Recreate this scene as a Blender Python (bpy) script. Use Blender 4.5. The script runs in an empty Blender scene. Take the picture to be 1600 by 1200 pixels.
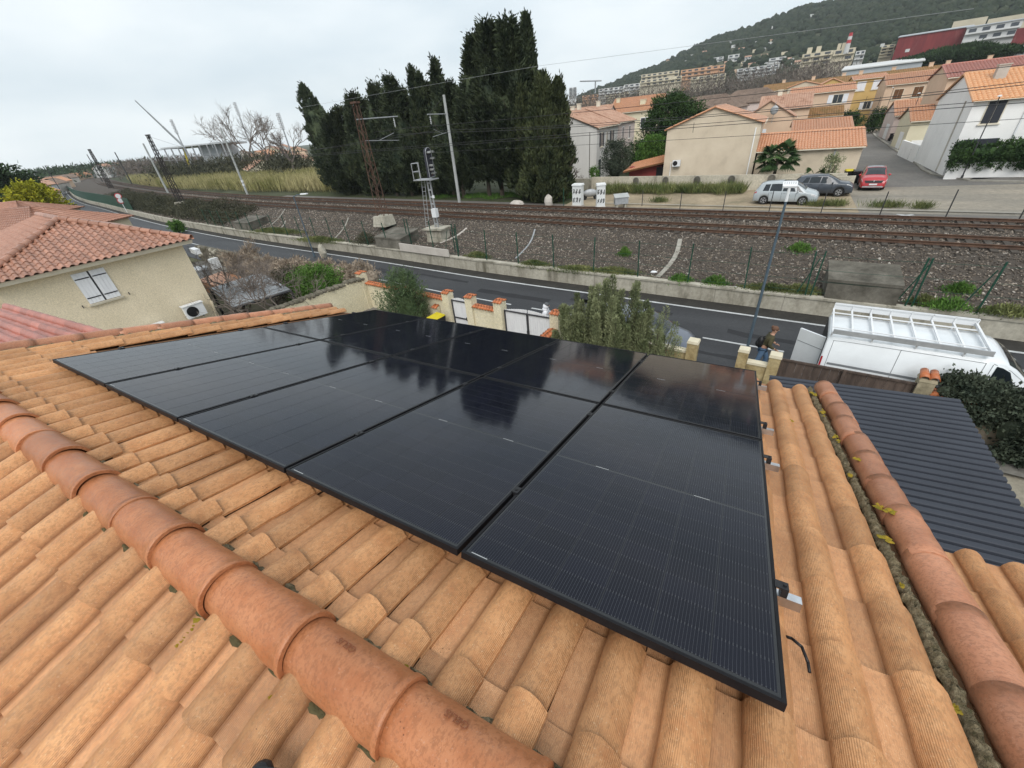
import bpy, math, random
import numpy as np
from mathutils import Vector, Matrix

random.seed(7)
rng = np.random.default_rng(7)
PI = math.pi
R = math.radians
sc = bpy.context.scene
col = sc.collection

# ------------------------------------------------------------------ camera, sky, sun, exposure
HC = 8.5                                     # eye height above the street
RW = np.array([[0.8737920962152436, 0.1983210173304562, -0.44402268711945725],
    [0.4783128503545088, -0.5152956109828346, 0.7111169035310387],
    [-0.08777351410030114, -0.8337500868886555, -0.545120723175742]])
cam_d = bpy.data.cameras.new('camera')
cam = bpy.data.objects.new('camera', cam_d)
col.objects.link(cam)
Mx = Matrix.Identity(4)
for i in range(3):
 Mx[i][0] = RW[i, 0]; Mx[i][1] = -RW[i, 1]; Mx[i][2] = -RW[i, 2]
Mx[0][3], Mx[1][3], Mx[2][3] = 0, 0, HC
cam.matrix_world = Mx
cam_d.sensor_width = 36
cam_d.lens = 36 * 625.24 / 1600
cam_d.clip_start = 0.05
cam_d.clip_end = 9000
sc.camera = cam

SUN_EL, SUN_AZ = R(48), R(158)               # azimuth clockwise from +Y: behind the camera
world = bpy.data.worlds.new('World')
sc.world = world
world.use_nodes = True
wt = world.node_tree
wt.nodes.clear()
w_out = wt.nodes.new('ShaderNodeOutputWorld')
w_sky = wt.nodes.new('ShaderNodeTexSky')
w_sky.sky_type = 'NISHITA'; w_sky.sun_disc = False
w_sky.sun_elevation = SUN_EL; w_sky.sun_rotation = SUN_AZ
w_bg = wt.nodes.new('ShaderNodeBackground'); w_bg.inputs['Strength'].default_value = 0.08
wt.links.new(w_sky.outputs[0], w_bg.inputs['Color'])
# the overcast layer: a bright, nearly even cloud deck with soft large clouds
w_tc = wt.nodes.new('ShaderNodeTexCoord')
w_map = wt.nodes.new('ShaderNodeMapping'); w_map.inputs['Scale'].default_value = (1.0, 1.0, 3.2)
w_no = wt.nodes.new('ShaderNodeTexNoise'); w_no.inputs['Scale'].default_value = 2.1
w_no.inputs['Detail'].default_value = 5; w_no.inputs['Roughness'].default_value = 0.5
w_rp = wt.nodes.new('ShaderNodeValToRGB')
w_rp.color_ramp.elements[0].position = 0.30; w_rp.color_ramp.elements[0].color = (0.56, 0.655, 0.72, 1)
w_rp.color_ramp.elements[1].position = 0.70; w_rp.color_ramp.elements[1].color = (0.86, 0.905, 0.92, 1)
wt.links.new(w_tc.outputs['Generated'], w_map.inputs['Vector'])
wt.links.new(w_map.outputs[0], w_no.inputs['Vector'])
wt.links.new(w_no.outputs['Fac'], w_rp.inputs['Fac'])
w_cl = wt.nodes.new('ShaderNodeBackground'); w_cl.inputs['Strength'].default_value = 0.8
wt.links.new(w_rp.outputs[0], w_cl.inputs['Color'])
w_mix = wt.nodes.new('ShaderNodeMixShader'); w_mix.inputs[0].default_value = 0.93
wt.links.new(w_bg.outputs[0], w_mix.inputs[1]); wt.links.new(w_cl.outputs[0], w_mix.inputs[2])
wt.links.new(w_mix.outputs[0], w_out.inputs['Surface'])

sun_d = bpy.data.lights.new('sun', 'SUN'); sun_d.energy = 1.5; sun_d.angle = R(40); sun_d.color = (1.0, 0.965, 0.92)
sun = bpy.data.objects.new('sun', sun_d); col.objects.link(sun)
_sd = Vector((math.sin(SUN_AZ) * math.cos(SUN_EL), math.cos(SUN_AZ) * math.cos(SUN_EL), math.sin(SUN_EL)))
sun.rotation_euler = _sd.to_track_quat('Z', 'Y').to_euler()
sun.location = (0, -30, 60)

vs = sc.view_settings
vs.view_transform = 'Standard'; vs.look = 'None'; vs.exposure = 0.66; vs.gamma = 1.0
vs.use_curve_mapping = False
sc.cycles.max_bounces = 6
sc.cycles.diffuse_bounces = 2
sc.cycles.glossy_bounces = 3
sc.cycles.transparent_max_bounces = 6
sc.cycles.volume_bounces = 0
sc.cycles.use_denoising = True

# ------------------------------------------------------------------ survey helpers
def ray(px, py):
 return RW @ np.array([(px - 800) / 625.24, (py - 600) / 625.24, 1.0])

def G(px, py, z):
 """the place in the world, at height z, that the survey photo shows at this pixel"""
 d = ray(px, py); t = (z - HC) / d[2]
 return Vector((d[0] * t, d[1] * t, z))

def GY(px, py, y):
 d = ray(px, py); t = y / d[1]
 return Vector((d[0] * t, y, HC + d[2] * t))

def GR(px, py, r):
 d = ray(px, py); t = r / math.hypot(d[0], d[1])
 return Vector((d[0] * t, d[1] * t, HC + d[2] * t))

def ztop(x, y, px, py):
 d = ray(px, py)
 return HC + d[2] / math.hypot(d[0], d[1]) * math.hypot(x, y)

# ------------------------------------------------------------------ objects
def link(o, parent=None):
 col.objects.link(o)
 if parent is not None:
  o.parent = parent
 return o

def wloc(o):
 v = Vector((0, 0, 0))
 while o is not None:
  v = v + o.location; o = o.parent
 return v

def tag(o, label=None, cat=None, group=None, kind=None):
 if label: o['label'] = label
 if cat: o['category'] = cat
 if group: o['group'] = group
 if kind: o['kind'] = kind
 return o

def thing(name, label, cat, loc=(0, 0, 0), rz=0.0, group=None):
 o = bpy.data.objects.new(name, None)
 o.empty_display_size = 0.3
 o.location = loc; o.rotation_euler = (0, 0, rz)
 link(o)
 return tag(o, label, cat, group, 'thing')

def copy_tree(o, parent=None):
 c = o.copy(); col.objects.link(c)
 if parent is not None: c.parent = parent
 for ch in list(o.children):
  copy_tree(ch, c)
 return c

def share(name, mesh, parent=None, loc=(0, 0, 0), rot=(0, 0, 0), scale=None):
 o = bpy.data.objects.new(name, mesh)
 o.location = loc; o.rotation_euler = rot
 if scale is not None: o.scale = scale if hasattr(scale, '__len__') else (scale,) * 3
 return link(o, parent)

class MB:
 """collects simple shapes into one mesh"""
 def __init__(s):
  s.v = []; s.f = []; s.m = []; s.cur = 0
 def add(s, vs, fs):
  n = len(s.v)
  s.v.extend([tuple(p) for p in vs])
  s.f.extend([tuple(i + n for i in f) for f in fs])
  s.m.extend([s.cur] * len(fs))
  return s
 def quad(s, a, b, c, d): return s.add([a, b, c, d], [(0, 1, 2, 3)])
 def poly(s, pts): return s.add(pts, [tuple(range(len(pts)))])
 def box(s, c, d, rz=0.0, M=None):
  hx, hy, hz = d[0] / 2, d[1] / 2, d[2] / 2
  p = [(-hx, -hy, -hz), (hx, -hy, -hz), (hx, hy, -hz), (-hx, hy, -hz), (-hx, -hy, hz), (hx, -hy, hz), (hx, hy, hz), (-hx, hy, hz)]
  if M is not None:
   p = [M @ Vector(q) for q in p]
  elif rz:
   cs, sn = math.cos(rz), math.sin(rz)
   p = [(q[0] * cs - q[1] * sn, q[0] * sn + q[1] * cs, q[2]) for q in p]
  p = [(q[0] + c[0], q[1] + c[1], q[2] + c[2]) for q in p]
  return s.add(p, [(3, 2, 1, 0), (4, 5, 6, 7), (0, 1, 5, 4), (1, 2, 6, 5), (2, 3, 7, 6), (3, 0, 4, 7)])
 def hexa(s, p):
  return s.add(p, [(3, 2, 1, 0), (4, 5, 6, 7), (0, 1, 5, 4), (1, 2, 6, 5), (2, 3, 7, 6), (3, 0, 4, 7)])
 def prism(s, pts, off):
  """polygon pts extruded by vector off"""
  n = len(pts); off = Vector(off)
  a = [Vector(p) for p in pts]; b = [p + off for p in a]
  fs = [tuple(reversed(range(n))), tuple(range(n, 2 * n))] + [(i, (i + 1) % n, n + (i + 1) % n, n + i) for i in range(n)]
  return s.add(a + b, fs)
 def tube(s, p0, p1, r0, r1=None, n=8, caps=True):
  r1 = r0 if r1 is None else r1
  p0 = Vector(p0); p1 = Vector(p1); d = p1 - p0
  if d.length < 1e-6: return s
  d.normalize()
  u = d.cross(Vector((0, 0, 1)) if abs(d.z) < 0.9 else Vector((1, 0, 0))).normalized(); w = d.cross(u)
  vsl = []
  for p, r in ((p0, r0), (p1, r1)):
   for i in range(n):
    a = 2 * PI * i / n
    vsl.append(p + u * (r * math.cos(a)) + w * (r * math.sin(a)))
  fs = [(i, (i + 1) % n, n + (i + 1) % n, n + i) for i in range(n)]
  if caps: fs += [tuple(reversed(range(n))), tuple(range(n, 2 * n))]
  return s.add(vsl, fs)
 def path(s, pts, r, n=6, r1=None):
  k = len(pts) - 1
  for i in range(k):
   ra = r if r1 is None else r + (r1 - r) * i / k
   rb = r if r1 is None else r + (r1 - r) * (i + 1) / k
   s.tube(pts[i], pts[i + 1], ra, rb, n)
  return s
 def wheel(s, c, r, w, n=20, axis='y'):
  a = Vector((0, w / 2, 0)) if axis == 'y' else Vector((w / 2, 0, 0))
  return s.tube(Vector(c) - a, Vector(c) + a, r, r, n)
 def ball(s, c, r, n=8, m=6, sq=(1, 1, 1)):
  vsl = []; fs = []
  for j in range(m + 1):
   t = PI * j / m
   for i in range(n):
    a = 2 * PI * i / n
    vsl.append((c[0] + r * sq[0] * math.sin(t) * math.cos(a), c[1] + r * sq[1] * math.sin(t) * math.sin(a), c[2] + r * sq[2] * math.cos(t)))
  for j in range(m):
   for i in range(n):
    fs.append((j * n + i, (j + 1) * n + i, (j + 1) * n + (i + 1) % n, j * n + (i + 1) % n))
  return s.add(vsl, fs)
 def mesh(s, name, mats, smooth=False, off=(0, 0, 0)):
  me = bpy.data.meshes.new(name)
  ox, oy, oz = off
  me.from_pydata([(p[0] - ox, p[1] - oy, p[2] - oz) for p in s.v], [], s.f)
  if not isinstance(mats, (list, tuple)): mats = [mats]
  for mt in mats: me.materials.append(mt)
  if len(mats) > 1: me.polygons.foreach_set('material_index', s.m)
  if smooth: me.polygons.foreach_set('use_smooth', [True] * len(me.polygons))
  me.update()
  return me
 def build(s, name, mats, parent=None, smooth=False, local=False, label=None):
  """shapes given in world coordinates unless local"""
  off = Vector((0, 0, 0))
  if not local and parent is not None: off = wloc(parent)
  o = bpy.data.objects.new(name, s.mesh(name, mats, smooth, off))
  if label: o['label'] = label
  return link(o, parent)

def top(name, mb, mats, label, cat, group=None, kind=None, smooth=False, loc=None):
 """a thing that is one mesh; its origin is put at its base"""
 if loc is None:
  a = np.array(s_v(mb)); loc = ((a[:, 0].min() + a[:, 0].max()) / 2, (a[:, 1].min() + a[:, 1].max()) / 2, a[:, 2].min())
 o = bpy.data.objects.new(name, mb.mesh(name, mats, smooth, loc))
 o.location = loc
 link(o)
 return tag(o, label, cat, group, kind)

def s_v(mb): return mb.v

def struct(name, mb, mats, smooth=False):
 o = mb.build(name, mats, None, smooth)
 o['kind'] = 'structure'
 return o

def np_mesh(name, V, F, mat, smooth=False, parent=None, off=None, link_it=True):
 """fast mesh from numpy arrays; F is (n,3) or (n,4)"""
 me = bpy.data.meshes.new(name)
 V = np.asarray(V, np.float32)
 if off is not None: V = V - np.asarray(off, np.float32)
 F = np.asarray(F, np.int32); k = F.shape[1]
 me.vertices.add(len(V)); me.vertices.foreach_set('co', V.ravel())
 me.loops.add(F.size); me.loops.foreach_set('vertex_index', F.ravel())
 me.polygons.add(len(F)); me.polygons.foreach_set('loop_start', np.arange(0, F.size, k, dtype=np.int32))
 try: me.polygons.foreach_set('loop_total', np.full(len(F), k, np.int32))
 except Exception: pass
 mats = mat if isinstance(mat, (list, tuple)) else [mat]
 for mt in mats: me.materials.append(mt)
 if smooth: me.polygons.foreach_set('use_smooth', np.ones(len(F), bool))
 me.update(calc_edges=True)
 me.validate()
 if not link_it: return me
 o = bpy.data.objects.new(name, me)
 return link(o, parent)

# ------------------------------------------------------------------ materials
def new_mat(name):
 m = bpy.data.materials.new(name); m.use_nodes = True
 nt = m.node_tree
 b = nt.nodes['Principled BSDF']
 return m, nt, b

def coords(nt, per_object=True):
 tc = nt.nodes.new('ShaderNodeTexCoord')
 if not per_object: return tc.outputs['Object']
 oi = nt.nodes.new('ShaderNodeObjectInfo')
 sc_ = nt.nodes.new('ShaderNodeVectorMath'); sc_.operation = 'SCALE'; sc_.inputs[0].default_value = (37.1, 61.7, 23.3)
 nt.links.new(oi.outputs['Random'], sc_.inputs['Scale'])
 ad = nt.nodes.new('ShaderNodeVectorMath'); ad.operation = 'ADD'
 nt.links.new(tc.outputs['Object'], ad.inputs[0]); nt.links.new(sc_.outputs[0], ad.inputs[1])
 return ad.outputs[0]

def noise(nt, vec, scale, detail=4, rough=0.6, stretch=None):
 if stretch is not None:
  mp = nt.nodes.new('ShaderNodeMapping'); mp.inputs['Scale'].default_value = stretch
  nt.links.new(vec, mp.inputs['Vector']); vec = mp.outputs[0]
 n = nt.nodes.new('ShaderNodeTexNoise')
 n.inputs['Scale'].default_value = scale; n.inputs['Detail'].default_value = detail; n.inputs['Roughness'].default_value = rough
 nt.links.new(vec, n.inputs['Vector'])
 return n.outputs['Fac']

def ramp(nt, fac, stops):
 r = nt.nodes.new('ShaderNodeValToRGB')
 el = r.color_ramp.elements
 while len(el) < len(stops): el.new(0.5)
 for e, (p, c) in zip(el, stops):
  e.position = p
  e.color = (c[0], c[1], c[2], 1) if hasattr(c, '__len__') else (c, c, c, 1)
 nt.links.new(fac, r.inputs['Fac'])
 return r.outputs['Color']

def mixc(nt, fac, a, b, mode='MIX'):
 m = nt.nodes.new('ShaderNodeMix'); m.data_type = 'RGBA'; m.blend_type = mode
 if isinstance(fac, (int, float)): m.inputs[0].default_value = fac
 else: nt.links.new(fac, m.inputs[0])
 for s_, v in ((6, a), (7, b)):
  if hasattr(v, '__len__'): m.inputs[s_].default_value = (v[0], v[1], v[2], 1)
  else: nt.links.new(v, m.inputs[s_])
 return m.outputs[2]

def math_n(nt, op, a, b=None, clamp=False):
 m = nt.nodes.new('ShaderNodeMath'); m.operation = op; m.use_clamp = clamp
 for i, v in enumerate((a, b)):
  if v is None: continue
  if isinstance(v, (int, float)): m.inputs[i].default_value = v
  else: nt.links.new(v, m.inputs[i])
 return m.outputs[0]

def bump(nt, b, height, strength=0.4, dist=0.01, prev=None):
 n = nt.nodes.new('ShaderNodeBump'); n.inputs['Strength'].default_value = strength; n.inputs['Distance'].default_value = dist
 nt.links.new(height, n.inputs['Height'])
 if prev is not None: nt.links.new(prev, n.inputs['Normal'])
 nt.links.new(n.outputs[0], b.inputs['Normal'])
 return n.outputs[0]

def rnd_value(nt, colour, amount):
 """per-object value jitter"""
 oi = nt.nodes.new('ShaderNodeObjectInfo')
 mr = nt.nodes.new('ShaderNodeMapRange'); mr.inputs['To Min'].default_value = 1 - amount; mr.inputs['To Max'].default_value = 1 + amount
 nt.links.new(oi.outputs['Random'], mr.inputs['Value'])
 hs = nt.nodes.new('ShaderNodeHueSaturation')
 nt.links.new(mr.outputs[0], hs.inputs['Value']); nt.links.new(colour, hs.inputs['Color'])
 return hs.outputs[0]

def mat(name, c1, c2=None, scale=3.0, rough=0.8, bmp=0.0, bscale=40.0, bdist=0.01, rnd=0.0, spec=0.3, metal=0.0, c3=None, fine=None, stretch=None, coat=0.0):
 """a weathered surface: two or three colours blended by noise, grain, fine relief"""
 m, nt, b = new_mat(name)
 vec = coords(nt)
 c2 = c2 or tuple(x * 0.8 for x in c1)
 f = noise(nt, vec, scale, 5, 0.62, stretch)
 stops = [(0.32, c2), (0.66, c1)]
 if c3: stops = [(0.28, c3), (0.45, c2), (0.68, c1)]
 c = ramp(nt, f, stops)
 if fine:
  f2 = noise(nt, vec, fine, 3, 0.7)
  c = mixc(nt, 0.55, c, ramp(nt, f2, [(0.3, 0.45), (0.7, 1.0)]), 'MULTIPLY')
 if rnd: c = rnd_value(nt, c, rnd)
 nt.links.new(c, b.inputs['Base Color'])
 b.inputs['Roughness'].default_value = rough
 b.inputs['Specular IOR Level'].default_value = spec
 b.inputs['Metallic'].default_value = metal
 if coat:
  b.inputs['Coat Weight'].default_value = coat; b.inputs['Coat Roughness'].default_value = 0.06
 if bmp: bump(nt, b, noise(nt, vec, bscale, 4, 0.65), bmp, bdist)
 return m

def leaf_mat(name, c_dark, c_light, scale=0.9, rough=0.75, rnd=0.12):
 m, nt, b = new_mat(name)
 vec = coords(nt)
 f = noise(nt, vec, scale, 3, 0.6)
 f2 = noise(nt, vec, scale * 14, 2, 0.6)
 c = ramp(nt, f, [(0.35, c_dark), (0.68, c_light)])
 c = mixc(nt, 0.7, c, ramp(nt, f2, [(0.3, 0.5), (0.7, 1.35)]), 'MULTIPLY')
 c = rnd_value(nt, c, rnd)
 nt.links.new(c, b.inputs['Base Color'])
 b.inputs['Roughness'].default_value = rough
 b.inputs['Specular IOR Level'].default_value = 0.2
 return m

M = {}
# ------------------------------------------------------------------ the materials of the place
def clay_tile(name, light, mid, dark, ribs=True, pale=None):
 """extruded clay: fine striations along the tile, wet blotches, worn pale skin"""
 m, nt, b = new_mat(name)
 vec = coords(nt)
 f = noise(nt, vec, 9, 6, 0.66)
 c = ramp(nt, f, [(0.25, dark), (0.48, mid), (0.72, light)])
 f3 = noise(nt, vec, 85, 5, 0.75, (1, 0.5, 1))
 c = mixc(nt, ramp(nt, f3, [(0.49, 0.0), (0.57, 0.62)]), c, mid and tuple(x * 0.66 for x in mid))
 f4 = noise(nt, vec, 150, 2, 0.5)
 c = mixc(nt, ramp(nt, f4, [(0.64, 0.0), (0.72, 0.55)]), c, pale or tuple(min(1, x * 1.35) for x in light))
 f5 = noise(nt, vec, 3.2, 3, 0.5)
 c = mixc(nt, 0.5, c, ramp(nt, f5, [(0.3, 0.72), (0.7, 1.12)]), 'MULTIPLY')
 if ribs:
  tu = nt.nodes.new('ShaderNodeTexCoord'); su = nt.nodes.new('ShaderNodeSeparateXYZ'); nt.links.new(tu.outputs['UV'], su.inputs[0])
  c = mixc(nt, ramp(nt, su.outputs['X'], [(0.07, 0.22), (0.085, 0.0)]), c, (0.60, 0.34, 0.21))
  cr_ = ramp(nt, su.outputs['X'], [(0.066, 0.0), (0.084, 0.8), (0.108, 0.0)])  # valley shade painted into the colour as a dark line along the crease
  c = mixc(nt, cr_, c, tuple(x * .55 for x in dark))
 # small dark specks and pits
 vo = nt.nodes.new('ShaderNodeTexVoronoi'); vo.inputs['Scale'].default_value = 42
 nt.links.new(vec, vo.inputs['Vector'])
 sp = ramp(nt, vo.outputs['Distance'], [(0.06, 1.0), (0.13, 0.0)])
 spn = ramp(nt, noise(nt, vec, 6, 2), [(0.56, 0.0), (0.62, 0.8)])
 c = mixc(nt, math_n(nt, 'MULTIPLY', sp, spn), c, tuple(x * 0.3 for x in dark))
 c = rnd_value(nt, c, 0.19)
 nt.links.new(c, b.inputs['Base Color'])
 rr = ramp(nt, f3, [(0.42, 0.62 if ribs else 0.46), (0.58, 0.38 if ribs else 0.30)])
 nt.links.new(rr, b.inputs['Roughness'])
 b.inputs['Specular IOR Level'].default_value = 0.35
 n1 = bump(nt, b, noise(nt, vec, 90, 5, 0.7), 0.25, 0.004)
 if ribs:
  tc = nt.nodes.new('ShaderNodeTexCoord')
  w = nt.nodes.new('ShaderNodeTexWave'); w.wave_type = 'BANDS'; w.bands_direction = 'X'
  w.inputs['Scale'].default_value = 52; w.inputs['Distortion'].default_value = 0.6; w.inputs['Detail'].default_value = 1.5
  nt.links.new(tc.outputs['UV'], w.inputs['Vector'])
  bump(nt, b, w.outputs['Fac'], 0.55, 0.003, n1)
 return m

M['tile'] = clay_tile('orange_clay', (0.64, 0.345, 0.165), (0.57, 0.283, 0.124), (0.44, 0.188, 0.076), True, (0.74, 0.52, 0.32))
M['ridge'] = clay_tile('red_clay', (0.52, 0.225, 0.105), (0.465, 0.18, 0.078), (0.38, 0.125, 0.046), False, (0.52, 0.27, 0.17))
M['verge'] = clay_tile('red_verge_clay', (0.53, 0.25, 0.145), (0.47, 0.205, 0.112), (0.40, 0.155, 0.08), False, (0.52, 0.30, 0.21))
M['mortar'] = mat('mossy_mortar', (0.40, 0.33, 0.21), (0.24, 0.19, 0.11), 40, 0.95, 1.0, 90, 0.02, c3=(0.10, 0.095, 0.04), fine=190)
M['lichen'] = mat('yellow_lichen', (0.46, 0.29, 0.03), (0.27, 0.20, 0.02), 30, 0.95, 0.8, 160, 0.01, c3=(0.20, 0.19, 0.02))
M['moss'] = mat('dark_moss', (0.15, 0.125, 0.06), (0.085, 0.075, 0.035), 40, 1.0, 1.0, 150, 0.01)
M['deck'] = mat('roof_underlay', (0.26, 0.14, 0.07), (0.17, 0.09, 0.05), 5, 0.95)
M['frame'] = mat('black_anodised', (0.008, 0.008, 0.010), (0.012, 0.012, 0.014), 8, 0.5, spec=0.22, fine=90)
M['backsheet'] = mat('black_backsheet', (0.017, 0.018, 0.020), (0.014, 0.015, 0.017), 8, 0.16, spec=0.5)
M['alu'] = mat('bare_aluminium', (0.72, 0.73, 0.75), (0.55, 0.56, 0.58), 20, 0.3, metal=1.0, spec=0.5)
M['black'] = mat('black_plastic', (0.014, 0.014, 0.015), (0.02, 0.02, 0.022), 12, 0.42)
M['stucco'] = mat('cream_roughcast', (0.66, 0.54, 0.34), (0.58, 0.46, 0.28), 2.2, 0.92, 0.6, 45, 0.02, fine=30)

def cell_material(name):
 """silicon under wet textured glass: dark blue-black, fine printed busbars, soft reflection"""
 m, nt, b = new_mat(name)
 tc = nt.nodes.new('ShaderNodeTexCoord')
 sx = nt.nodes.new('ShaderNodeSeparateXYZ'); nt.links.new(tc.outputs['UV'], sx.inputs[0])
 u, v = sx.outputs['X'], sx.outputs['Y']
 fu = math_n(nt, 'FRACT', math_n(nt, 'MULTIPLY', u, 16.0))
 line = math_n(nt, 'LESS_THAN', math_n(nt, 'ABSOLUTE', math_n(nt, 'SUBTRACT', fu, 0.5)), 0.05)
 pad = math_n(nt, 'GREATER_THAN', math_n(nt, 'ABSOLUTE', math_n(nt, 'SUBTRACT', v, 0.5)), 0.455)
 padu = math_n(nt, 'LESS_THAN', math_n(nt, 'ABSOLUTE', math_n(nt, 'SUBTRACT', fu, 0.5)), 0.16)
 oi = nt.nodes.new('ShaderNodeObjectInfo')
 vec = coords(nt)
 base = ramp(nt, oi.outputs['Random'], [(0.0, (0.004, 0.0048, 0.0105)), (1.0, (0.006, 0.007, 0.015))])
 c = mixc(nt, math_n(nt, 'MULTIPLY', line, 0.8), base, (0.055, 0.058, 0.066))
 c = mixc(nt, math_n(nt, 'MULTIPLY', math_n(nt, 'MULTIPLY', pad, padu), 0.85), c, (0.055, 0.058, 0.064))
 # dried rain marks
 ob = coords(nt, False)
 st = ramp(nt, noise(nt, ob, 5.5, 6, 0.75, (1.0, 0.35, 1)), [(0.60, 0.0), (0.74, 1.0)])
 c = mixc(nt, math_n(nt, 'MULTIPLY', st, 0.16), c, (0.20, 0.25, 0.32))
 nt.links.new(c, b.inputs['Base Color'])
 rr = ramp(nt, noise(nt, vec, 5, 4, 0.6), [(0.3, 0.055), (0.7, 0.10)])
 nt.links.new(rr, b.inputs['Roughness'])
 b.inputs['IOR'].default_value = 1.33
 b.inputs['Specular IOR Level'].default_value = 0.5
 bump(nt, b, noise(nt, vec, 30, 3, 0.6), 0.03, 0.002)
 return m

M['cell'] = cell_material('silicon_cell')
M['print'] = mat('silver_print', (0.45, 0.46, 0.47), (0.35, 0.36, 0.37), 10, 0.4)

M['asphalt'] = mat('worn_asphalt', (0.058, 0.060, 0.064), (0.042, 0.043, 0.047), 0.35, 0.62, 0.5, 60, 0.01, c3=(0.034, 0.034, 0.037), fine=9, stretch=(0.25, 1.4, 1))
M['asphalt_old'] = mat('pale_asphalt', (0.20, 0.185, 0.165), (0.15, 0.14, 0.128), 0.5, 0.85, 0.3, 40, 0.01, fine=7)
M['gutter'] = mat('dirty_gutter', (0.05, 0.046, 0.04), (0.03, 0.028, 0.025), 1.3, 0.85, 0.4, 30, 0.01, fine=8)
M['paint'] = mat('road_paint', (0.62, 0.63, 0.63), (0.42, 0.43, 0.43), 1.5, 0.7, fine=12)
M['pave'] = mat('pavement', (0.24, 0.225, 0.20), (0.17, 0.16, 0.14), 1.2, 0.9, 0.3, 40, 0.01, fine=9)
M['kerb'] = mat('kerb_stone', (0.34, 0.32, 0.28), (0.24, 0.225, 0.19), 1.5, 0.9, 0.3, 30, 0.01)
M['soil'] = mat('dark_soil', (0.10, 0.085, 0.06), (0.065, 0.06, 0.035), 0.6, 1.0, 0.8, 20, 0.03, c3=(0.05, 0.065, 0.02), fine=4)
M['ground'] = mat('field_ground', (0.14, 0.13, 0.075), (0.08, 0.095, 0.04), 0.02, 1.0, 0.4, 2, 0.1, c3=(0.06, 0.075, 0.03), fine=0.3)
M['sand'] = mat('sandy_verge', (0.43, 0.345, 0.235), (0.33, 0.265, 0.18), 0.4, 0.95, 0.4, 15, 0.02, c3=(0.22, 0.19, 0.12), fine=4)
M['ballast_bed'] = mat('ballast_bed', (0.115, 0.095, 0.078), (0.065, 0.055, 0.046), 7, 0.95, 1.0, 18, 0.05, fine=16)
M['stone'] = mat('ballast_stone', (0.165, 0.138, 0.115), (0.085, 0.07, 0.058), 1.6, 0.9, 0.4, 30, 0.01, c3=(0.05, 0.042, 0.036), fine=11)
M['rail'] = mat('rusty_rail', (0.125, 0.068, 0.042), (0.075, 0.042, 0.028), 2, 0.7, fine=8)
M['sleeper'] = mat('old_sleeper', (0.10, 0.085, 0.07), (0.055, 0.045, 0.038), 2, 0.95, fine=9)
M['concrete'] = mat('stained_concrete', (0.54, 0.505, 0.42), (0.41, 0.38, 0.31), 0.8, 0.92, 0.4, 25, 0.01, c3=(0.16, 0.145, 0.105), fine=6, stretch=(1.6, 1.6, 0.35))
M['concrete_dark'] = mat('weathered_concrete', (0.20, 0.185, 0.155), (0.115, 0.105, 0.085), 0.9, 0.95, 0.5, 25, 0.01, c3=(0.05, 0.046, 0.036), fine=7)
M['render_pale'] = mat('pale_render', (0.54, 0.50, 0.45), (0.44, 0.40, 0.355), 1.2, 0.9, 0.3, 30, 0.01)
M['green_paint'] = mat('green_post', (0.012, 0.07, 0.042), (0.01, 0.045, 0.03), 4, 0.5)
M['rust'] = mat('rusty_steel', (0.15, 0.085, 0.058), (0.085, 0.05, 0.038), 2, 0.85, fine=8)
M['galv'] = mat('galvanised', (0.42, 0.43, 0.44), (0.31, 0.32, 0.33), 3, 0.5, metal=0.3)
M['grey_blue'] = mat('blue_grey_paint', (0.085, 0.12, 0.15), (0.065, 0.09, 0.115), 3, 0.45)
M['pole_conc'] = mat('spun_concrete', (0.42, 0.43, 0.42), (0.33, 0.34, 0.33), 1, 0.85)
M['wire'] = mat('dark_wire', (0.03, 0.03, 0.032), (0.05, 0.05, 0.05), 2, 0.6)
M['glass'] = mat('dark_glass', (0.012, 0.016, 0.02), (0.02, 0.026, 0.03), 1, 0.06, spec=0.6)
M['lens_white'] = mat('clear_lamp_lens', (0.62, 0.63, 0.64), (0.5, 0.5, 0.52), 6, 0.15, spec=0.6)
M['lens_red'] = mat('red_lamp_lens', (0.42, 0.02, 0.03), (0.3, 0.012, 0.02), 6, 0.2, spec=0.6)
M['tyre'] = mat('tyre_rubber', (0.018, 0.018, 0.018), (0.026, 0.025, 0.024), 6, 0.9)
M['rim'] = mat('alloy_rim', (0.42, 0.43, 0.45), (0.30, 0.31, 0.33), 9, 0.35, metal=0.6)
M['white'] = mat('white_paint', (0.74, 0.75, 0.76), (0.66, 0.67, 0.68), 0.8, 0.4, spec=0.4)
M['white_matt'] = mat('white_wall', (0.88, 0.87, 0.85), (0.83, 0.82, 0.80), 0.5, 0.9, 0.2, 30, 0.01, c3=(0.76, 0.75, 0.73))
# ------------------------------------------------------------------ the house under the camera: frame of its two roof slopes
TH = R(15.588)
ct, st_ = math.cos(TH), math.sin(TH)
Y0, Z0, XP = 0.7133, HC - 1.449, -5.3984          # upper left corner of the panel field
DN = Vector((0, ct, -st_)); NR = Vector((0, st_, ct))      # down the street slope, and its normal
P0 = Vector((0, Y0, Z0))
def RP(x, s, n):                                   # a place on the street slope: along the ridge, down the slope, above the panel plane
 return Vector((x, 0, 0)) + P0 + DN * s + NR * n
APEX = RP(0, -0.54, -0.158)
DN2 = Vector((0, -ct, -st_)); NR2 = Vector((0, -st_, ct))
def RQ(x, s, n):                                   # the same on the back slope, measured from the apex
 return Vector((x, 0, 0)) + APEX + DN2 * s + NR2 * n
BASE_N = -0.158

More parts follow.
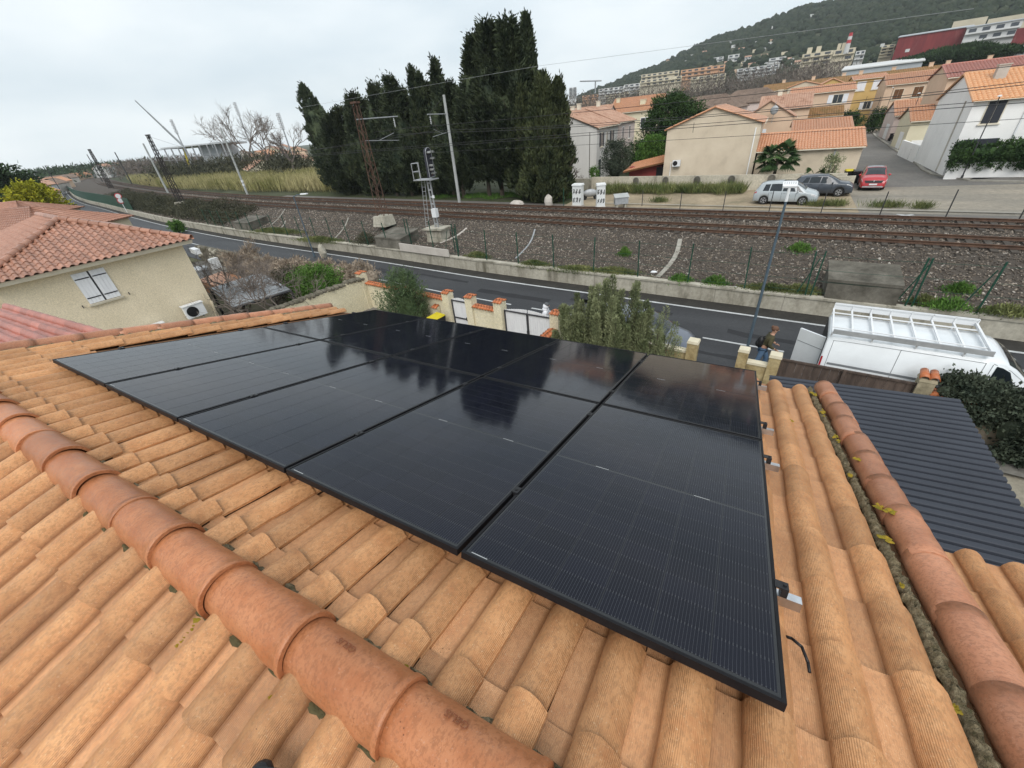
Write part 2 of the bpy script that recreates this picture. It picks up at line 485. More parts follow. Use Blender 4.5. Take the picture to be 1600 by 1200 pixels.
house = thing('tiled_house', 'house under the camera with an orange clay tile roof carrying the black solar panels', 'house', (-2.8, 0, 0))
b = MB()
b.box((-2.8, 0.3, 2.9), (7.6, 7.0, 5.8))
b.build('wall', M['stucco'], house)
b = MB()
for A, B_ in ((RP, 4.0), (RQ, 4.0)):
 b.hexa([A(-6.75, 0.0 if A is RQ else -0.54, -0.06 if A is RQ else BASE_N - 0.06), A(1.08, 0.0 if A is RQ else -0.54, -0.06 if A is RQ else BASE_N - 0.06),
   A(1.08, B_, -0.06 if A is RQ else BASE_N - 0.06), A(-6.75, B_, -0.06 if A is RQ else BASE_N - 0.06),
   A(-6.75, 0.0 if A is RQ else -0.54, -0.012 if A is RQ else BASE_N - 0.012), A(1.08, 0.0 if A is RQ else -0.54, -0.012 if A is RQ else BASE_N - 0.012),
   A(1.08, B_, -0.012 if A is RQ else BASE_N - 0.012), A(-6.75, B_, -0.012 if A is RQ else BASE_N - 0.012)])
b.build('roof_deck', M['deck'], house)

PROF = [(-0.004, 0.005), (0.010, 0.001), (0.040, -0.001), (0.070, 0.000), (0.083, 0.002), (0.088, 0.018), (0.096, 0.034), (0.108, 0.049), (0.124, 0.061),
  (0.142, 0.067), (0.158, 0.067), (0.176, 0.061), (0.192, 0.050), (0.204, 0.039), (0.213, 0.029), (0.2195, 0.022)]
def tile_mesh(seed, L=0.405, t=0.0125, lift=0.019):
 r = np.random.default_rng(seed)
 n = len(PROF); ny = 5
 V = []; uv = []
 arc = [0.0]
 for i in range(1, n): arc.append(arc[-1] + math.dist(PROF[i], PROF[i - 1]))
 wob = r.normal(0, 0.0009, (ny + 1, 3))
 for lay in (0, 1):
  for j in range(ny + 1):
   y = L * j / ny
   flare = 1 + 0.03 * (j / ny - 0.5)
   for i, (x, z) in enumerate(PROF):
    xx = 0.11 + (x - 0.11) * flare + wob[j, 0]
    zz = z * (0.96 + 0.06 * j / ny) + lift * j / ny + wob[j, 1]
    yy = y + (r.normal(0, 0.0012) if j == ny else 0)
    if lay:
     zz -= t
     if j == ny: yy -= 0.002
    V.append((xx, yy, zz)); uv.append((arc[i], y + seed))
 N = n * (ny + 1)
 F = []
 for j in range(ny):
  for i in range(n - 1):
   a = j * n + i
   F.append((a, a + 1, a + n + 1, a + n))
   F.append((N + a + n, N + a + n + 1, N + a + 1, N + a))
 for i in range(n - 1):
  a = ny * n + i; F.append((a, a + 1, N + a + 1, N + a))
  F.append((i + 1, i, N + i, N + i + 1))
 for j in range(ny):
  a = j * n; F.append((a, a + n, N + a + n, N + a))
  a = j * n + n - 1; F.append((a + n, a, N + a, N + a + n))
 me = bpy.data.meshes.new('roof_tile')
 me.from_pydata(V, [], [tuple(reversed(f)) for f in F])
 ul = me.uv_layers.new(name='UVMap')
 lv = np.zeros(len(me.loops), np.int32); me.loops.foreach_get('vertex_index', lv)
 ul.data.foreach_set('uv', np.array(uv, np.float32)[lv].ravel())
 sm = [True] * (2 * ny * (n - 1)) + [False] * (len(F) - 2 * ny * (n - 1))
 me.polygons.foreach_set('use_smooth', sm)
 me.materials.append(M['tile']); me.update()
 for e in me.edges:
  a, b_ = e.vertices
  if a % n == b_ % n and (a % n) in (4, 5): e.use_edge_sharp = True
 return me
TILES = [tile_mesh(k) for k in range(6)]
hl = house.location
PITCH, COURSE = 0.22, 0.352
def basis(xa, ya, za, o):
 m = Matrix((xa, ya, za)).transposed().to_4x4(); m.translation = o
 return m
def put_tile(o, xa, ya, za, parent, jitter=1.0, ly=1.0):
 me = TILES[random.randrange(6)]
 ob = bpy.data.objects.new('roof_tile', me)
 j = Matrix.Rotation(random.gauss(0, 0.006) * jitter, 4, 'Z') @ Matrix.Rotation(random.gauss(0, 0.006) * jitter, 4, 'X') @ Matrix.Rotation(random.gauss(0, 0.008) * jitter, 4, 'Y')
 m = basis(xa, ya, za, o + Vector((random.gauss(0, .002), random.gauss(0, .004), random.gauss(0, .0015)))) @ j
 m.translation = m.translation - wloc(parent)
 ob.matrix_local = m @ Matrix.Diagonal((1, ly, 1, 1))
 return link(ob, parent)
XA = Vector((1, 0, 0))
c0 = 0.125 - 0.150                                  # left edge of the column whose crest lies at x = 0.125
for k in range(-30, 4):
 x = c0 + k * PITCH
 for q in range(-1, 12):
  s1 = 0.055 + COURSE * q
  seen = q <= 1 or k >= 1 or k <= -29
  if x > 0.70 or x < -6.72: continue
  a = max(-0.54, s1 - 0.405)
  if seen: put_tile(RP(x, a, BASE_N), XA, DN, NR, house, 1, (s1 - a) / 0.405)
# the back slope, nearest the camera
XB = Vector((-1, 0, 0))
for k in range(-29, 5):
 x = c0 + 0.07 + k * PITCH + PITCH
 for q in range(0, 4):
  s1 = 0.28 + COURSE * q
  if q >= 2 and k < -19: continue
  a = max(0.0, s1 - 0.405)
  put_tile(RQ(x, a, 0.0), XB, DN2, NR2, house, 1, (s1 - a) / 0.405)

def half_round(r0, r1, L, a0=-100, a1=100, t=0.014, n=22, ny=6, lip=0.0, seed=0):
 """a half-round tile along +X; the wide end (r1) is at +X"""
 r = np.random.default_rng(seed)
 V = []; F = []
 xs = [L * j / ny for j in range(ny + 1)]
 if lip: xs = xs[:-1] + [L - 0.028, L - 0.022, L];
 m = len(xs)
 for lay in (0, 1):
  for j, x in enumerate(xs):
   rr = r0 + (r1 - r0) * x / L
   if lip and j >= m - 2: rr += lip
   wob = r.normal(0, 0.0012)
   for i in range(n + 1):
    a = R(a0 + (a1 - a0) * i / n)
    q = rr - lay * t + wob
    V.append((x, q * math.sin(a), q * math.cos(a)))
 w = n + 1; N = w * m
 for j in range(m - 1):
  for i in range(n):
   a = j * w + i
   F.append((a, a + w, a + w + 1, a + 1)); F.append((N + a, N + a + 1, N + a + w + 1, N + a + w))
 ns = len(F)
 for i in range(n):
  a = (m - 1) * w + i; F.append((a, N + a, N + a + 1, a + 1))
  F.append((i, i + 1, N + i + 1, N + i))
 for j in range(m - 1):
  a = j * w; F.append((a, N + a, N + a + w, a + w))
  a = j * w + n; F.append((a, a + w, N + a + w, N + a))
 return V, F, ns
def hr_mesh(name, mt, *a, **k):
 V, F, ns = half_round(*a, **k)
 me = bpy.data.meshes.new(name); me.from_pydata(V, [], [tuple(reversed(f)) for f in F])
 me.polygons.foreach_set('use_smooth', [i < ns for i in range(len(F))])
 me.materials.append(mt); me.update()
 return me
RIDGE = [hr_mesh('ridge_tile', M['ridge'], 0.098, 0.107, 0.475, -112, 108, 0.015, lip=0.004, seed=k) for k in range(4)]
rc = RP(0, -0.515, BASE_N + 0.012)
joints = [-7.05, -6.6, -6.2, -5.77, -5.33, -4.9, -4.47, -4.05, -3.63, -3.209, -2.745, -2.327, -1.929, -1.51, -1.039, -0.609, -0.175, 0.26, 0.69, 1.12]
ridge_tiles = []
for i, x1 in enumerate(joints):
 L = x1 - joints[i - 1] if i else 0.43
 ob = share('ridge_tile', RIDGE[i % 4], house, Vector((x1 - 0.475 * (L + 0.045) / 0.475, rc.y + random.gauss(0, .003), rc.z + random.gauss(0, .003))) - hl,
    (random.gauss(0, .02), random.gauss(0, .008) - 0.018, random.gauss(0, .008)), ((L + 0.045) / 0.475, 1, 1))
 ridge_tiles.append(ob)

# letters pressed into the ridge clay, upside down to the camera, as on the photographed ridge
def letters(txt, size):
 cu = bpy.data.curves.new('letters', 'FONT'); cu.body = txt; cu.size = size; cu.extrude = 0.0009; cu.align_x = 'CENTER'; cu.align_y = 'CENTER'
 tmp = bpy.data.objects.new('letters', cu); col.objects.link(tmp)
 dg = bpy.context.evaluated_depsgraph_get()
 me = bpy.data.meshes.new_from_object(tmp.evaluated_get(dg))
 bpy.data.objects.remove(tmp); bpy.data.curves.remove(cu)
 return me
M['stamp'] = mat('pressed_clay', (0.25, 0.085, 0.04), (0.2, 0.07, 0.03), 20, 0.9)
for idx, ang in ((15, 26), (16, 30)):
 me = letters('GELIS', 0.032)
 L = (ridge_tiles[idx].scale[0]) * 0.475
 rr = 0.1062
 for v in me.vertices:
  x, y, z = v.co
  a = R(ang) + y * -1.0 / rr
  q = rr + z + 0.0006
  v.co = ((0.22 - x * 1.0) / ridge_tiles[idx].scale[0], q * math.sin(a), q * math.cos(a))
 me.materials.append(M['stamp'])
 share('stamped_letters', me, ridge_tiles[idx])

# right-hand verge: red half-round tiles bedded in mortar
VERGE = [hr_mesh('verge_tile', M['verge'], 0.081, 0.084, 0.44, -95, 118, 0.014, seed=20 + k) for k in range(4)]
def verge_row(x, n_off, s_list, parent, flip):
 for i in range(len(s_list) - 1):
  ob = bpy.data.objects.new('verge_tile', VERGE[(i * 3) % 4])
  L = s_list[i + 1] - s_list[i] + 0.05
  xa = DN; za = NR; ya = za.cross(xa)
  m = basis(xa, ya, za, RP(x + random.gauss(0, .006), s_list[i] - 0.025, n_off + random.gauss(0, .004)) - wloc(parent)) @ Matrix.Rotation(-0.012, 4, 'Y') @ Matrix.Diagonal((L / 0.44, -1 if flip else 1, 1, 1))
  ob.matrix_local = m
  link(ob, parent)
verge_row(1.022, BASE_N + 0.030, [-0.62 + 0.36 * i for i in range(14)], house, False)
verge_row(-6.74, BASE_N + 0.028, [-0.62 + 0.385 * i for i in range(13)], house, True)

def lumpy_strip(name, pts_fn, w, h, n, parent, mt, seed, across=7):
 """an uneven bed of mortar: many small humps along a strip"""
 r = np.random.default_rng(seed)
 V = []; F = []
 for j in range(n + 1):
  wl = w * (1 + r.normal(0, 0.14)); sh = r.normal(0, w * 0.10)
  for i in range(across + 1):
   u = i / across
   o, up, side = pts_fn(j / n)
   hh = h * math.sin(PI * min(1, max(0, u)))**0.6 * (0.55 + 0.9 * r.random())
   V.append(o + side * ((u - 0.5) * wl + sh) + up * (hh - 0.004))
 for j in range(n):
  for i in range(across):
   a = j * (across + 1) + i
   F.append((a, a + 1, a + across + 2, a + across + 1))
 off = wloc(parent)
 me = bpy.data.meshes.new(name); me.from_pydata([v - off for v in V], [], F)
 me.materials.append(mt); me.polygons.foreach_set('use_smooth', [True] * len(F)); me.update()
 return link(bpy.data.objects.new(name, me), parent)
lumpy_strip('mortar_bed', lambda t: (RP(0.895, -0.5 + 4.55 * t, BASE_N + 0.012), NR, XA), 0.050, 0.030, 300, house, M['mortar'], 3)
lumpy_strip('mortar_bed', lambda t: (RP(-6.60, -0.5 + 4.55 * t, BASE_N + 0.010), NR, XA), 0.09, 0.045, 140, house, M['mortar'], 4)
lumpy_strip('mortar_bed', lambda t: (RP(-6.9 + 8.0 * t, -0.405, BASE_N + 0.012), NR, DN), 0.035, 0.022, 300, house, M['mortar'], 5)
lumpy_strip('mortar_bed', lambda t: (RQ(-6.9 + 8.0 * t, 0.080, 0.004), NR2, DN2), 0.030, 0.010, 300, house, M['moss'], 6)

def lichen(o, up, a, b_, rot, mt, seed, parent=house):
 """a crust of several rounded lobes"""
 r = np.random.default_rng(seed)
 up = up.normalized(); u = XA - up * XA.dot(up); u.normalize(); w = up.cross(u); V = []; F = []
 for k in range(9):
  cx, cy, q = r.normal(0, .34) * a, r.normal(0, .42) * b_, (.26 + .36 * r.random()) * min(a, b_ * 1.5); n = 9; i0 = len(V); h = .004 + .006 * r.random()
  V.append(o + u * cx + w * cy + up * h)
  for i in range(n):
   t = 2 * PI * i / n; g = q * (1 + r.normal(0, .16)); V.append(o + u * (cx + g * math.cos(t)) + w * (cy + g * math.sin(t)) + up * (-.004 + r.normal(0, .001)))
  F += [(i0, i0 + 1 + i, i0 + 1 + (i + 1) % n) for i in range(n)]
 off = wloc(parent)
 me = bpy.data.meshes.new('lichen_patch'); me.from_pydata([v - off for v in V], [], F); me.materials.append(mt)
 me.polygons.foreach_set('use_smooth', [True] * len(F)); me.update()
 return link(bpy.data.objects.new('lichen_patch', me), parent)
CR = BASE_N + 0.066
for i, (x, s, n, a, b_) in enumerate([(-0.69, -0.425, BASE_N + 0.05, .022, .016), (0.93, 1.56, BASE_N + .075, .035, .05), (0.90, 1.28, BASE_N + .055, .03, .045), (0.955, 1.49, BASE_N + .10, .03, .03),
         (0.87, 1.95, BASE_N + .05, .02, .05), (0.895, 2.6, BASE_N + .05, .025, .07), (0.94, 2.15, BASE_N + .09, .05, .02), (0.90, 3.2, BASE_N + .05, .03, .1), (0.885, 3.75, BASE_N + .05, .03, .09), (0.60, 2.75, CR, .03, .03),
         (-6.5, 0.35, BASE_N + .06, .06, .10), (-6.52, 1.25, BASE_N + .06, .06, .14), (-6.5, 2.3, BASE_N + .06, .05, .12), (-6.5, 3.3, BASE_N + .06, .05, .12),
         (0.87, 0.92, BASE_N + .055, .012, .02), (0.86, 0.36, BASE_N + .05, .012, .02)]):
 lichen(RP(x, s, n), NR, a, b_, random.random() * 3, M['lichen'], 50 + i)
for i, (px, py, a, b_) in enumerate([(285, 998, .008, .05), (305, 970, .014, .012), (275, 938, .012, .008), (140, 1190, .008, .03), (50, 1010, .006, .02), (422, 1090, .006, .01)]):
 d = ray(px, py); q = APEX + NR2 * 0.062
 t = ((q - Vector((0, 0, HC))).dot(NR2)) / Vector(d).dot(NR2)
 lichen(Vector((0, 0, HC)) + Vector(d) * t, NR2, a, b_, 0.0, M['lichen'], 80 + i)

def screw(o, up, r_=0.011):
 b = MB(); up = up.normalized()
 b.tube(o - up * 0.004, o + up * 0.004, r_, r_ * 0.75, 12)
 b.tube(o + up * 0.004, o + up * 0.007, r_ * 0.5, r_ * 0.4, 6)
 b.build('roof_screw', M['galv'], house)
screw(RQ(-0.977, 0.192, 0.064), NR2); screw(RP(-0.071, -0.339, CR), NR, .009)

# a short black cable end, lying in the tile channel beside the panels
b = MB(); b.path([RP(0.405, 0.395, -.13), RP(0.425, 0.37, -.105), RP(0.452, 0.345, -.10), RP(0.468, 0.30, -.112), RP(0.472, 0.27, -.122)], 0.0055, 8)
top('cable_end', b, M['black'], 'short end of black cable lying on the tiles beside the nearest panel corner', 'cable', smooth=True)
# the dark grip that pokes into the picture at the bottom edge
b = MB()
q = RQ(-0.83, 0.235, 0.095)
b.box(q, (0.10, 0.06, 0.05), 0.4); b.ball(q + Vector((-.045, .0, .0)), 0.033, 12, 8, (1, 1, .8)); b.box(q + Vector((0.03, -.035, .012)), (.05, .05, .04), .7)
top('tool_grip', b, M['black'], 'black grip of a tool lying on the tiles at the bottom edge of the picture', 'tool')

# ------------------------------------------------------------------ the solar panels
PW, PH, PT = 1.134, 1.931, 0.033
CW, CH = 0.1822, 0.1035
ROWS = 9
def uv_box(w, h, t):
 me = bpy.data.meshes.new('cell')
 V = [(0, 0, 0), (w, 0, 0), (w, h, 0), (0, h, 0), (0, 0, t), (w, 0, t), (w, h, t), (0, h, t)]
 F = [(4, 5, 6, 7), (0, 1, 5, 4), (1, 2, 6, 5), (2, 3, 7, 6), (3, 0, 4, 7)]
 me.from_pydata(V, [], F)
 ul = me.uv_layers.new(name='UVMap')
 for p in me.polygons:
  for li in p.loop_indices:
   v = me.vertices[me.loops[li].vertex_index].co
   ul.data[li].uv = (v.x / w, v.y / h)
 me.materials.append(M['cell']); me.update()
 return me
CELL = uv_box(CW - 0.0030, CH - 0.0011, 0.0008)
def cell_places():
 mx = (PW - 6 * CW) / 2; gap = 0.016
 my = (PH - 18 * CH - gap) / 2
 for c in range(6):
  for r_ in range(18):
   yield mx + c * CW + 0.0011, my + r_ * CH + (gap if r_ >= 9 else 0) + 0.0008
fb = MB(); fw = 0.0115
for (x0, x1, y0, y1) in ((0, PW, 0, fw), (0, PW, PH - fw, PH), (0, fw, fw, PH - fw), (PW - fw, PW, fw, PH - fw)):
 fb.box(((x0 + x1) / 2, (y0 + y1) / 2, -PT / 2), (x1 - x0, y1 - y0, PT))
FRAME = fb.mesh('frame', M['frame'])
bb = MB(); bb.box((PW / 2, PH / 2, -0.0055), (PW - 2 * fw - .0006, PH - 2 * fw - .0006, 0.005))
BACK = bb.mesh('backsheet', M['backsheet'])
# one joined sheet of cells, for the panels too far off to tell the cells apart
jv, jf, ju = [], [], []
for (x, y) in cell_places():
 n = len(jv)
 for v in CELL.vertices: jv.append((v.co.x + x, v.co.y + y, v.co.z)); ju.append((v.co.x / (CW - .0022), v.co.y / (CH - .0016)))
 for p in CELL.polygons: jf.append(tuple(i + n for i in p.vertices))
CELLS = bpy.data.meshes.new('cells'); CELLS.from_pydata(jv, [], jf)
ul = CELLS.uv_layers.new(name='UVMap'); lv = np.zeros(len(CELLS.loops), np.int32); CELLS.loops.foreach_get('vertex_index', lv)
ul.data.foreach_set('uv', np.array(ju, np.float32)[lv].ravel()); CELLS.materials.append(M['cell']); CELLS.update()
pm = MB()
pm.box((0, 0, 0), (0.075, 0.0035, 0.0006))
PRINT = pm.mesh('print_strip', M['print'])
near_names = ['first panel from the left in the row beside the ridge', 'second panel from the left in the row beside the ridge', 'middle panel of the row beside the ridge',
    'fourth panel from the left in the row beside the ridge', 'nearest of all, right end of the row beside the ridge']
far_names = ['leftmost panel of the row beside the street eave', 'second panel from the left in the row beside the street eave', 'middle panel of the row beside the street eave',
    'fourth panel from the left in the row beside the street eave', 'rightmost panel of the row beside the street eave']
for r_ in range(2):
 for c in range(5):
  p = thing('solar_panel', 'solar panel, ' + (near_names, far_names)[r_][c], 'solar panel', RP(XP + 1.154 * c + 0.008, 1.949 * r_, 0.0), 0, 'solar panels on the tiled roof')
  p.rotation_euler = (-TH, 0, 0)
  share('frame', FRAME, p); share('backsheet', BACK, p)
  if r_ == 0 or c >= 3:
   for (x, y) in cell_places():
    share('cell', CELL, p, (x, y, -0.0030))
  else:
   tag(share('cells', CELLS, p, (0, 0, -0.0030)), kind='stuff')
  for x in (0.30, 0.83): share('print_strip', PRINT, p, (x, PH / 2, -0.0016))
  if r_ == 0: share('print_strip', PRINT, p, (0.075, 0.021, -0.0016))

# mounting rails with the clamps that hold the panels
rail_s = [0.50, 1.67, 2.27, 3.44]
names = ['nearest the ridge', 'second from the ridge', 'third from the ridge', 'nearest the street eave']
for s, nm in zip(rail_s, names):
 t = thing('mounting_rail', 'aluminium mounting rail under the panels, ' + nm, 'rail', RP(XP - 0.05, s, -PT - 0.042), 0, 'rails under the solar panels')
 t.rotation_euler = (-TH, 0, 0)
 b = MB(); Lr = 0.37 + 0.082 - XP + 0.05
 for (y, z, h, d) in ((0, 0.003, 0.040, 0.006), (0, 0.037, 0.040, 0.006), (-0.017, 0.02, 0.006, 0.030), (0.017, 0.02, 0.006, 0.030), (0.0, 0.02, 0.036, 0.004)):
  b.box((Lr / 2, y, z), (Lr, h, d))
 b.build('rail_profile', M['alu'], t, local=True)
 for c in range(6):
  x = 1.154 * c + 0.05 - 0.004
  b = MB()
  if 0 < c < 5:
   b.box((x, 0, 0.042 + PT + 0.003), (0.036, 0.052, 0.005)); b.tube((x, 0, 0.042 + PT + .0056), (x, 0, 0.042 + PT + 0.011), 0.008, 0.008, 6); b.box((x, 0, 0.06), (0.012, 0.05, 0.04))
  else:
   sg = -1 if c == 0 else 1
   b.box((x + sg * 0.010, 0, 0.042 + PT + 0.003), (0.046, 0.042, 0.005)); b.box((x + sg * 0.022, 0, 0.058), (0.022, 0.042, 0.034)); b.tube((x + sg * .020, 0, 0.042 + PT + .0056), (x + sg * .020, 0, 0.042 + PT + 0.012), 0.007, 0.007, 6)
  b.build('clamp', M['black'], t, local=True)
# ------------------------------------------------------------------ lines on the ground: retaining wall, road, two tracks
def curve(pts):
 pts = sorted(pts); X = np.array([p[0] for p in pts], float); Y = np.array([p[1] for p in pts], float)
 d = np.gradient(Y, X)
 def f(x):
  x = np.asarray(x, float); i = np.clip(np.searchsorted(X, x) - 1, 0, len(X) - 2)
  h = X[i + 1] - X[i]; t = (x - X[i]) / h
  return (2 * t**3 - 3 * t**2 + 1) * Y[i] + (t**3 - 2 * t**2 + t) * h * d[i] + (-2 * t**3 + 3 * t**2) * Y[i + 1] + (t**3 - t**2) * h * d[i + 1]
 return f
Wc = curve([(140, 7.5), (60, 15.3), (9.7, 20.5), (1.5, 21.2), (-4.6, 21.75), (-13, 22.5), (-26.5, 24.2), (-46, 26.4), (-66, 29.4), (-104, 36.7), (-138, 43.9), (-161, 48.6), (-256, 73), (-352, 102), (-468, 140), (-700, 232), (-900, 340)])
T1c = curve([(140, 11), (60, 20.7), (10, 27.05), (-17, 30.4), (-35, 32.9), (-63, 37.0), (-92, 42.6), (-165, 60.2), (-303, 99), (-500, 167), (-700, 275), (-900, 440)])
def T2c(x): return T1c(x) + 4.05 + np.clip((-np.asarray(x, float) - 60) / 400, 0, 1) * 0.6
XS = np.concatenate([np.linspace(140, 20, 25), np.linspace(18, -60, 80), np.linspace(-62, -200, 50), np.linspace(-206, -900, 60)])

def strip(name, fa, fb, za, zb, mt, xs=XS, parent=None, kind='structure'):
 V = []; F = []
 for x in xs: V += [(x, float(fa(x)), za), (x, float(fb(x)), zb)]
 for i in range(len(xs) - 1): F.append((2 * i, 2 * i + 1, 2 * i + 3, 2 * i + 2))
 o = np_mesh(name, V, [tuple(reversed(f)) for f in F], mt, False, parent)
 if kind: o['kind'] = kind
 return o

# ground sheets
def grid_sheet(name, x0, x1, y0, y1, z, mt):
 b = MB(); b.quad((x0, y0, z), (x1, y0, z), (x1, y1, z), (x0, y1, z))
 return struct(name, b, mt)
grid_sheet('ground', -4000, 4000, -4000, 4000, -0.05, M['ground'])
strip('road', lambda x: Wc(x) - 7.0, lambda x: Wc(x) - 0.95, 0.0, 0.0, M['asphalt'])
strip('gutter', lambda x: Wc(x) - 1.0, lambda x: Wc(x) + 0.1, 0.004, 0.03, M['gutter'])
road = bpy.data.objects['road']
strip('edge_line', lambda x: Wc(x) - 1.08, lambda x: Wc(x) - 0.93, 0.008, 0.008, M['paint'], parent=road, kind=None)
def tangent(f, x):
 d = float(f(x + .5) - f(x - .5)); v = Vector((1, d, 0)); v.normalize(); return v
for k in range(-22, 6):
 xa = -18.2 + 4.33 * k
 b = MB(); xx = np.linspace(xa, xa + 3.0, 5); V = []
 for i in range(4):
  a, c = xx[i], xx[i + 1]
  b.quad((a, float(Wc(a)) - 4.16, .006), (c, float(Wc(c)) - 4.16, .006), (c, float(Wc(c)) - 4.04, .006), (a, float(Wc(a)) - 4.04, .006))
 b.build('lane_dash', M['paint'], road)
# darker repair patches and cracks in the near lane
M['patch'] = mat('asphalt_repair', (0.030, 0.030, 0.033), (0.022, 0.022, 0.025), 0.8, 0.7, fine=12)
def patch(x0, x1, d0, d1, seed, z=0.0035):
 r = np.random.default_rng(seed); n = 9; xs = np.linspace(x0, x1, n); b = MB()
 lo = [float(Wc(x)) - d0 + r.normal(0, .05) for x in xs]; hi = [float(Wc(x)) - d1 + r.normal(0, .05) for x in xs]
 for i in range(n - 1): b.quad((xs[i], lo[i], z), (xs[i + 1], lo[i + 1], z), (xs[i + 1], hi[i + 1], z), (xs[i], hi[i], z))
 b.build('asphalt_repair', M['patch'], road)
for i, (x0, x1, d0, d1) in enumerate([(-14, -9, 3.2, 2.6), (-20, -15.5, 2.2, 1.9), (-8, -2.5, 2.35, 2.0), (0, 5.5, 3.3, 2.95), (-30, -22, 2.9, 2.3), (-7.5, -6.9, 3.9, 1.1), (-3.4, 1.5, 5.6, 5.3), (-26, -21, 5.7, 5.2)]): patch(x0, x1, d0, d1, i)
strip('pavement', lambda x: Wc(x) - 8.9, lambda x: Wc(x) - 7.12, 0.12, 0.12, M['pave'], np.linspace(60, -45, 90))
strip('kerb', lambda x: Wc(x) - 7.12, lambda x: Wc(x) - 7.0, 0.124, 0.10, M['kerb'], np.linspace(60, -45, 90))
strip('kerb', lambda x: Wc(x) - 7.0, lambda x: Wc(x) - 6.995, 0.10, 0.0, M['kerb'], np.linspace(60, -45, 90))

# retaining wall of cast panels with a coping
rw = thing('retaining_wall', 'long stained concrete retaining wall between the road and the railway slope', 'wall', (0, 21.3, 0))
def wall_strip(parent, name, x0, x1, z0, z1, d0, d1, mt, n=5):
 b = MB(); xs = np.linspace(x0, x1, n)
 for i in range(n - 1):
  a, c = xs[i], xs[i + 1]
  ya, yc = float(Wc(a)), float(Wc(c))
  b.hexa([(a, ya + d0, z0), (c, yc + d0, z0), (c, yc + d1, z0), (a, ya + d1, z0), (a, ya + d0, z1), (c, yc + d0, z1), (c, yc + d1, z1), (a, ya + d1, z1)])
 return b.build(name, mt, parent)
x = 24.0; i = 0
while x > -64:
 L = 3.1 + 0.5 * math.sin(i * 2.3)
 wall_strip(rw, 'wall_panel', x - L + 0.012, x, 0.0, 0.72 + 0.012 * math.sin(i * 5), 0.0 + 0.008 * math.sin(i * 3.1), 0.3, M['concrete'], 4)
 wall_strip(rw, 'coping', x - L + 0.008, x - 0.003, 0.72 + 0.015, 0.83 + 0.008 * math.sin(i * 7), -0.05, 0.33, M['concrete'], 4)
 x -= L; i += 1
wall_strip(rw, 'wall_run', -360, x, 0.0, 0.8, 0.0, 0.3, M['concrete'], 70)
wall_strip(rw, 'wall_run', 24.1, 90, 0.0, 0.8, 0.0, 0.3, M['concrete'], 20)

# embankment and ballast
def emb_pts(x):
 w, a, c = float(Wc(x)), float(T1c(x)), float(T2c(x))
 g = 1.0
 return [(w + 0.28, 0.70), (w + 1.2, 0.86), ((w + a) / 2 - .2, 1.25), (a - 2.0, 1.72), (a - 1.4, 1.80), (a, 1.80), ((a + c) / 2, 1.79), (c, 1.80), (c + 1.45, 1.79), (c + 2.1, 1.55), (c + 2.9, g + .12), (c + 4.3, g - .02)]
V = []; F = []; k = 12
for x in XS:
 for (y, z) in emb_pts(x): V.append((x, y, z))
for i in range(len(XS) - 1):
 for j in range(k - 1):
  a = i * k + j; F.append((a, a + k, a + k + 1, a + 1))
o = np_mesh('embankment', V, [tuple(reversed(f)) for f in F], M['ballast_bed']); o['kind'] = 'structure'
def emb_z(x, y):
 p = emb_pts(x)
 return float(np.interp(y, [q[0] for q in p], [q[1] for q in p]))

def scatter_stones(name, n, xr, seed, smin, smax, mt, label, ufn):
 r = np.random.default_rng(seed)
 base = np.array([(1, 0, 0), (0, 1, 0), (-1, 0, 0), (0, -1, 0), (0, 0, 1), (0, 0, -1)], float)
 fb_ = np.array([(0, 1, 4), (1, 2, 4), (2, 3, 4), (3, 0, 4), (1, 0, 5), (2, 1, 5), (3, 2, 5), (0, 3, 5)])
 xs = xr[0] + (xr[1] - xr[0]) * r.random(n); us = ufn(r, n)
 P = np.empty((n, 3))
 W_ = Wc(xs); A = T1c(xs); C = T2c(xs)
 prof_u = np.array([0, .9, 2.7, 4.6, 5.2])
 for i in range(n):
  lo, hi = W_[i] + .3, C[i] + 2.6
  y = lo + (hi - lo) * us[i]
  P[i] = (xs[i], y, emb_z(xs[i], y))
 S = smin + (smax - smin) * r.random((n, 1))**2
 D = base[None] * S[:, None] * (0.7 + 0.6 * r.random((n, 6, 3)))
 ang = r.random(n) * 6.28; cs, sn = np.cos(ang)[:, None], np.sin(ang)[:, None]
 x_, y_ = D[:, :, 0].copy(), D[:, :, 1].copy()
 tl = r.normal(0, .5, (n, 1))
 D[:, :, 0] = x_ * cs - y_ * sn; D[:, :, 1] = x_ * sn + y_ * cs; D[:, :, 2] = D[:, :, 2] * 0.7 + tl * D[:, :, 0]
 Vv = (P[:, None] + D + np.array([0, 0, 0.012])).reshape(-1, 3)
 Ff = (fb_[None] + (np.arange(n) * 6)[:, None, None]).reshape(-1, 3)
 o = np_mesh(name, Vv, Ff, mt)
 return tag(o, label, 'gravel', kind='stuff')
M['stone'].node_tree.nodes['Principled BSDF'].inputs['Roughness'].default_value = 0.85
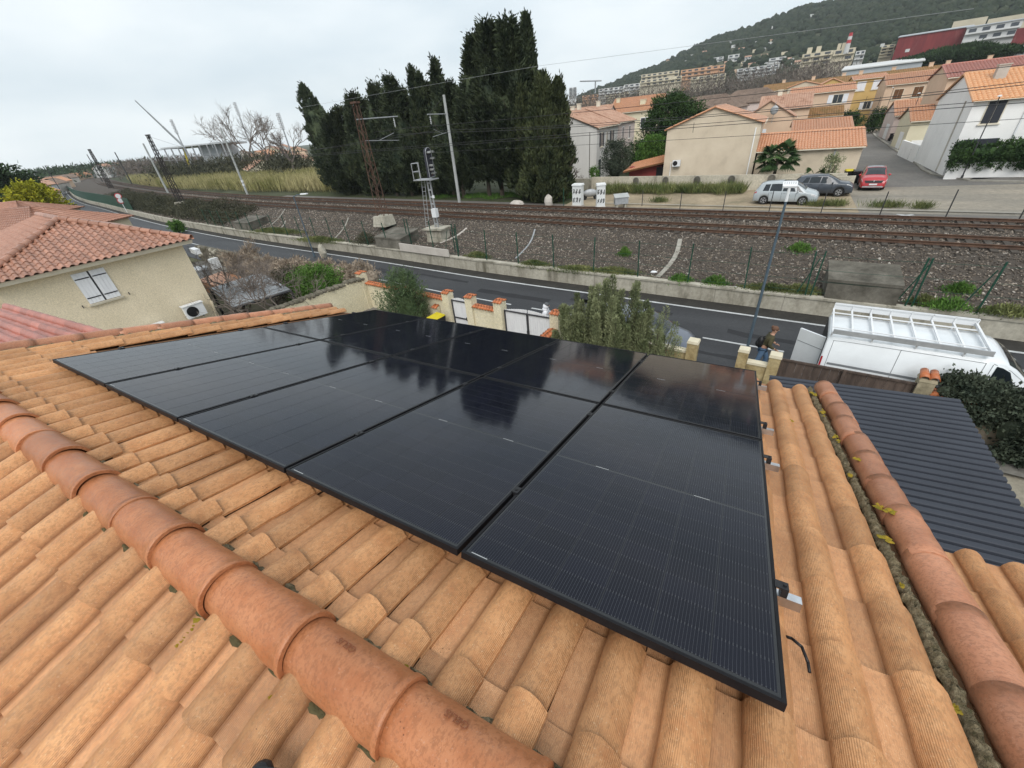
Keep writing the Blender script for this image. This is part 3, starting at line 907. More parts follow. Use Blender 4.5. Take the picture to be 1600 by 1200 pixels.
def stone_tint():
 m, nt, b_ = new_mat('ballast_mix')
 tc = nt.nodes.new('ShaderNodeTexCoord')
 v = nt.nodes.new('ShaderNodeTexVoronoi'); v.inputs['Scale'].default_value = 9.0
 nt.links.new(tc.outputs['Object'], v.inputs['Vector'])
 sp = nt.nodes.new('ShaderNodeSeparateXYZ'); nt.links.new(v.outputs['Color'], sp.inputs[0])
 c = ramp(nt, sp.outputs['X'], [(0.0, (0.04, 0.034, 0.029)), (0.35, (0.115, 0.092, 0.072)), (0.7, (0.215, 0.178, 0.143)), (0.93, (0.34, 0.295, 0.25)), (1.0, (0.52, 0.49, 0.45))])
 f = noise(nt, tc.outputs['Object'], 0.35, 3)
 c = mixc(nt, 0.6, c, ramp(nt, f, [(0.3, (0.55, 0.53, 0.5)), (0.7, (1.1, 1.05, 1.0))]), 'MULTIPLY')
 nt.links.new(c, b_.inputs['Base Color']); b_.inputs['Roughness'].default_value = 0.9
 return m
M['stone'] = stone_tint()
scatter_stones('ballast_stones', 70000, (-42, 14), 11, 0.028, 0.075, M['stone'], 'loose grey brown ballast stones on the railway slope', lambda r, n: r.random(n))
scatter_stones('ballast_stones', 22000, (-110, -42), 12, 0.05, 0.12, M['stone'], 'loose ballast stones on the far stretch of railway slope', lambda r, n: r.random(n))

# rails and sleepers
def rail_mesh(f, off, parent, name='rail'):
 prof = [(-.07, 0), (.07, 0), (.02, .03), (.02, .11), (.036, .125), (.036, .16), (-.036, .16), (-.036, .125), (-.02, .11), (-.02, .03)]
 n = len(prof); V = []; F = []
 for x in XS:
  t = tangent(f, x); nx, ny = -t.y, t.x
  y = float(f(x))
  for (u, z) in prof: V.append((x + nx * (off + u), y + ny * (off + u), 1.88 + z))
 for i in range(len(XS) - 1):
  for j in range(n):
   a = i * n + j; c = i * n + (j + 1) % n
   F.append((a, c, c + n, a + n))
 return np_mesh(name, V, F, M['rail'], False, parent)
sb = MB(); sb.box((0, 0, 0), (0.25, 2.6, 0.16)); SLEEPER = sb.mesh('sleeper', M['sleeper'])
pl = MB(); pl.box((0, 0, 0), (0.20, 0.34, 0.02));
for f, nm in ((T1c, 'near'), (T2c, 'far')):
 t = bpy.data.objects.new('railway_track', None); t.empty_display_size = .3; link(t); t['kind'] = 'structure'
 rail_mesh(f, -0.755, t); rail_mesh(f, 0.755, t)
 x = 16.0
 far_b = MB()
 while x > -260:
  tg = tangent(f, x); a = math.atan2(tg.y, tg.x)
  if x > -56: share('sleeper', SLEEPER, t, (x, float(f(x)), 1.80), (0, 0, a))
  else: far_b.box((x, float(f(x)), 1.80), (0.25, 2.6, 0.16), a)
  x -= 0.62
 tag(far_b.build('sleepers', M['sleeper'], t), kind='stuff')

# cable troughs and chutes that run down the slope
def chute(p, q, w, mt, label, z0=0.05):
 b = MB(); n = 6
 p = Vector(p); q = Vector(q); bend = Vector(((q - p).y, -(q - p).x, 0)).normalized() * -0.25
 P = []
 for i in range(n + 1):
  u = i / n; a = p.lerp(q, u) + bend * math.sin(PI * u); a.z = emb_z(a.x, a.y) + z0; P.append(a)
 for i in range(n):
  d = (P[i + 1] - P[i]).normalized(); s_ = Vector((d.y, -d.x, 0)).normalized() * w / 2; up = Vector((0, 0, .07))
  b.hexa([P[i] - s_ - up, P[i] + s_ - up, P[i + 1] + s_ - up, P[i + 1] - s_ - up, P[i] - s_, P[i] + s_, P[i + 1] + s_, P[i + 1] - s_])
 top('cable_trough', b, mt, label, 'cable trough', 'cable troughs down the railway slope')
chute((-3.6, 26.6, 0), (-3.9, 22.3, 0), 0.24, M['kerb'], 'pale curved concrete trough down the slope, right of the signal')
chute((-14.0, 27.9, 0), (-13.4, 23.6, 0), 0.10, M['galv'], 'thin grey cable trough down the slope, second right of the signal')
chute((-20.4, 28.2, 0), (-21.3, 25.6, 0), 0.18, M['render_pale'], 'short pale trough beside the signal plinth')
chute((-37.2, 30.7, 0), (-33.8, 25.3, 0), 0.12, M['kerb'], 'pale bent pipe trough down the slope left of the rusty pylon')
chute((-53, 34.6, 0), (-48.5, 29.0, 0), 0.12, M['kerb'], 'pale pipe trough farthest left on the slope')
chute((-47.5, 30.3, 0), (-45.0, 27.3, 0), 0.12, M['kerb'], 'short broken pale pipe on the slope')

# culvert heads
def culvert(x0, x1, y0, y1, zb, zf, zr, label, lip=0.12):
 b = MB()
 b.hexa([(x0, y0, zb), (x1, y0 - .25, zb), (x1, y1 - .25, zb), (x0, y1, zb), (x0 - .05, y0 + .12, zf), (x1, y0 - .13, zf), (x1, y1 - .25, zr), (x0, y1, zr)])
 b.hexa([(x0 - .08, y0 + .08, zf + .003), (x1 + .03, y0 - .17, zf + .003), (x1 + .03, y1 - .2, zr + .003), (x0 - .03, y1 + .05, zr + .003), (x0 - .08, y0 + .08, zf + lip), (x1 + .03, y0 - .17, zf + lip), (x1 + .03, y1 - .2, zr + lip), (x0 - .03, y1 + .05, zr + lip)])
 top('culvert_head', b, M['concrete_dark'], label, 'culvert', 'concrete culvert heads in the railway slope')
culvert(3.45, 5.85, 21.15, 22.9, 0.83, 1.52, 1.85, 'dark weathered concrete block set in the slope behind the white van')
culvert(-27.0, -24.0, 24.25, 26.6, 0.83, 1.5, 1.75, 'weathered concrete block below the rusty lattice pylon')
culvert(-53.4, -50.0, 27.5, 30.0, 0.83, 1.5, 1.75, 'weathered concrete block farthest left in the slope')
b = MB(); b.hexa([(-23.9, 23.75, 0.80), (-18.6, 23.05, 0.80), (-18.6, 23.15, 0.80), (-23.9, 23.85, 0.80), (-23.9, 23.75, 1.38), (-18.6, 23.05, 1.30), (-18.6, 23.15, 1.30), (-23.9, 23.85, 1.38)])
top('concrete_plate', b, M['render_pale'], 'clean pale concrete plate standing on the retaining wall below the signal', 'plate')

# green wire fence on the wall
fp = MB(); fp.box((0, 0, 0.98), (0.05, 0.05, 1.96)); fp.box((0.0, 0, 1.93), (0.055, 0.055, .03))
POST = fp.mesh('fence_post', M['green_paint'])
fence = thing('wire_fence', 'green wire fence on posts along the top of the retaining wall', 'fence', (0, 21.5, 0.8))
px_ = [18.5, 15.9, 13.3, 10.7, 8.2, 6.35, 6.15, 2.95, 2.75, 0.3, -2.3, -4.9, -7.5, -10.1] + [-12.7 - 2.6 * k for k in range(20)]
for k, x in enumerate(px_):
 if -19.0 > x > -24.0: continue
 o = share('fence_post', POST, fence, Vector((x, float(Wc(x)) + 0.2, 0.82)) - wloc(fence), (random.gauss(0, .025), random.gauss(0, .025), 0))
for x in (8.2, 6.35, 2.95, -18.6):
 b = MB(); b.tube((x - .55, float(Wc(x)) + .25, .84), (x - .08, float(Wc(x)) + .2, 2.5), .022, .022, 6); b.build('brace', M['green_paint'], fence)
for x in (-18.4, -18.75, -23.9, -24.3, -21.4):
 share('fence_post', POST, fence, Vector((x, float(Wc(x)) + 0.9 + .4 * (x < -20), 0.9)) - wloc(fence), (0, random.gauss(0, .03), 0))
b = MB()
for z in (1.0, 1.5, 2.0, 2.6):
 xs = np.linspace(18.5, -63, 60)
 b.path([(x, float(Wc(x)) + .2, z + .02 * math.sin(x)) for x in xs], 0.007, 4)
tag(b.build('line_wires', M['green_paint'], fence), kind='stuff')
# green screen fence far left
b = MB(); xs = np.linspace(-104, -330, 60)
for i in range(59):
 a, c = xs[i], xs[i + 1]; ya, yc = float(Wc(a)) + .25, float(Wc(c)) + .25
 b.hexa([(a, ya, .8), (c, yc, .8), (c, yc + .06, .8), (a, ya + .06, .8), (a, ya, 2.9), (c, yc, 2.9), (c, yc + .06, 2.9), (a, ya + .06, 2.9)])
sf = thing('screen_fence', 'solid dark green screen fence along the far bend of the railway', 'fence', (-200, float(Wc(-200)), 0.8))
b.build('screen', M['green_paint'], sf)

# ------------------------------------------------------------------ masts, wires, signal
def lattice(x, y, z0, z1, w0, w1, name, label, mt, arm_z=None, arm_len=2.6, arm_dir=1, rz=0.0, k=1.0, plinth=True):
 t = thing(name, label, 'pylon', (x, y, z0 - 0.5), rz, 'catenary masts along the railway')
 b = MB(); H = z1 - z0
 def cs(u): return (w0 + (w1 - w0) * u) / 2
 for sx in (-1, 1):
  for sy in (-1, 1):
   b.tube((sx * cs(0), sy * cs(0) * .7, .5), (sx * cs(1), sy * cs(1) * .7, .5 + H), .045 * k, .035 * k, 4)
 b.build('legs', mt, t, local=True)
 n = int(H / 0.55); b = MB()
 for i in range(n):
  u0, u1 = i / n, (i + 1) / n; s = 1 if i % 2 else -1
  for sy in (-1, 1):
   b.tube((s * cs(u0), sy * cs(u0) * .7, .5 + H * u0), (-s * cs(u1), sy * cs(u1) * .7, .5 + H * u1), .02 * k, .02 * k, 4)
  for sx in (-1, 1):
   b.tube((sx * cs(u0), s * cs(u0) * .7, .5 + H * u0), (sx * cs(u1), -s * cs(u1) * .7, .5 + H * u1), .02 * k, .02 * k, 4)
 b.build('lacing', mt, t, local=True)
 b = MB(); b.box((0, 0, .5 + H + .06), (w1 + .22, w1 * .7 + .2, .14)); b.build('head', mt, t, local=True)
 if plinth:
  b = MB(); b.hexa([(-w0 * .9, -w0 * .9, -.35), (w0 * .9, -w0 * .9, -.35), (w0 * .9, w0 * .8, -.35), (-w0 * .9, w0 * .8, -.35), (-w0 * .72, -w0 * .72, .5), (w0 * .72, -w0 * .72, .5), (w0 * .72, w0 * .7, .5), (-w0 * .72, w0 * .7, .5)])
  b.build('plinth', M['concrete'], t, local=True)
 if arm_z:
  cantilever(t, arm_z - (z0 - .5), H + .5, arm_len, arm_dir)
 return t
M['dark_steel'] = mat('dark_steel', (0.035, 0.03, 0.028), (0.02, 0.018, 0.017), 2, .9)
def cantilever(t, az, topz, ln, d):
 b = MB(); b.tube((0, -.25 * d, az), (0, ln * d, az + .05), .05, .05, 6); b.build('arm', M['galv'], t, local=True)
 b = MB(); b.tube((0, 0, topz - .1), (0, ln * d * .9, az + .1), .014, .014, 5); b.build('tie_rod', M['wire'], t, local=True)
 b = MB(); b.tube((0, ln * d * .88, az - .05), (0, ln * d * .88, az - .75), .03, .03, 6)
 for k in range(4): b.tube((0, ln * d * .88, az - .2 - k * .14), (0, ln * d * .88, az - .25 - k * .14), .07, .07, 8)
 b.build('insulator', M['lens_white'], t, local=True)
 b = MB(); b.tube((0, .1 * d, az - 1.5), (0, ln * d * .9, az - 1.75), .025, .025, 5); b.tube((0, ln * d * .35, az - 1.6), (0, ln * d * .8, az - 1.15), .02, .02, 5); b.build('steady_arm', M['galv'], t, local=True)
def mast(x, y, z0, z1, r0, label, mt, arm_z=None, arm_len=2.6, arm_dir=-1, stripe=False):
 t = thing('catenary_mast', label, 'mast', (x, y, z0), 0, 'catenary masts along the railway')
 b = MB(); b.tube((0, 0, -.3), (0, 0, z1 - z0), r0, r0 * .75, 12); b.build('pole', mt, t, local=True, smooth=False)
 if stripe:
  for k, h in enumerate((1.9, 2.5)):
   b = MB(); b.tube((0, 0, h), (0, 0, h + .38), r0 * 1.06, r0 * 1.05, 12); b.build('white_band', M['white'], t, local=True)
 if arm_z: cantilever(t, arm_z - z0, z1 - z0, arm_len, arm_dir)
 return t
lattice(-29.6, 28.3, 2.45, ztop(-29.6, 28.3, 551, 162), 0.85, 0.40, 'lattice_pylon', 'rusty brown lattice pylon on a concrete block in front of the cypresses', M['rust'], ztop(-29.6, 28.3, 556, 187), 4.6, 1)
bx = G(718, 316, 1.7)
mast(bx.x, bx.y, 1.2, ztop(bx.x, bx.y, 694, 148), 0.17, 'pale grey concrete catenary mast in front of the tallest cypresses', M['pole_conc'], ztop(bx.x, bx.y, 698, 178), 3.0, -1)
p = G(283, 316, 2.0); lattice(p.x, p.y, 2.1, ztop(p.x, p.y, 228, 212), 1.0, 0.45, 'lattice_pylon', 'dark lattice pylon beside the reed field, left of the crane', M['dark_steel'], ztop(p.x, p.y, 242, 235), 4.6, 1, 0, 1.7)
p = G(386, 302, 1.6); mast(p.x, p.y, 1.0, ztop(p.x, p.y, 345, 200), 0.2, 'grey catenary mast with white bands in the reed field', M['pole_conc'], ztop(p.x, p.y, 353, 222), 3.0, -1, True)
p = G(174, 294, 2.0); lattice(p.x, p.y, 2.0, ztop(p.x, p.y, 137, 234), 1.3, 0.6, 'lattice_pylon', 'dark lattice pylon on the far bend of the railway', M['dark_steel'], None, k=2.4, plinth=False)
for i, (bp, tp, nm) in enumerate([((160, 283), (106, 244), 'thin dark mast farthest left on the railway bend'), ((262, 300), (225, 224), 'slim pale mast just left of the reed field'), ((205, 285), (177, 238), 'thin mast rising above the far rails'), ((150, 272), (132, 252), 'tiny mast beyond the railway bend')]):
 p = G(bp[0], bp[1], 2.0); mast(p.x, p.y, 1.6, ztop(p.x, p.y, *tp), 0.22, nm, M['wire'] if i != 1 else M['pole_conc'])

def wire_run(name, f, off, z, x0, x1, label, sag=0.0, span=45, r=0.012, ph=0.0):
 xs = np.linspace(x0, x1, int(abs(x1 - x0) / 4)); b = MB()
 b.path([(x, float(f(x)) + off, z - sag * (1 - (2 * (((x + ph) / span) % 1) - 1)**2)) for x in xs], r, 4)
 top(name, b, M['wire'], label, 'wire', 'catenary wires over the tracks')
for f, nm in ((T1c, 'near'), (T2c, 'far')):
 wire_run('contact_wire', f, 0, 7.35, 60, -260, 'contact wire over the %s track' % nm, r=0.014)
 wire_run('catenary_wire', f, 0.0, 8.55, 60, -260, 'sagging carrier wire above the %s track' % nm, .75, 50, .014, 28)
wire_run('feeder_wire', T1c, -1.4, 8.9, 60, -31, 'feeder wire strung in front of the near track', .3, 60, .012, 28)
wire_run('feeder_wire', T2c, 2.2, 6.6, 60, -31, 'lower wire strung behind the far track', .2, 60, .012, 28)
b = MB(); A = GR(470, 168, 60); B_ = GR(842, 103, 37.5); C = GR(1320, 40, 36.0)
b.path([A, (A + B_) / 2, B_, (B_ + C) / 2, C, C + (C - B_) * .3], 0.008, 4); top('overhead_line', b, M['galv'], 'single high line crossing the sky above the cypresses', 'wire')
xs = np.linspace(0, 1, 12); dm = MB()
for x in (-40, -33, -22, -14, -6, 4, 12):
 for f in (T1c, T2c):
  dm.tube((x, float(f(x)), 7.35), (x, float(f(x)), 8.0), .008, .008, 4)
top('wire_droppers', dm, M['wire'], 'short droppers hanging between the carrier and contact wires', 'wire', kind='stuff')

# signal with ladder, platform and shaded lamps
sx, sy = -21.9, 26.3
sg = thing('railway_signal', 'grey railway signal with dark shaded lamp board, ladder and small railed platform', 'signal', (sx, sy, 1.4))
zt = ztop(sx, sy, 668, 231) - 1.4
S = lambda b, n, m, **k: b.build(n, m, sg, local=True, **k)
b = MB(); b.hexa([(-.75, -.6, -.4), (.75, -.6, -.4), (.75, .6, -.4), (-.75, .6, -.4), (-.7, -.55, .55), (.7, -.55, .55), (.7, .55, .55), (-.7, .55, .55)]); S(b, 'plinth', M['concrete'])
b = MB(); b.box((0, 0, .6), (1.9, 1.5, .1)); S(b, 'plinth_slab', M['concrete'])
hp = zt - 2.05
b = MB()
for x in (-.14, .14): b.box((x, 0, (.65 + hp) / 2), (.07, .11, hp - .65))
S(b, 'post', M['galv'])
for k in range(7):
 b = MB(); b.box((0, 0, .9 + k * (hp - 1.1) / 6), (.22, .10, .09)); S(b, 'post_batten', M['galv'])
b = MB()
for x in (-.62, -.30): b.tube((x - .5, -.1, -.1), (x + .02, -.1, hp), .022, .022, 6)
S(b, 'ladder_stile', M['galv'])
for k in range(13):
 u = (k + .5) / 13; b = MB(); xx = -.96 + .52 * u
 b.tube((xx - .16, -.1, hp * u), (xx + .16, -.1, hp * u), .014, .014, 5); S(b, 'ladder_rung', M['galv'])
b = MB(); b.box((-.25, .05, hp + .03), (1.75, .9, .06)); S(b, 'platform', M['galv'])
b = MB()
for (x, y) in ((-1.08, -.35), (-1.08, .45), (-.45, -.35)): b.tube((x, y, hp + .05), (x, y, hp + 1.15), .028, .028, 6)
for z in (.6, 1.15): b.tube((-1.08, -.35, hp + z), (-1.08, .45, hp + z), .026, .026, 6); b.tube((-1.08, -.35, hp + z), (-.35, -.35, hp + z), .026, .026, 6)
S(b, 'guard_rail', M['galv'])
b = MB(); n = 10; pts = [(-.42, 0)] + [(.42, 0)] + [(.42, 1.55)] + [(.42 * math.cos(a), 1.6 + .3 * math.sin(a)) for a in np.linspace(.2, PI - .2, 7)] + [(-.42, 1.55)]
M['board'] = mat('signal_board', (0.035, 0.036, 0.05), (0.025, 0.026, 0.035), 3, .6)
TB = Matrix.Rotation(R(100), 4, 'Z')
b.prism([TB @ Vector((x, -.08, hp + .18 + z)) + Vector((.30, .05, 0)) for (x, z) in pts], TB @ Vector((0, .16, 0))); S(b, 'signal_board', M['board'])
b = MB(); b.path([TB @ Vector((x, -.10, hp + .18 + z)) + Vector((.30, .05, 0)) for (x, z) in pts + pts[:1]], .022, 5); S(b, 'board_rim', M['galv'])
for (x, z) in ((-.16, 1.55), (.16, 1.55), (.16, 1.15), (-.14, .72), (-.14, .45), (.0, .2)):
 o = TB @ Vector((x, -.10, hp + .18 + z)) + Vector((.30, .05, 0)); d = TB @ Vector((0, -.34, 0)); d = Vector(d)
 b = MB(); u = TB @ Vector((1, 0, 0)); w = Vector((0, 0, 1)); n = 8
 V = []; F = []
 for j, q in enumerate((0, 1)):
  for i in range(n + 1):
   a = PI * i / n; V.append(o + d * q + Vector(u) * (.125 * math.cos(a)) + w * (.125 * math.sin(a)))
 for i in range(n): F += [(i, i + 1, n + 2 + i, n + 1 + i), (n + 1 + i, n + 2 + i, i + 1, i)]
 b.add(V, F); S(b, 'lamp_hood', M['pole_conc'])
 b = MB(); b.tube(o, o + d * .08, .095, .095, 12); S(b, 'lamp_glass', M['glass'])
b = MB(); b.box((.16, -.12, 1.75), (.42, .34, .62)); S(b, 'switch_box', M['white'])
b = MB(); b.box((.26, -.1, 2.9), (.22, .02, .2)); S(b, 'number_plate', M['white'])

# far-side fence posts, stones, cabinets
ff = thing('post_fence', 'row of thin dark fence posts between the tracks and the parked cars', 'fence', (0, 36.8, 1.0))
for q, (bx_, tx) in enumerate([((881, 322), (880, 294)), ((1003, 321), (1004, 298)), ((1062, 328), (1064, 300)), ((1129, 330), (1132, 299)), ((1201, 332), (1207, 298)), ((1282, 334), (1293, 299)), ((1374, 337), (1387, 299)), ((1477, 340), (1497, 296)), ((1592, 343), (1610, 298))]):
 p = G(bx_[0], bx_[1], 1.05); z = ztop(p.x, p.y, *tx)
 b = MB(); b.box((p.x, p.y, (1.0 + z) / 2), (.055, .055, z - 1.0)); b.build('fence_post', M['green_paint'] if q == 0 else M['wire'], ff)
M['board_pale'] = mat('cabinet_white', (0.72, 0.73, 0.72), (0.62, 0.63, 0.62), 2, .6)
M['scrawl'] = mat('black_spray', (0.02, 0.02, 0.022), (0.05, 0.05, 0.05), 6, .7)
def cabinet(px, py, w, d, h, rz, label, seed):
 p = G(px, py, 1.25); t = thing('lineside_cabinet', label, 'cabinet', (p.x, p.y, 1.05), rz, 'white lineside cabinets')
 r = random.Random(seed)
 b = MB(); b.box((0, 0, .1), (w + .12, d + .12, .2)); b.build('plinth', M['render_pale'], t, local=True)
 b = MB(); b.box((0, 0, .2 + h / 2), (w, d, h)); b.build('body', M['board_pale'], t, local=True)
 b = MB(); b.hexa([(-w / 2 - .06, -d / 2 - .06, .2 + h), (w / 2 + .06, -d / 2 - .06, .2 + h), (w / 2 + .06, d / 2 + .06, .2 + h), (-w / 2 - .06, d / 2 + .06, .2 + h), (-w / 2 - .02, -d / 2 - .02, .32 + h), (w / 2 + .02, -d / 2 - .02, .32 + h), (w / 2 + .02, d / 2 + .02, .36 + h), (-w / 2 - .02, d / 2 + .02, .36 + h)]); b.build('cap', M['board_pale'], t, local=True)
 b = MB(); y = -d / 2 - .004
 # sprayed scrawl: loops and strokes on the doors
 for row in range(2):
  for c in range(3):
   cx = -w / 2 + w * (c + .5) / 3; cz = .2 + h * (.28 + .42 * row)
   n = 9; P = [(cx + w * .12 * math.sin(k * 2.1 + r.random() * 2), y, cz + h * .13 * math.cos(k * 1.7 + r.random() * 2)) for k in range(n)]
   for k in range(n - 1):
    a, e = Vector(P[k]), Vector(P[k + 1]); dd = (e - a); s_ = Vector((-dd.z, 0, dd.x)).normalized() * .018
    b.hexa([a - s_, e - s_, e - s_ + Vector((0, .003, 0)), a - s_ + Vector((0, .003, 0)), a + s_, e + s_, e + s_ + Vector((0, .003, 0)), a + s_ + Vector((0, .003, 0))])
 b.build('spray_tag', M['scrawl'], t, local=True)
 for k in range(1, 3):
  b = MB(); b.box((0, -d / 2 - .002, .2 + h * k / 3), (w * .96, .012, .018)); b.build('door_gap', M['scrawl'], t, local=True)
cabinet(903, 320, .95, .5, 1.72, -.12, 'tall white lineside cabinet with black spray scrawl, left of the pair', 1)
cabinet(938, 322, .75, .62, 1.78, .45, 'tall white lineside cabinet with black marks, right of the pair', 2)
p = G(970, 321, 1.2); t = thing('relay_box', 'low grey metal box with a sloping lid on short legs beside the cabinets', 'cabinet', (p.x, p.y, 1.05), .5)
b = MB(); b.hexa([(-.6, -.3, .3), (.6, -.3, .3), (.6, .3, .3), (-.6, .3, .3), (-.6, -.3, .85), (.6, -.3, .85), (.6, .3, 1.05), (-.6, .3, 1.05)]); b.build('body', M['galv'], t, local=True)
b = MB(); b.hexa([(-.66, -.36, .85), (.66, -.36, .85), (.66, .36, 1.08), (-.66, .36, 1.08), (-.66, -.36, .9), (.66, -.36, .9), (.66, .36, 1.13), (-.66, .36, 1.13)]); b.build('lid', M['pole_conc'], t, local=True)
for s_ in (-1, 1):
 b = MB(); b.box((s_ * .4, 0, .12), (.2, .45, .36)); b.build('leg', M['concrete'], t, local=True)
def rock(p, r_, seed, label):
 r = np.random.default_rng(seed); b = MB(); b.ball((0, 0, 0), 1, 9, 6)
 b.v = [(p[0] + v[0] * r_[0] * (1 + r.normal(0, .1)), p[1] + v[1] * r_[1] * (1 + r.normal(0, .1)), p[2] + v[2] * r_[2] * (1 + r.normal(0, .1))) for v in b.v]
 top('boulder', b, M['render_pale'], label, 'rock')
q = G(857, 318, 1.3); rock((q.x, q.y, 1.5), (.45, .4, .65), 5, 'pale boulder at the foot of the last cypress by the tracks')
q = G(808, 318, 1.3); rock((q.x, q.y, 1.3), (.9, .4, .3), 6, 'flat pale rock under the big cypresses by the tracks')
# ------------------------------------------------------------------ roofs made of tiles: shared builders
def corr_roof(name, parent, A, B, C, D, mt, pitch=0.26, amp=0.05, course=None, seg=6):
 """tiled slope: A-B along the eave, D-C along the top; half-round rows run from eave to top, courses step"""
 A, B, C, D = (Vector(p) for p in (A, B, C, D))
 n = max(2, int((B - A).length / pitch)); ns = n * seg
 nr = 1 if course is None else max(1, int(((D - A).length + (C - B).length) / 2 / course))
 up = (B - A).cross(D - A).normalized()
 if up.z < 0: up = -up
 V = []; F = []
 rows = []
 for r_ in range(nr):
  rows += [(r_ / nr, 0.022 if course else 0), ((r_ + 1) / nr - 0.0005, 0.0)]
 for (v, lift) in rows:
  a = A.lerp(D, v); b_ = B.lerp(C, v)
  for i in range(ns + 1):
   u = i / ns; ph = (i % seg) / seg
   h = amp * (abs(math.sin(PI * ph)) ** 0.8)
   V.append(a.lerp(b_, u) + up * (h + lift))
 w = ns + 1
 for j in range(len(rows) - 1):
  for i in range(ns): F.append((j * w + i, j * w + i + 1, (j + 1) * w + i + 1, (j + 1) * w + i))
 # eave ends closed downwards
 n0 = len(V)
 for i in range(w): V.append(V[i] - up * 0.03 if False else A.lerp(B, i / ns) - up * 0.05)
 for i in range(ns): F.append((i + 1, i, n0 + i, n0 + i + 1))
 o = wloc(parent) if parent else Vector((0, 0, 0))
 me = bpy.data.meshes.new(name); me.from_pydata([v - o for v in V], [], F); me.materials.append(mt); me.update()
 return link(bpy.data.objects.new(name, me), parent)

def retile(mt, k=3):
 out = []
 for i in range(k):
  me = TILES[i].copy(); me.materials.clear(); me.materials.append(mt); out.append(me)
 return out
def tile_field(parent, O, xa, dn, cols, rows, meshes, pitch=0.22, course=0.352, keep=None, sc_=1.0):
 """single tiles on a plane: O is the top corner, xa across, dn down the slope"""
 xa = xa.normalized(); dn = dn.normalized(); nr = xa.cross(dn)
 if nr.z < 0: nr = -nr
 hand = 1 if xa.cross(dn).dot(nr) > 0 else -1
 for c in range(cols):
  for r_ in range(rows):
   q = O + xa * (pitch * c) + dn * (course * r_)
   if keep and not keep(q + xa * pitch * .5 + dn * course * .5): continue
   me = random.choice(meshes)
   ob = bpy.data.objects.new('roof_tile', me)
   m = basis(xa * hand, dn, nr, q + (xa * pitch if hand < 0 else Vector((0, 0, 0))) - wloc(parent)) @ Matrix.Diagonal((sc_ * pitch / 0.22, course / 0.352, 1.0, 1)) @ Matrix.Rotation(random.gauss(0, .006), 4, 'Z')
   ob.matrix_local = m; link(ob, parent)
def hip_tiles(parent, P, Q, mesh, n, mt=None, r=1.0):
 P, Q = Vector(P), Vector(Q); d = (Q - P); L = d.length / n; xa = d.normalized()
 ya = Vector((0, 0, 1)).cross(xa).normalized(); za = xa.cross(ya)
 for i in range(n):
  ob = bpy.data.objects.new('ridge_tile', mesh)
  ob.matrix_local = basis(xa, ya, za, P + d * (i / n) - wloc(parent)) @ Matrix.Diagonal(((L + .04) / 0.475, r, r, 1)); link(ob, parent)

M['pink_tile'] = clay_tile('pink_clay', (0.47, 0.26, 0.18), (0.39, 0.19, 0.125), (0.29, 0.125, 0.085), False, (0.58, 0.40, 0.31))
M['red_tile'] = clay_tile('red_pan_clay', (0.45, 0.175, 0.125), (0.40, 0.14, 0.10), (0.33, 0.11, 0.08), False, (0.50, 0.26, 0.2))
M['coping_tile'] = clay_tile('coping_clay', (0.56, 0.20, 0.08), (0.50, 0.155, 0.058), (0.40, 0.11, 0.045), False)
TILES_P = retile(M['pink_tile']); TILES_RED = retile(M['red_tile'])
RIDGE_P = hr_mesh('ridge_tile', M['pink_tile'], 0.112, 0.124, 0.475, -105, 105, 0.015, lip=0.004, seed=31)
COP = hr_mesh('coping_tile', M['coping_tile'], 0.062, 0.078, 0.40, -90, 90, 0.012, n=10, ny=2, seed=41)

# low red roof against the left verge
lr = thing('porch_roof', 'low flat-pitched red tile roof just beyond the left verge of the tiled house', 'roof', (-9.4, 0.4, 6.3))
O = Vector((-7.05, 1.60, 6.60)); dn = Vector((-1, 0, -0.032));
b = MB(); b.hexa([(-11.9, -1.2, 6.2), (-7.0, -1.2, 6.35), (-7.0, 1.62, 6.35), (-11.9, 1.62, 6.2), (-11.9, -1.2, 6.42), (-7.0, -1.2, 6.58), (-7.0, 1.62, 6.58), (-11.9, 1.62, 6.42)]); b.build('roof_deck', M['red_tile'], lr)
tile_field(lr, O, Vector((0, -1, 0)), dn, 9, 13, TILES_RED, 0.20, 0.36)

# small tiled roof at the lower right, beyond the right verge
rr_ = thing('lean_to_roof', 'small orange tile roof at the lower right, below the red verge tiles', 'roof', (2.0, 1.4, 5.6))
O = Vector((1.28, 0.25, 6.42)); dn = Vector((0, ct, -st_ * .8))
b = MB(); b.hexa([(1.2, .2, 6.0), (3.2, .2, 6.0), (3.2, 2.5, 5.5), (1.2, 2.5, 5.5), (1.2, .2, 6.40), (3.2, .2, 6.40), (3.2, 2.5, 5.85), (1.2, 2.5, 5.85)]); b.build('roof_deck', M['deck'], rr_)
tile_field(rr_, O, Vector((1, 0, 0)), dn, 9, 7, TILES[:3], 0.215, 0.345)

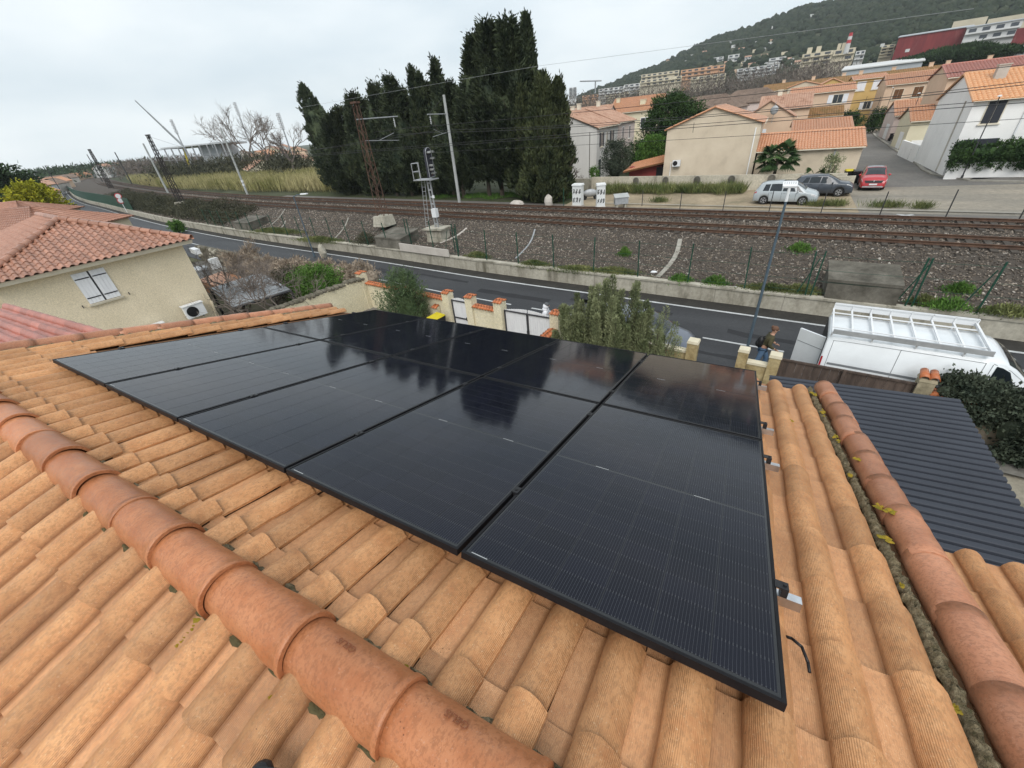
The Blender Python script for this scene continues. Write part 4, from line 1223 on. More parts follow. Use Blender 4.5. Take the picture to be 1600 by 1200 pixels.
# ------------------------------------------------------------------ the cream house on the left
M['cream_wall'] = mat('cream_stucco', (0.86, 0.745, 0.55), (0.80, 0.69, 0.50), 0.9, 0.92, 0.6, 28, 0.02, fine=24)
M['trim'] = mat('pale_trim', (0.74, 0.68, 0.56), (0.66, 0.6, 0.49), 3, .7)
M['shutter'] = mat('white_shutter', (0.80, 0.81, 0.84), (0.70, 0.71, 0.74), 2, .6, stretch=(6, 6, .6))
M['ironwork'] = mat('dark_iron', (0.05, 0.05, 0.055), (0.035, 0.035, 0.04), 4, .55)
ch = thing('cream_house', 'cream stucco house on the left with a pink tile hip roof and closed white shutters', 'house', (-27, 6.2, 0))
E0, E1 = Vector((-22.62, 2.6, 5.42)), Vector((-21.75, 9.2, 5.42))     # eave of the wall that faces the camera
ax = (E1 - E0).normalized(); inn = Vector((-ax.y, ax.x, 0)) if (-ax.y) < 0 else Vector((ax.y, -ax.x, 0))
def CHP(u, d, z): return E0 + ax * u + inn * d + Vector((0, 0, z - E0.z))
LW = (E1 - E0).length
b = MB(); b.hexa([CHP(.35, .35, 0), CHP(LW - .35, .35, 0), CHP(LW - .35, 12, 0), CHP(.35, 12, 0), CHP(.35, .35, 5.36), CHP(LW - .35, .35, 5.36), CHP(LW - .35, 12, 5.36), CHP(.35, 12, 5.36)]); b.build('wall', M['cream_wall'], ch)
b = MB(); b.hexa([CHP(0.02, .02, 5.24), CHP(LW - .02, .02, 5.24), CHP(LW - .02, 12.3, 5.24), CHP(0.02, 12.3, 5.24), CHP(-.02, -.02, 5.39), CHP(LW + .02, -.02, 5.39), CHP(LW + .02, 12.3, 5.39), CHP(-.02, 12.3, 5.39)]); b.build('eave_trim', M['trim'], ch)
AP = CHP(LW / 2 + .15, 4.1, 6.72); AP2 = CHP(LW / 2 + .15, 9.0, 6.72)
fdn = (CHP(LW / 2, 0, 5.45) - CHP(LW / 2, 4.1, 6.70)).normalized()
def in_hip(q):
 u = (q - E0).dot(ax); d = (q - E0).dot(inn)
 if d < -0.15 or d > 4.0: return False
 f = d / 4.1
 return (LW / 2 + .15) * f - 0.02 < u < LW - (LW / 2 - .15) * f + 0.02
O = CHP(0, 4.1, 6.70);
tile_field(ch, O - ax * 0.02 + fdn * 0.13, ax, fdn, 27, 12, TILES_P, 0.25, 0.355, in_hip)
b = MB(); b.poly([E0 + Vector((0, 0, .0)), E1 + Vector((0, 0, .0)), AP - Vector((0, 0, .05))]); b.build('roof_deck', M['deck'], ch)
corr_roof('roof_slope', ch, CHP(LW, 0, 5.46), CHP(LW, 12.3, 5.46), AP2, AP, M['pink_tile'], .25, .05, .36)
corr_roof('roof_slope', ch, CHP(0, 12.3, 5.46), CHP(0, 0, 5.46), AP, AP2, M['pink_tile'], .25, .05, .36)
corr_roof('roof_slope', ch, CHP(LW, 12.3, 5.46), CHP(0, 12.3, 5.46), AP2, AP2 + ax * .01, M['pink_tile'], .25, .05, .36)
hip_tiles(ch, AP + Vector((0, 0, .03)), E1 + Vector((0, 0, .06)), RIDGE_P, 13)
hip_tiles(ch, AP + Vector((0, 0, .03)), E0 + Vector((0, 0, .06)), RIDGE_P, 13)
hip_tiles(ch, AP + Vector((0, 0, .03)), AP2 + Vector((0, 0, .03)), RIDGE_P, 12)
b = MB(); b.box(CHP(-.7, 5.6, 6.02), (1.2, 1.5, .05), .1, None); b.build('solar_sheet', M['cell'], ch)
# shutters of the first floor window, closed
def wall_plane_pt(px, py):
 d = Vector(ray(px, py)); o = Vector((0, 0, HC)); n = Vector((inn.x, inn.y, 0)); P = CHP(0, .35, 0)
 t = (P - o).dot(n) / d.dot(n); return o + d * t
out = -inn
def wp(u, z, o): return CHP(u, .35, z) + out * o
a = wall_plane_pt(111, 429); c = wall_plane_pt(190, 461); e = wall_plane_pt(160, 418); g = wall_plane_pt(139, 476)
u0 = ((a + g) / 2 - E0).dot(ax); u1 = ((c + e) / 2 - E0).dot(ax); z1 = (a.z + e.z) / 2; z0 = (c.z + g.z) / 2
win = None
b = MB(); b.hexa([wp(u0 - .05, z0 - .1, .0), wp(u1 + .05, z0 - .1, .0), wp(u1 + .05, z0 - .1, .09), wp(u0 - .05, z0 - .1, .09), wp(u0 - .05, z0 - .02, .0), wp(u1 + .05, z0 - .02, .0), wp(u1 + .05, z0 - .02, .12), wp(u0 - .05, z0 - .02, .12)]); b.build('window_sill', M['trim'], ch)
um = (u0 + u1) / 2
for (ua, ub) in ((u0, um - .03), (um + .03, u1)):
 nb = 4; s = None
 b = MB(); b.hexa([wp(ua, z0, .012), wp(ub, z0, .012), wp(ub, z0, .03), wp(ua, z0, .03), wp(ua, z1, .012), wp(ub, z1, .012), wp(ub, z1, .03), wp(ua, z1, .03)])
 s = b.build('shutter', M['shutter'], ch)
 for k in range(nb):
  p, q = ua + (ub - ua) * k / nb + .006, ua + (ub - ua) * (k + 1) / nb - .006
  b = MB(); b.hexa([wp(p, z0 + .01, .03), wp(q, z0 + .01, .03), wp(q, z0 + .01, .045), wp(p, z0 + .01, .045), wp(p, z1 - .01, .03), wp(q, z1 - .01, .03), wp(q, z1 - .01, .045), wp(p, z1 - .01, .045)]); b.build('board', M['shutter'], s)
 for zz in (z0 + .22, z1 - .22):
  b = MB(); b.hexa([wp(ua + .02, zz - .02, .045), wp(ub - .02, zz - .02, .045), wp(ub - .02, zz - .02, .056), wp(ua + .02, zz - .02, .056), wp(ua + .02, zz + .02, .045), wp(ub - .02, zz + .02, .045), wp(ub - .02, zz + .02, .056), wp(ua + .02, zz + .02, .056)]); b.build('hinge_strap', M['ironwork'], s)
b = MB(); b.hexa([wp(um - .03, z0, .005), wp(um + .03, z0, .005), wp(um + .03, z0, .02), wp(um - .03, z0, .02), wp(um - .03, z1, .005), wp(um + .03, z1, .005), wp(um + .03, z1, .02), wp(um - .03, z1, .02)]); b.build('window_gap', M['ironwork'], ch)
for px, py in ((129, 479), (201, 458)):
 q = wall_plane_pt(px, py); b = MB(); b.tube(q, q + out * .08, .02, .02, 6); b.tube(q + out * .08 - Vector((0, 0, .06)), q + out * .08 + Vector((0, 0, .06)), .015, .015, 6); b.build('shutter_hook', M['ironwork'], ch)
def aircon(px, py, label, open_side=False):
 q = wall_plane_pt(px, py); q = q + out * .3
 t = thing('air_conditioner', label, 'air conditioner', q, math.atan2(ax.y, ax.x) + (PI if Vector((-ax.y, ax.x, 0)).dot(out) > 0 else 0), 'air conditioners on house walls')
 # local: x along the wall, -y outwards
 b = MB(); b.box((0, 0, 0), (.80, .30, .56)); b.build('case', M['white'], t, local=True)
 b = MB(); b.box((0, .0, .30), (.88, .36, .03)); b.build('lid', M['white'], t, local=True)
 b = MB(); b.tube((-.12, -.155, 0), (-.12, -.162, 0), .235, .235, 24); b.build('fan_well', M['black'], t, local=True)
 for k in range(5):
  b = MB(); r_ = .045 * (k + 1); P = [(-.12 + r_ * math.cos(a_), -.168, r_ * math.sin(a_)) for a_ in np.linspace(0, 2 * PI, 21)]; b.path(P, .006, 4); b.build('grille_ring', M['frame'], t, local=True)
 b = MB(); b.box((-.25, .1, -.33), (.04, .4, .1)); b.box((.25, .1, -.33), (.04, .4, .1)); b.build('bracket', M['galv'], t, local=True)
 return t
aircon(300, 483, 'white air conditioner with round dark fan grille on the cream house wall, upper one')
aircon(240, 516, 'white air conditioner on the cream house wall, half hidden by the red verge tiles')
b = MB(); b.path([wall_plane_pt(316, 458) + out * .03, wall_plane_pt(320, 468) + out * .05, wall_plane_pt(328, 478) + out * .06, wall_plane_pt(338, 478) + out * .04], .012, 5); b.path([wall_plane_pt(338, 495) + out * .04, wall_plane_pt(330, 470) + out * .04], .05, 6)
b.build('pipe_run', M['cream_wall'], ch)

# further hip-roofed houses behind it
def hip_house(cx, cy, w, d, zb, ze, zr, rz, wall, roof, label, pitch=.26, course=.38, ridge_frac=.45, name='hip_roofed_house'):
 t = thing(name, label, 'house', (cx, cy, zb), rz)
 cs_, sn_ = math.cos(rz), math.sin(rz)
 def P(x, y, z): return Vector((cx + x * cs_ - y * sn_, cy + x * sn_ + y * cs_, z))
 b = MB(); b.hexa([P(-w / 2 + .3, -d / 2 + .3, zb), P(w / 2 - .3, -d / 2 + .3, zb), P(w / 2 - .3, d / 2 - .3, zb), P(-w / 2 + .3, d / 2 - .3, zb), P(-w / 2 + .3, -d / 2 + .3, ze), P(w / 2 - .3, -d / 2 + .3, ze), P(w / 2 - .3, d / 2 - .3, ze), P(-w / 2 + .3, d / 2 - .3, ze)]); b.build('wall', wall, t)
 r0, r1 = P(-w * ridge_frac / 2, 0, zr), P(w * ridge_frac / 2, 0, zr)
 e = [P(-w / 2, -d / 2, ze), P(w / 2, -d / 2, ze), P(w / 2, d / 2, ze), P(-w / 2, d / 2, ze)]
 corr_roof('roof_slope', t, e[0], e[1], r1, r0, roof, pitch, .05, course)
 corr_roof('roof_slope', t, e[2], e[3], r0, r1, roof, pitch, .05, course)
 corr_roof('roof_slope', t, e[1], e[2], r1, r1 + (r1 - r0) * .001, roof, pitch, .05, course)
 corr_roof('roof_slope', t, e[3], e[0], r0, r0 - (r1 - r0) * .001, roof, pitch, .05, course)
 return t, P
hip_house(-46.6, 8.9, 12.5, 7.6, 0, 5.0, 6.55, .22, M['cream_wall'], M['pink_tile'], 'cream house with a pink hip roof, second behind the shuttered cream house')
hip_house(-50, 2.0, 12, 7, 0, 5.2, 6.6, .2, M['cream_wall'], M['pink_tile'], 'cream house with a pink hip roof at the left edge, nearest the frame side')
hip_house(-70, 13.5, 12, 7, 0, 4.8, 6.2, .25, M['render_pale'], M['pink_tile'], 'pale house with a pink roof, third house along the left side of the road')

# ------------------------------------------------------------------ walls and gates of the front garden
M['garden_wall'] = mat('rough_cream_render', (0.86, 0.78, 0.58), (0.77, 0.69, 0.49), 1.6, .95, 1.0, 22, .04, fine=14)
M['gate_white'] = mat('gate_white', (0.72, 0.72, 0.73), (0.64, 0.64, 0.66), 1.2, .5)
M['cap_stone'] = mat('rubble_cap', (0.24, 0.215, 0.165), (0.14, 0.125, 0.095), 4, .95, 1.0, 20, .03, c3=(0.085, 0.085, 0.05), fine=12)
def wall_line(name, label, P, Q, z0, z1, th, mt, z1b=None, cat='wall'):
 P, Q = Vector((P[0], P[1], 0)), Vector((Q[0], Q[1], 0)); d = (Q - P).normalized(); n = Vector((-d.y, d.x, 0)) * th / 2
 t = thing(name, label, cat, ((P + Q) / 2).to_tuple()[:2] + (z0,))
 z1b = z1 if z1b is None else z1b
 b = MB(); U = Vector((0, 0, 1))
 b.hexa([P - n + U * z0, Q - n + U * z0, Q + n + U * z0, P + n + U * z0, P - n + U * z1, Q - n + U * z1b, Q + n + U * z1b, P + n + U * z1]); b.build('masonry', mt, t)
 return t, P, Q, d, n
gw, P, Q, d, n = wall_line('garden_wall', 'tall cream roughcast garden wall with a rubble stone cap, running towards the road', (-20.4, 5.0), (-18.75, 15.1), 0, 1.85, .28, M['garden_wall'], 1.92)
r = np.random.default_rng(5)
for k in range(46):
 u = k / 45; c = P.lerp(Q, u); s_ = .13 + .05 * r.random(); b = MB(); b.ball((c.x + r.normal(0, .03), c.y, 1.90 + r.normal(0, .02)), 1, 7, 5, (.21 + .05 * r.random(), s_ + .03, .10 + .05 * r.random()))
 b.build('cap_stone', M['cap_stone'], gw)
def pillar(x, y, h, w, rz, label, mt, cap='tiles', group='gate pillars of the front wall', zb=0.0, cap_mt=None):
 t = thing('gate_pillar', label, 'pillar', (x, y, zb), rz, group)
 b = MB(); b.box((0, 0, h / 2), (w, w, h)); b.build('shaft', mt, t, local=True)
 if cap == 'tiles':
  for s_ in (-1, 1):
   for k in range(3):
    ob = share('cap_tile', COP, t, ((k - 1) * w * .36, 0.0, h + .06), (0, 0, 0));
    ob.matrix_local = Matrix.Translation(((k - 1) * w * .36, -s_ * .02, h + .075)) @ Matrix.Rotation(-s_ * PI / 2, 4, 'Z') @ Matrix.Rotation(R(16), 4, 'Y') @ Matrix.Diagonal((w * .62 / .4 * 1.0, w * .36 / .15, .9, 1))
 else:
  b = MB(); b.hexa([(-w * .56, -w * .56, h), (w * .56, -w * .56, h), (w * .56, w * .56, h), (-w * .56, w * .56, h), (-w * .5, -w * .5, h + .09), (w * .5, -w * .5, h + .09), (w * .5, w * .5, h + .09), (-w * .5, w * .5, h + .09)]); b.build('cap', cap_mt or mt, t, local=True)
 return t
def coping_row(t, P, Q, z, n):
 d = (Q - P); a = math.atan2(d.y, d.x)
 for k in range(n):
  c = P.lerp(Q, (k + .5) / n) - wloc(t); w = d.length / n
  for s_ in (-1, 1):
   ob = share('coping_tile', COP, t); ob.matrix_local = Matrix.Translation((c.x, c.y, z + .06 - wloc(t).z)) @ Matrix.Rotation(a - s_ * PI / 2, 4, 'Z') @ Matrix.Rotation(R(20), 4, 'Y') @ Matrix.Diagonal((.22 / .4, w / .15, w / .15, 1))
fw1, P, Q, d, n = wall_line('front_wall', 'cream front garden wall with an orange tile coping, left of the pedestrian gate', (-18.75, 15.35), (-12.45, 14.55), 0, 1.55, .2, M['garden_wall'])
coping_row(fw1, P, Q, 1.55, 34)
pillar(-18.75, 15.2, 2.15, .42, -.12, 'cream pillar with an orange tile cap at the corner of the rubble capped wall', M['garden_wall'])
pillar(-15.0, 14.9, 1.75, .32, -.12, 'low cream pillar with an orange cap in the front wall behind the oleander', M['garden_wall'])
pillar(-12.2, 14.5, 1.92, .40, -.1, 'cream gate pillar with an orange tile cap, left of the white pedestrian gate', M['garden_wall'])
pillar(-10.75, 14.35, 1.92, .40, -.1, 'cream gate pillar with an orange tile cap, right of the white pedestrian gate', M['garden_wall'])
pillar(-9.05, 14.15, 1.95, .42, -.1, 'cream gate pillar with an orange tile cap, left of the wide white gate', M['garden_wall'])
pillar(-6.25, 13.95, 1.85, .40, -.1, 'cream gate pillar with an orange tile cap beside the big olive bush', M['garden_wall'])
fw2, P, Q, d, n = wall_line('front_wall', 'short cream wall with an orange tile coping between the two white gates', (-10.56, 14.33), (-9.25, 14.17), 0, 1.5, .2, M['garden_wall'])
coping_row(fw2, P, Q, 1.5, 8)
for k in range(1, 6):
 b = MB(); z = 1.5 * k / 6; c = (P + Q) / 2; b.box((c.x, c.y - .101, z), ((Q - P).length, .004, .012), math.atan2(d.y, d.x)); b.build('block_joint', M['trim'], fw2)
sw, P, Q, d, n = wall_line('side_wall', 'low cream wall with an orange tile coping from the wide gate towards the house', (-6.25, 13.7), (-6.55, 10.2), 0, 1.2, .2, M['garden_wall'])
coping_row(sw, P, Q, 1.2, 18)
# small niche with an orange roof on the wall
q = Vector((-12.95, 14.45, 0.95)); t = thing('letterbox', 'small cream wall letterbox with an orange tile roof left of the pedestrian gate', 'letterbox', q, -.12)
b = MB(); b.box((0, -.08, 0), (.34, .2, .42)); b.build('box', M['garden_wall'], t, local=True)
for k in range(2):
 ob = share('cap_tile', COP, t); ob.matrix_local = Matrix.Translation((-.09 + .18 * k, 0.02, .28)) @ Matrix.Rotation(-PI / 2, 4, 'Z') @ Matrix.Rotation(R(18), 4, 'Y') @ Matrix.Diagonal((.8, 1.15, 1, 1))
def gate(P, Q, z0, z1, label, leaves, arch):
 P, Q = Vector((*P, 0)), Vector((*Q, 0)); d = (Q - P).normalized(); L = (Q - P).length
 t = thing('metal_gate', label, 'gate', ((P.x + Q.x) / 2, (P.y + Q.y) / 2, z0), math.atan2(d.y, d.x), 'white gates of the front wall')
 for k in range(leaves):
  x0, x1 = -L / 2 + L * k / leaves + .02, -L / 2 + L * (k + 1) / leaves - .02; H = z1 - z0
  lf = None
  b = MB()
  for xx in (x0, x1): b.box((xx, 0, H / 2), (.05, .05, H))
  for zz in (.05, H * .42 if leaves == 1 else .12, H - .03): b.box(((x0 + x1) / 2, -.004, zz), (x1 - x0, .05, .05))
  lf = b.build('leaf_frame', M['ironwork'], t, local=True)
  npl = max(5, int((x1 - x0) / .11));
  for j in range(npl):
   xa, xb = x0 + (x1 - x0) * j / npl + .004, x0 + (x1 - x0) * (j + 1) / npl - .004
   u = ((xa + xb) / 2 + L / 2) / L; ht = H + arch * math.sin(PI * u)
   b = MB(); b.box(((xa + xb) / 2, .035, ht / 2), (xb - xa, .016, ht)); b.build('slat', M['gate_white'], lf, local=True)
 b = MB(); b.box((L / 2 - .12 if leaves == 1 else 0.02, -.06, (z1 - z0) * .45), (.08, .06, .16)); b.build('lock', M['black'], t, local=True)
gate((-11.98, 14.47), (-10.97, 14.38), .05, 1.62, 'white slatted pedestrian gate with a dark frame', 1, .12)
gate((-8.82, 14.12), (-6.47, 13.97), .05, 1.62, 'wide white double gate with an arched top and dark frame', 2, .14)
# yellow lidded bin
q = G(681, 494, 1.02); t = thing('wheelie_bin', 'black wheelie bin with a bright yellow lid behind the front wall', 'bin', (q.x, q.y, 0), -.2)
M['yellow'] = mat('yellow_plastic', (0.62, 0.50, 0.02), (0.52, 0.42, 0.02), 3, .45)
b = MB(); b.hexa([(-.22, -.24, .05), (.22, -.24, .05), (.22, .24, .05), (-.22, .24, .05), (-.29, -.34, .98), (.29, -.34, .98), (.29, .36, .98), (-.29, .36, .98)]); b.build('body', M['black'], t, local=True)
b = MB(); b.hexa([(-.31, -.37, .98), (.31, -.37, .98), (.31, .34, 1.0), (-.31, .34, 1.0), (-.27, -.33, 1.03), (.27, -.33, 1.03), (.27, .3, 1.07), (-.27, .3, 1.07)]); b.build('lid', M['yellow'], t, local=True)
for s_ in (-1, 1):
 b = MB(); b.tube((s_ * .2, .28, .1), (s_ * .26, .28, .1), .1, .1, 10); b.build('wheel', M['tyre'], t, local=True)

# right part of the street front
M['sandstone'] = mat('soft_yellow_stone', (0.52, 0.42, 0.235), (0.40, 0.305, 0.155), 3, .95, .7, 25, .02, c3=(0.23, 0.17, 0.08), fine=11)
M['cream_cap'] = mat('cream_coping', (0.66, 0.60, 0.46), (0.56, 0.5, 0.37), 3, .9, .4, 30, .01)
pillar(-0.95, 13.72, 1.55, .34, -.1, 'worn yellow stone pillar left of the pedestrian opening by the bush', M['sandstone'], 'flat', 'stone pillars by the lamp post', cap_mt=M['cream_cap'])
pillar(0.62, 13.68, 1.52, .30, -.1, 'worn yellow stone pillar at the foot of the lamp post', M['sandstone'], 'flat', 'stone pillars by the lamp post', cap_mt=M['cream_cap'])
pillar(1.52, 13.60, 1.52, .32, -.1, 'worn yellow stone pillar at the end of the brown board fence', M['sandstone'], 'flat', 'stone pillars by the lamp post', cap_mt=M['cream_cap'])
for (p_, q_, lb) in (((.78, 13.66), (1.36, 13.61), 'short yellow wall with a cream coping between two stone pillars'), ((-4.2, 14.1), (-1.12, 13.75), 'yellow front wall with a cream coping beside the big olive bush')):
 t, P, Q, d, n = wall_line('low_wall', lb, p_, q_, 0, 1.12, .18, M['sandstone'])
 b = MB(); U = Vector((0, 0, 1)); n2_ = n * 1.35; b.hexa([P - n2_ + U * 1.12, Q - n2_ + U * 1.12, Q + n2_ + U * 1.12, P + n2_ + U * 1.12, P - n2_ + U * 1.2, Q - n2_ + U * 1.2, Q + n2_ + U * 1.2, P + n2_ + U * 1.2]); b.build('coping', M['cream_cap'], t)
q = G(1056, 555, .85); t = thing('meter_box', 'small white meter box on the yellow wall by the big bush', 'box', (q.x, q.y, .45), -.1)
b = MB(); b.box((0, 0, .22), (.42, .2, .44)); b.build('case', M['white'], t, local=True); b = MB(); b.box((0, 0, .455), (.48, .26, .03)); b.build('lid', M['white'], t, local=True)
M['board_brown'] = mat('brown_board', (0.115, 0.085, 0.07), (0.075, 0.055, 0.046), 2, .85, c3=(0.05, 0.038, 0.032), stretch=(4, 4, .8), rnd=.12)
t = thing('board_fence', 'dark brown board fence in front of the white van', 'fence', (3.3, 13.45, 0), math.atan2(-.3, 3.2))
L = 3.25; nb = 15
for k in range(nb):
 x = -L / 2 + L * (k + .5) / nb
 b = MB(); b.box((x, random.gauss(0, .006), .98), (L / nb - .004, .022, .98 + random.gauss(0, .008))); b.build('board', M['board_brown'], t, local=True)
for k in range(nb):
 x = -L / 2 + L * (k + .5) / nb
 b = MB(); b.box((x, -.09 + random.gauss(0, .006), .28), (L / nb - .004, .022, .5)); b.build('board', M['board_brown'], t, local=True)
for z in (.5, 1.46):
 b = MB(); b.box((0, -.03, z), (L, .05, .06)); b.build('rail', M['board_brown'], t, local=True)
for x in (-1.6, 0, 1.6):
 b = MB(); b.box((x, -.05, .75), (.08, .06, 1.5)); b.build('post', M['board_brown'], t, local=True)
pl2 = pillar(5.05, 13.3, 1.62, .34, -.1, 'weathered pillar with two orange barrel tiles on top beside the board fence', mat('lichened_render', (0.42, 0.36, 0.25), (0.27, 0.235, 0.16), 2.5, .95, .6, 25, .02, c3=(0.14, 0.12, 0.075)), 'flat', None)
for k in range(2):
 ob = share('cap_tile', COP, pl2); ob.matrix_local = Matrix.Translation((-.1 + .2 * k, .20, 1.80)) @ Matrix.Rotation(-PI / 2, 4, 'Z') @ Matrix.Rotation(R(12), 4, 'Y') @ Matrix.Diagonal((1.0, 1.45, 1.3, 1))
M['beige_wall'] = mat('beige_render', (0.47, 0.385, 0.29), (0.39, 0.315, 0.235), 1.5, .95, .6, 30, .015, c3=(0.24, 0.2, 0.14))
rw2, P, Q, d, n = wall_line('beige_wall', 'beige rendered wall with orange coping tiles under the ivy hedge', (5.2, 13.25), (10.5, 12.7), 0, 1.25, .2, M['beige_wall'])
coping_row(rw2, P, Q, 1.25, 26)

# ------------------------------------------------------------------ the dark corrugated carport roof
M['corrugated'] = mat('anthracite_steel', (0.040, 0.045, 0.058), (0.032, 0.036, 0.047), 0.8, 0.45, spec=.25)
cp = thing('carport', 'carport with a dark anthracite corrugated steel roof below the right verge', 'carport', (2.9, 8.1, 0))
x0, x1, ya, yb, za, zb_ = 1.15, 4.58, 5.75, 10.4, 2.58, 2.74
n = 27; seg = 8; V = []; F = []
prof = [(0, 0), (.16, 0), (.24, .045), (.34, .055), (.82, .055), (.92, .045), (1, 0)]
ys = []
for k in range(n):
 for (u, h) in prof[:-1]: ys.append((ya + (yb - ya) * (k + u) / n, h))
ys.append((yb, 0))
for lay in (0, 1):
 for x, z in ((x0, za), ((x0 + x1) / 2, (za + zb_) / 2), (x1, zb_)):
  for (y, h) in ys: V.append((x, y, z + h - .004 * lay))
w = len(ys)
for lay in (0, 1):
 for j in range(2):
  for i in range(w - 1):
   a = lay * 3 * w + j * w + i
   f = (a, a + w, a + w + 1, a + 1); F.append(f if lay == 0 else tuple(reversed(f)))
for i in range(w - 1): a = 2 * w + i; F.append((a, a + 3 * w, a + 3 * w + 1, a + 1))
o = wloc(cp); me = bpy.data.meshes.new('roof_sheet'); me.from_pydata([(v[0] - o.x, v[1] - o.y, v[2] - o.z) for v in V], [], F); me.materials.append(M['corrugated']); me.update()
link(bpy.data.objects.new('roof_sheet', me), cp)
for (x, y) in ((1.3, 5.9), (4.45, 5.9), (4.45, 10.2), (1.3, 10.2)):
 b = MB(); b.box((x, y, 1.28), (.1, .1, 2.56)); b.build('post', M['ironwork'], cp)
b = MB(); b.box((4.5, 8.1, 2.62), (.06, 4.5, .12)); b.build('beam', M['ironwork'], cp)
b = MB(); b.quad((-30, -30, .0), (14, -30, .0), (14, 12.9, .0), (-30, 14.0, .0)); yard = struct('yard', b, mat('gravel_yard', (0.42, 0.38, 0.31), (0.29, 0.26, 0.2), .7, .95, .6, 25, .02, c3=(0.12, 0.12, 0.06), fine=8))

# ------------------------------------------------------------------ street lamps
def street_lamp(x, y, zb, zt, label, mt, arm=(0, 1), al=.75, r0=.055):
 t = thing('street_lamp', label, 'street lamp', (x, y, zb), 0, 'street lamps along the road')
 b = MB(); b.tube((0, 0, 0), (0, 0, .35), r0 * 1.7, r0 * 1.6, 10); b.build('base', mt, t, local=True)
 b = MB(); b.tube((0, 0, .3), (0, 0, zt - zb), r0, r0 * .62, 10); b.build('pole', mt, t, local=True, smooth=False)
 a = Vector((arm[0], arm[1], 0)).normalized(); H = zt - zb
 b = MB(); b.path([Vector((0, 0, H - .05)), a * (al * .5) + Vector((0, 0, H + .08)), a * al + Vector((0, 0, H + .1))], r0 * .55, 8); b.build('arm', mt, t, local=True)
 c = a * (al + .28) + Vector((0, 0, H + .11)); s_ = Vector((-a.y, a.x, 0))
 if al < .2:
  b = MB(); b.tube((0, 0, H - .05), (0, 0, H + .32), r0 * .8, r0 * .7, 8); b.build('neck', M['white'], t, local=True)
  b = MB(); X = Vector((1, 0, 0)); Y = Vector((0, .3, .1)).normalized(); o = Vector((0, .02, H + .34)); Z = X.cross(Y)
  for (y0, y1) in ((-.06, .06), (.22, .26)): b.hexa([o - X * .18 + Y * y0, o + X * .18 + Y * y0, o + X * .18 + Y * y1, o - X * .18 + Y * y1, o - X * .17 + Y * y0 + Z * .05, o + X * .17 + Y * y0 + Z * .05, o + X * .17 + Y * y1 + Z * .05, o - X * .17 + Y * y1 + Z * .05])
  for k in range(7): x = -.165 + .055 * k; b.hexa([o + X * (x - .02) + Y * .0, o + X * (x + .02), o + X * (x + .02) + Y * .24, o + X * (x - .02) + Y * .24, o + X * (x - .02) + Z * .045, o + X * (x + .02) + Z * .045, o + X * (x + .02) + Y * .24 + Z * .045, o + X * (x - .02) + Y * .24 + Z * .045])
  b.build('lamp_head', M['white'], t, local=True); return t
 b = MB(); U = Vector((0, 0, 1))
 b.hexa([c - a * .32 - s_ * .09 - U * .03, c + a * .32 - s_ * .13 - U * .03, c + a * .32 + s_ * .13 - U * .03, c - a * .32 + s_ * .09 - U * .03, c - a * .30 - s_ * .07 + U * .05, c + a * .30 - s_ * .11 + U * .04, c + a * .30 + s_ * .11 + U * .04, c - a * .30 + s_ * .07 + U * .05]); b.build('lamp_head', M['white'], t, local=True)
 b = MB(); b.hexa([c - a * .24 - s_ * .07 - U * .045, c + a * .28 - s_ * .1 - U * .045, c + a * .28 + s_ * .1 - U * .045, c - a * .24 + s_ * .07 - U * .045, c - a * .24 - s_ * .07 - U * .031, c + a * .28 - s_ * .1 - U * .031, c + a * .28 + s_ * .1 - U * .031, c - a * .24 + s_ * .07 - U * .031]); b.build('lamp_lens', M['lens_white'], t, local=True)
 return t
lx, ly = .76, 15.2
street_lamp(lx, ly, .12, ztop(lx, ly, 1227, 312), 'tall blue grey street lamp behind the yellow stone pillars', M['grey_blue'], (.25, 1), .15)
p = G(492, 402, 0); street_lamp(p.x, p.y, 0.05, ztop(p.x, p.y, 462, 306), 'grey street lamp with a short arm by the retaining wall, left of the pylon', M['grey_blue'], (.9, .25), .8, .06)
p = G(283, 385, 0) if False else Vector((-70, 27.5, 0));
p = G(111, 323, 0); street_lamp(p.x, p.y, 0, ztop(p.x, p.y, 46, 262), 'dark slim lamp post at the bend of the road far left', M['ironwork'], (.9, .3), .8, .11)
for i, (bp, tp) in enumerate([((66, 306), (34, 268)), ((80, 312), (74, 267)), ((58, 300), (22, 272))]):
 p = G(bp[0], bp[1], 0.3); street_lamp(p.x, p.y, 0, ztop(p.x, p.y, *tp), ['pale lamp post, first beside the far houses on the left', 'pale lamp post, second beside the far houses on the left', 'pale lamp post nearest the dark tree at the left edge'][i], M['galv'], (.9, .3), .8, .13)

# round road signs on the far left
p = G(199, 332, .2); t = thing('road_sign', 'pair of round red-rimmed road signs on a white striped post by the bend', 'road sign', (p.x, p.y, 0.2))
zs = [ztop(p.x, p.y, 180, 307), ztop(p.x, p.y, 184, 314)]
b = MB(); b.tube((0, 0, 0), (0, 0, zs[0]), .07, .07, 8); b.build('post', M['white'], t, local=True)
M['sign_red'] = mat('sign_red', (0.5, 0.06, 0.07), (0.42, 0.05, 0.06), 3, .4)
fd = Vector((-p.x, -p.y, 0)).normalized()
for z in zs:
 c = Vector((0, 0, z - .2)) + fd * .1
 b = MB(); b.tube(c, c + fd * .03, .55, .55, 20); b.build('sign_disc', M['sign_red'], t, local=True)
 b = MB(); b.tube(c + fd * .03, c + fd * .035, .40, .40, 20); b.build('sign_face', M['white'], t, local=True)
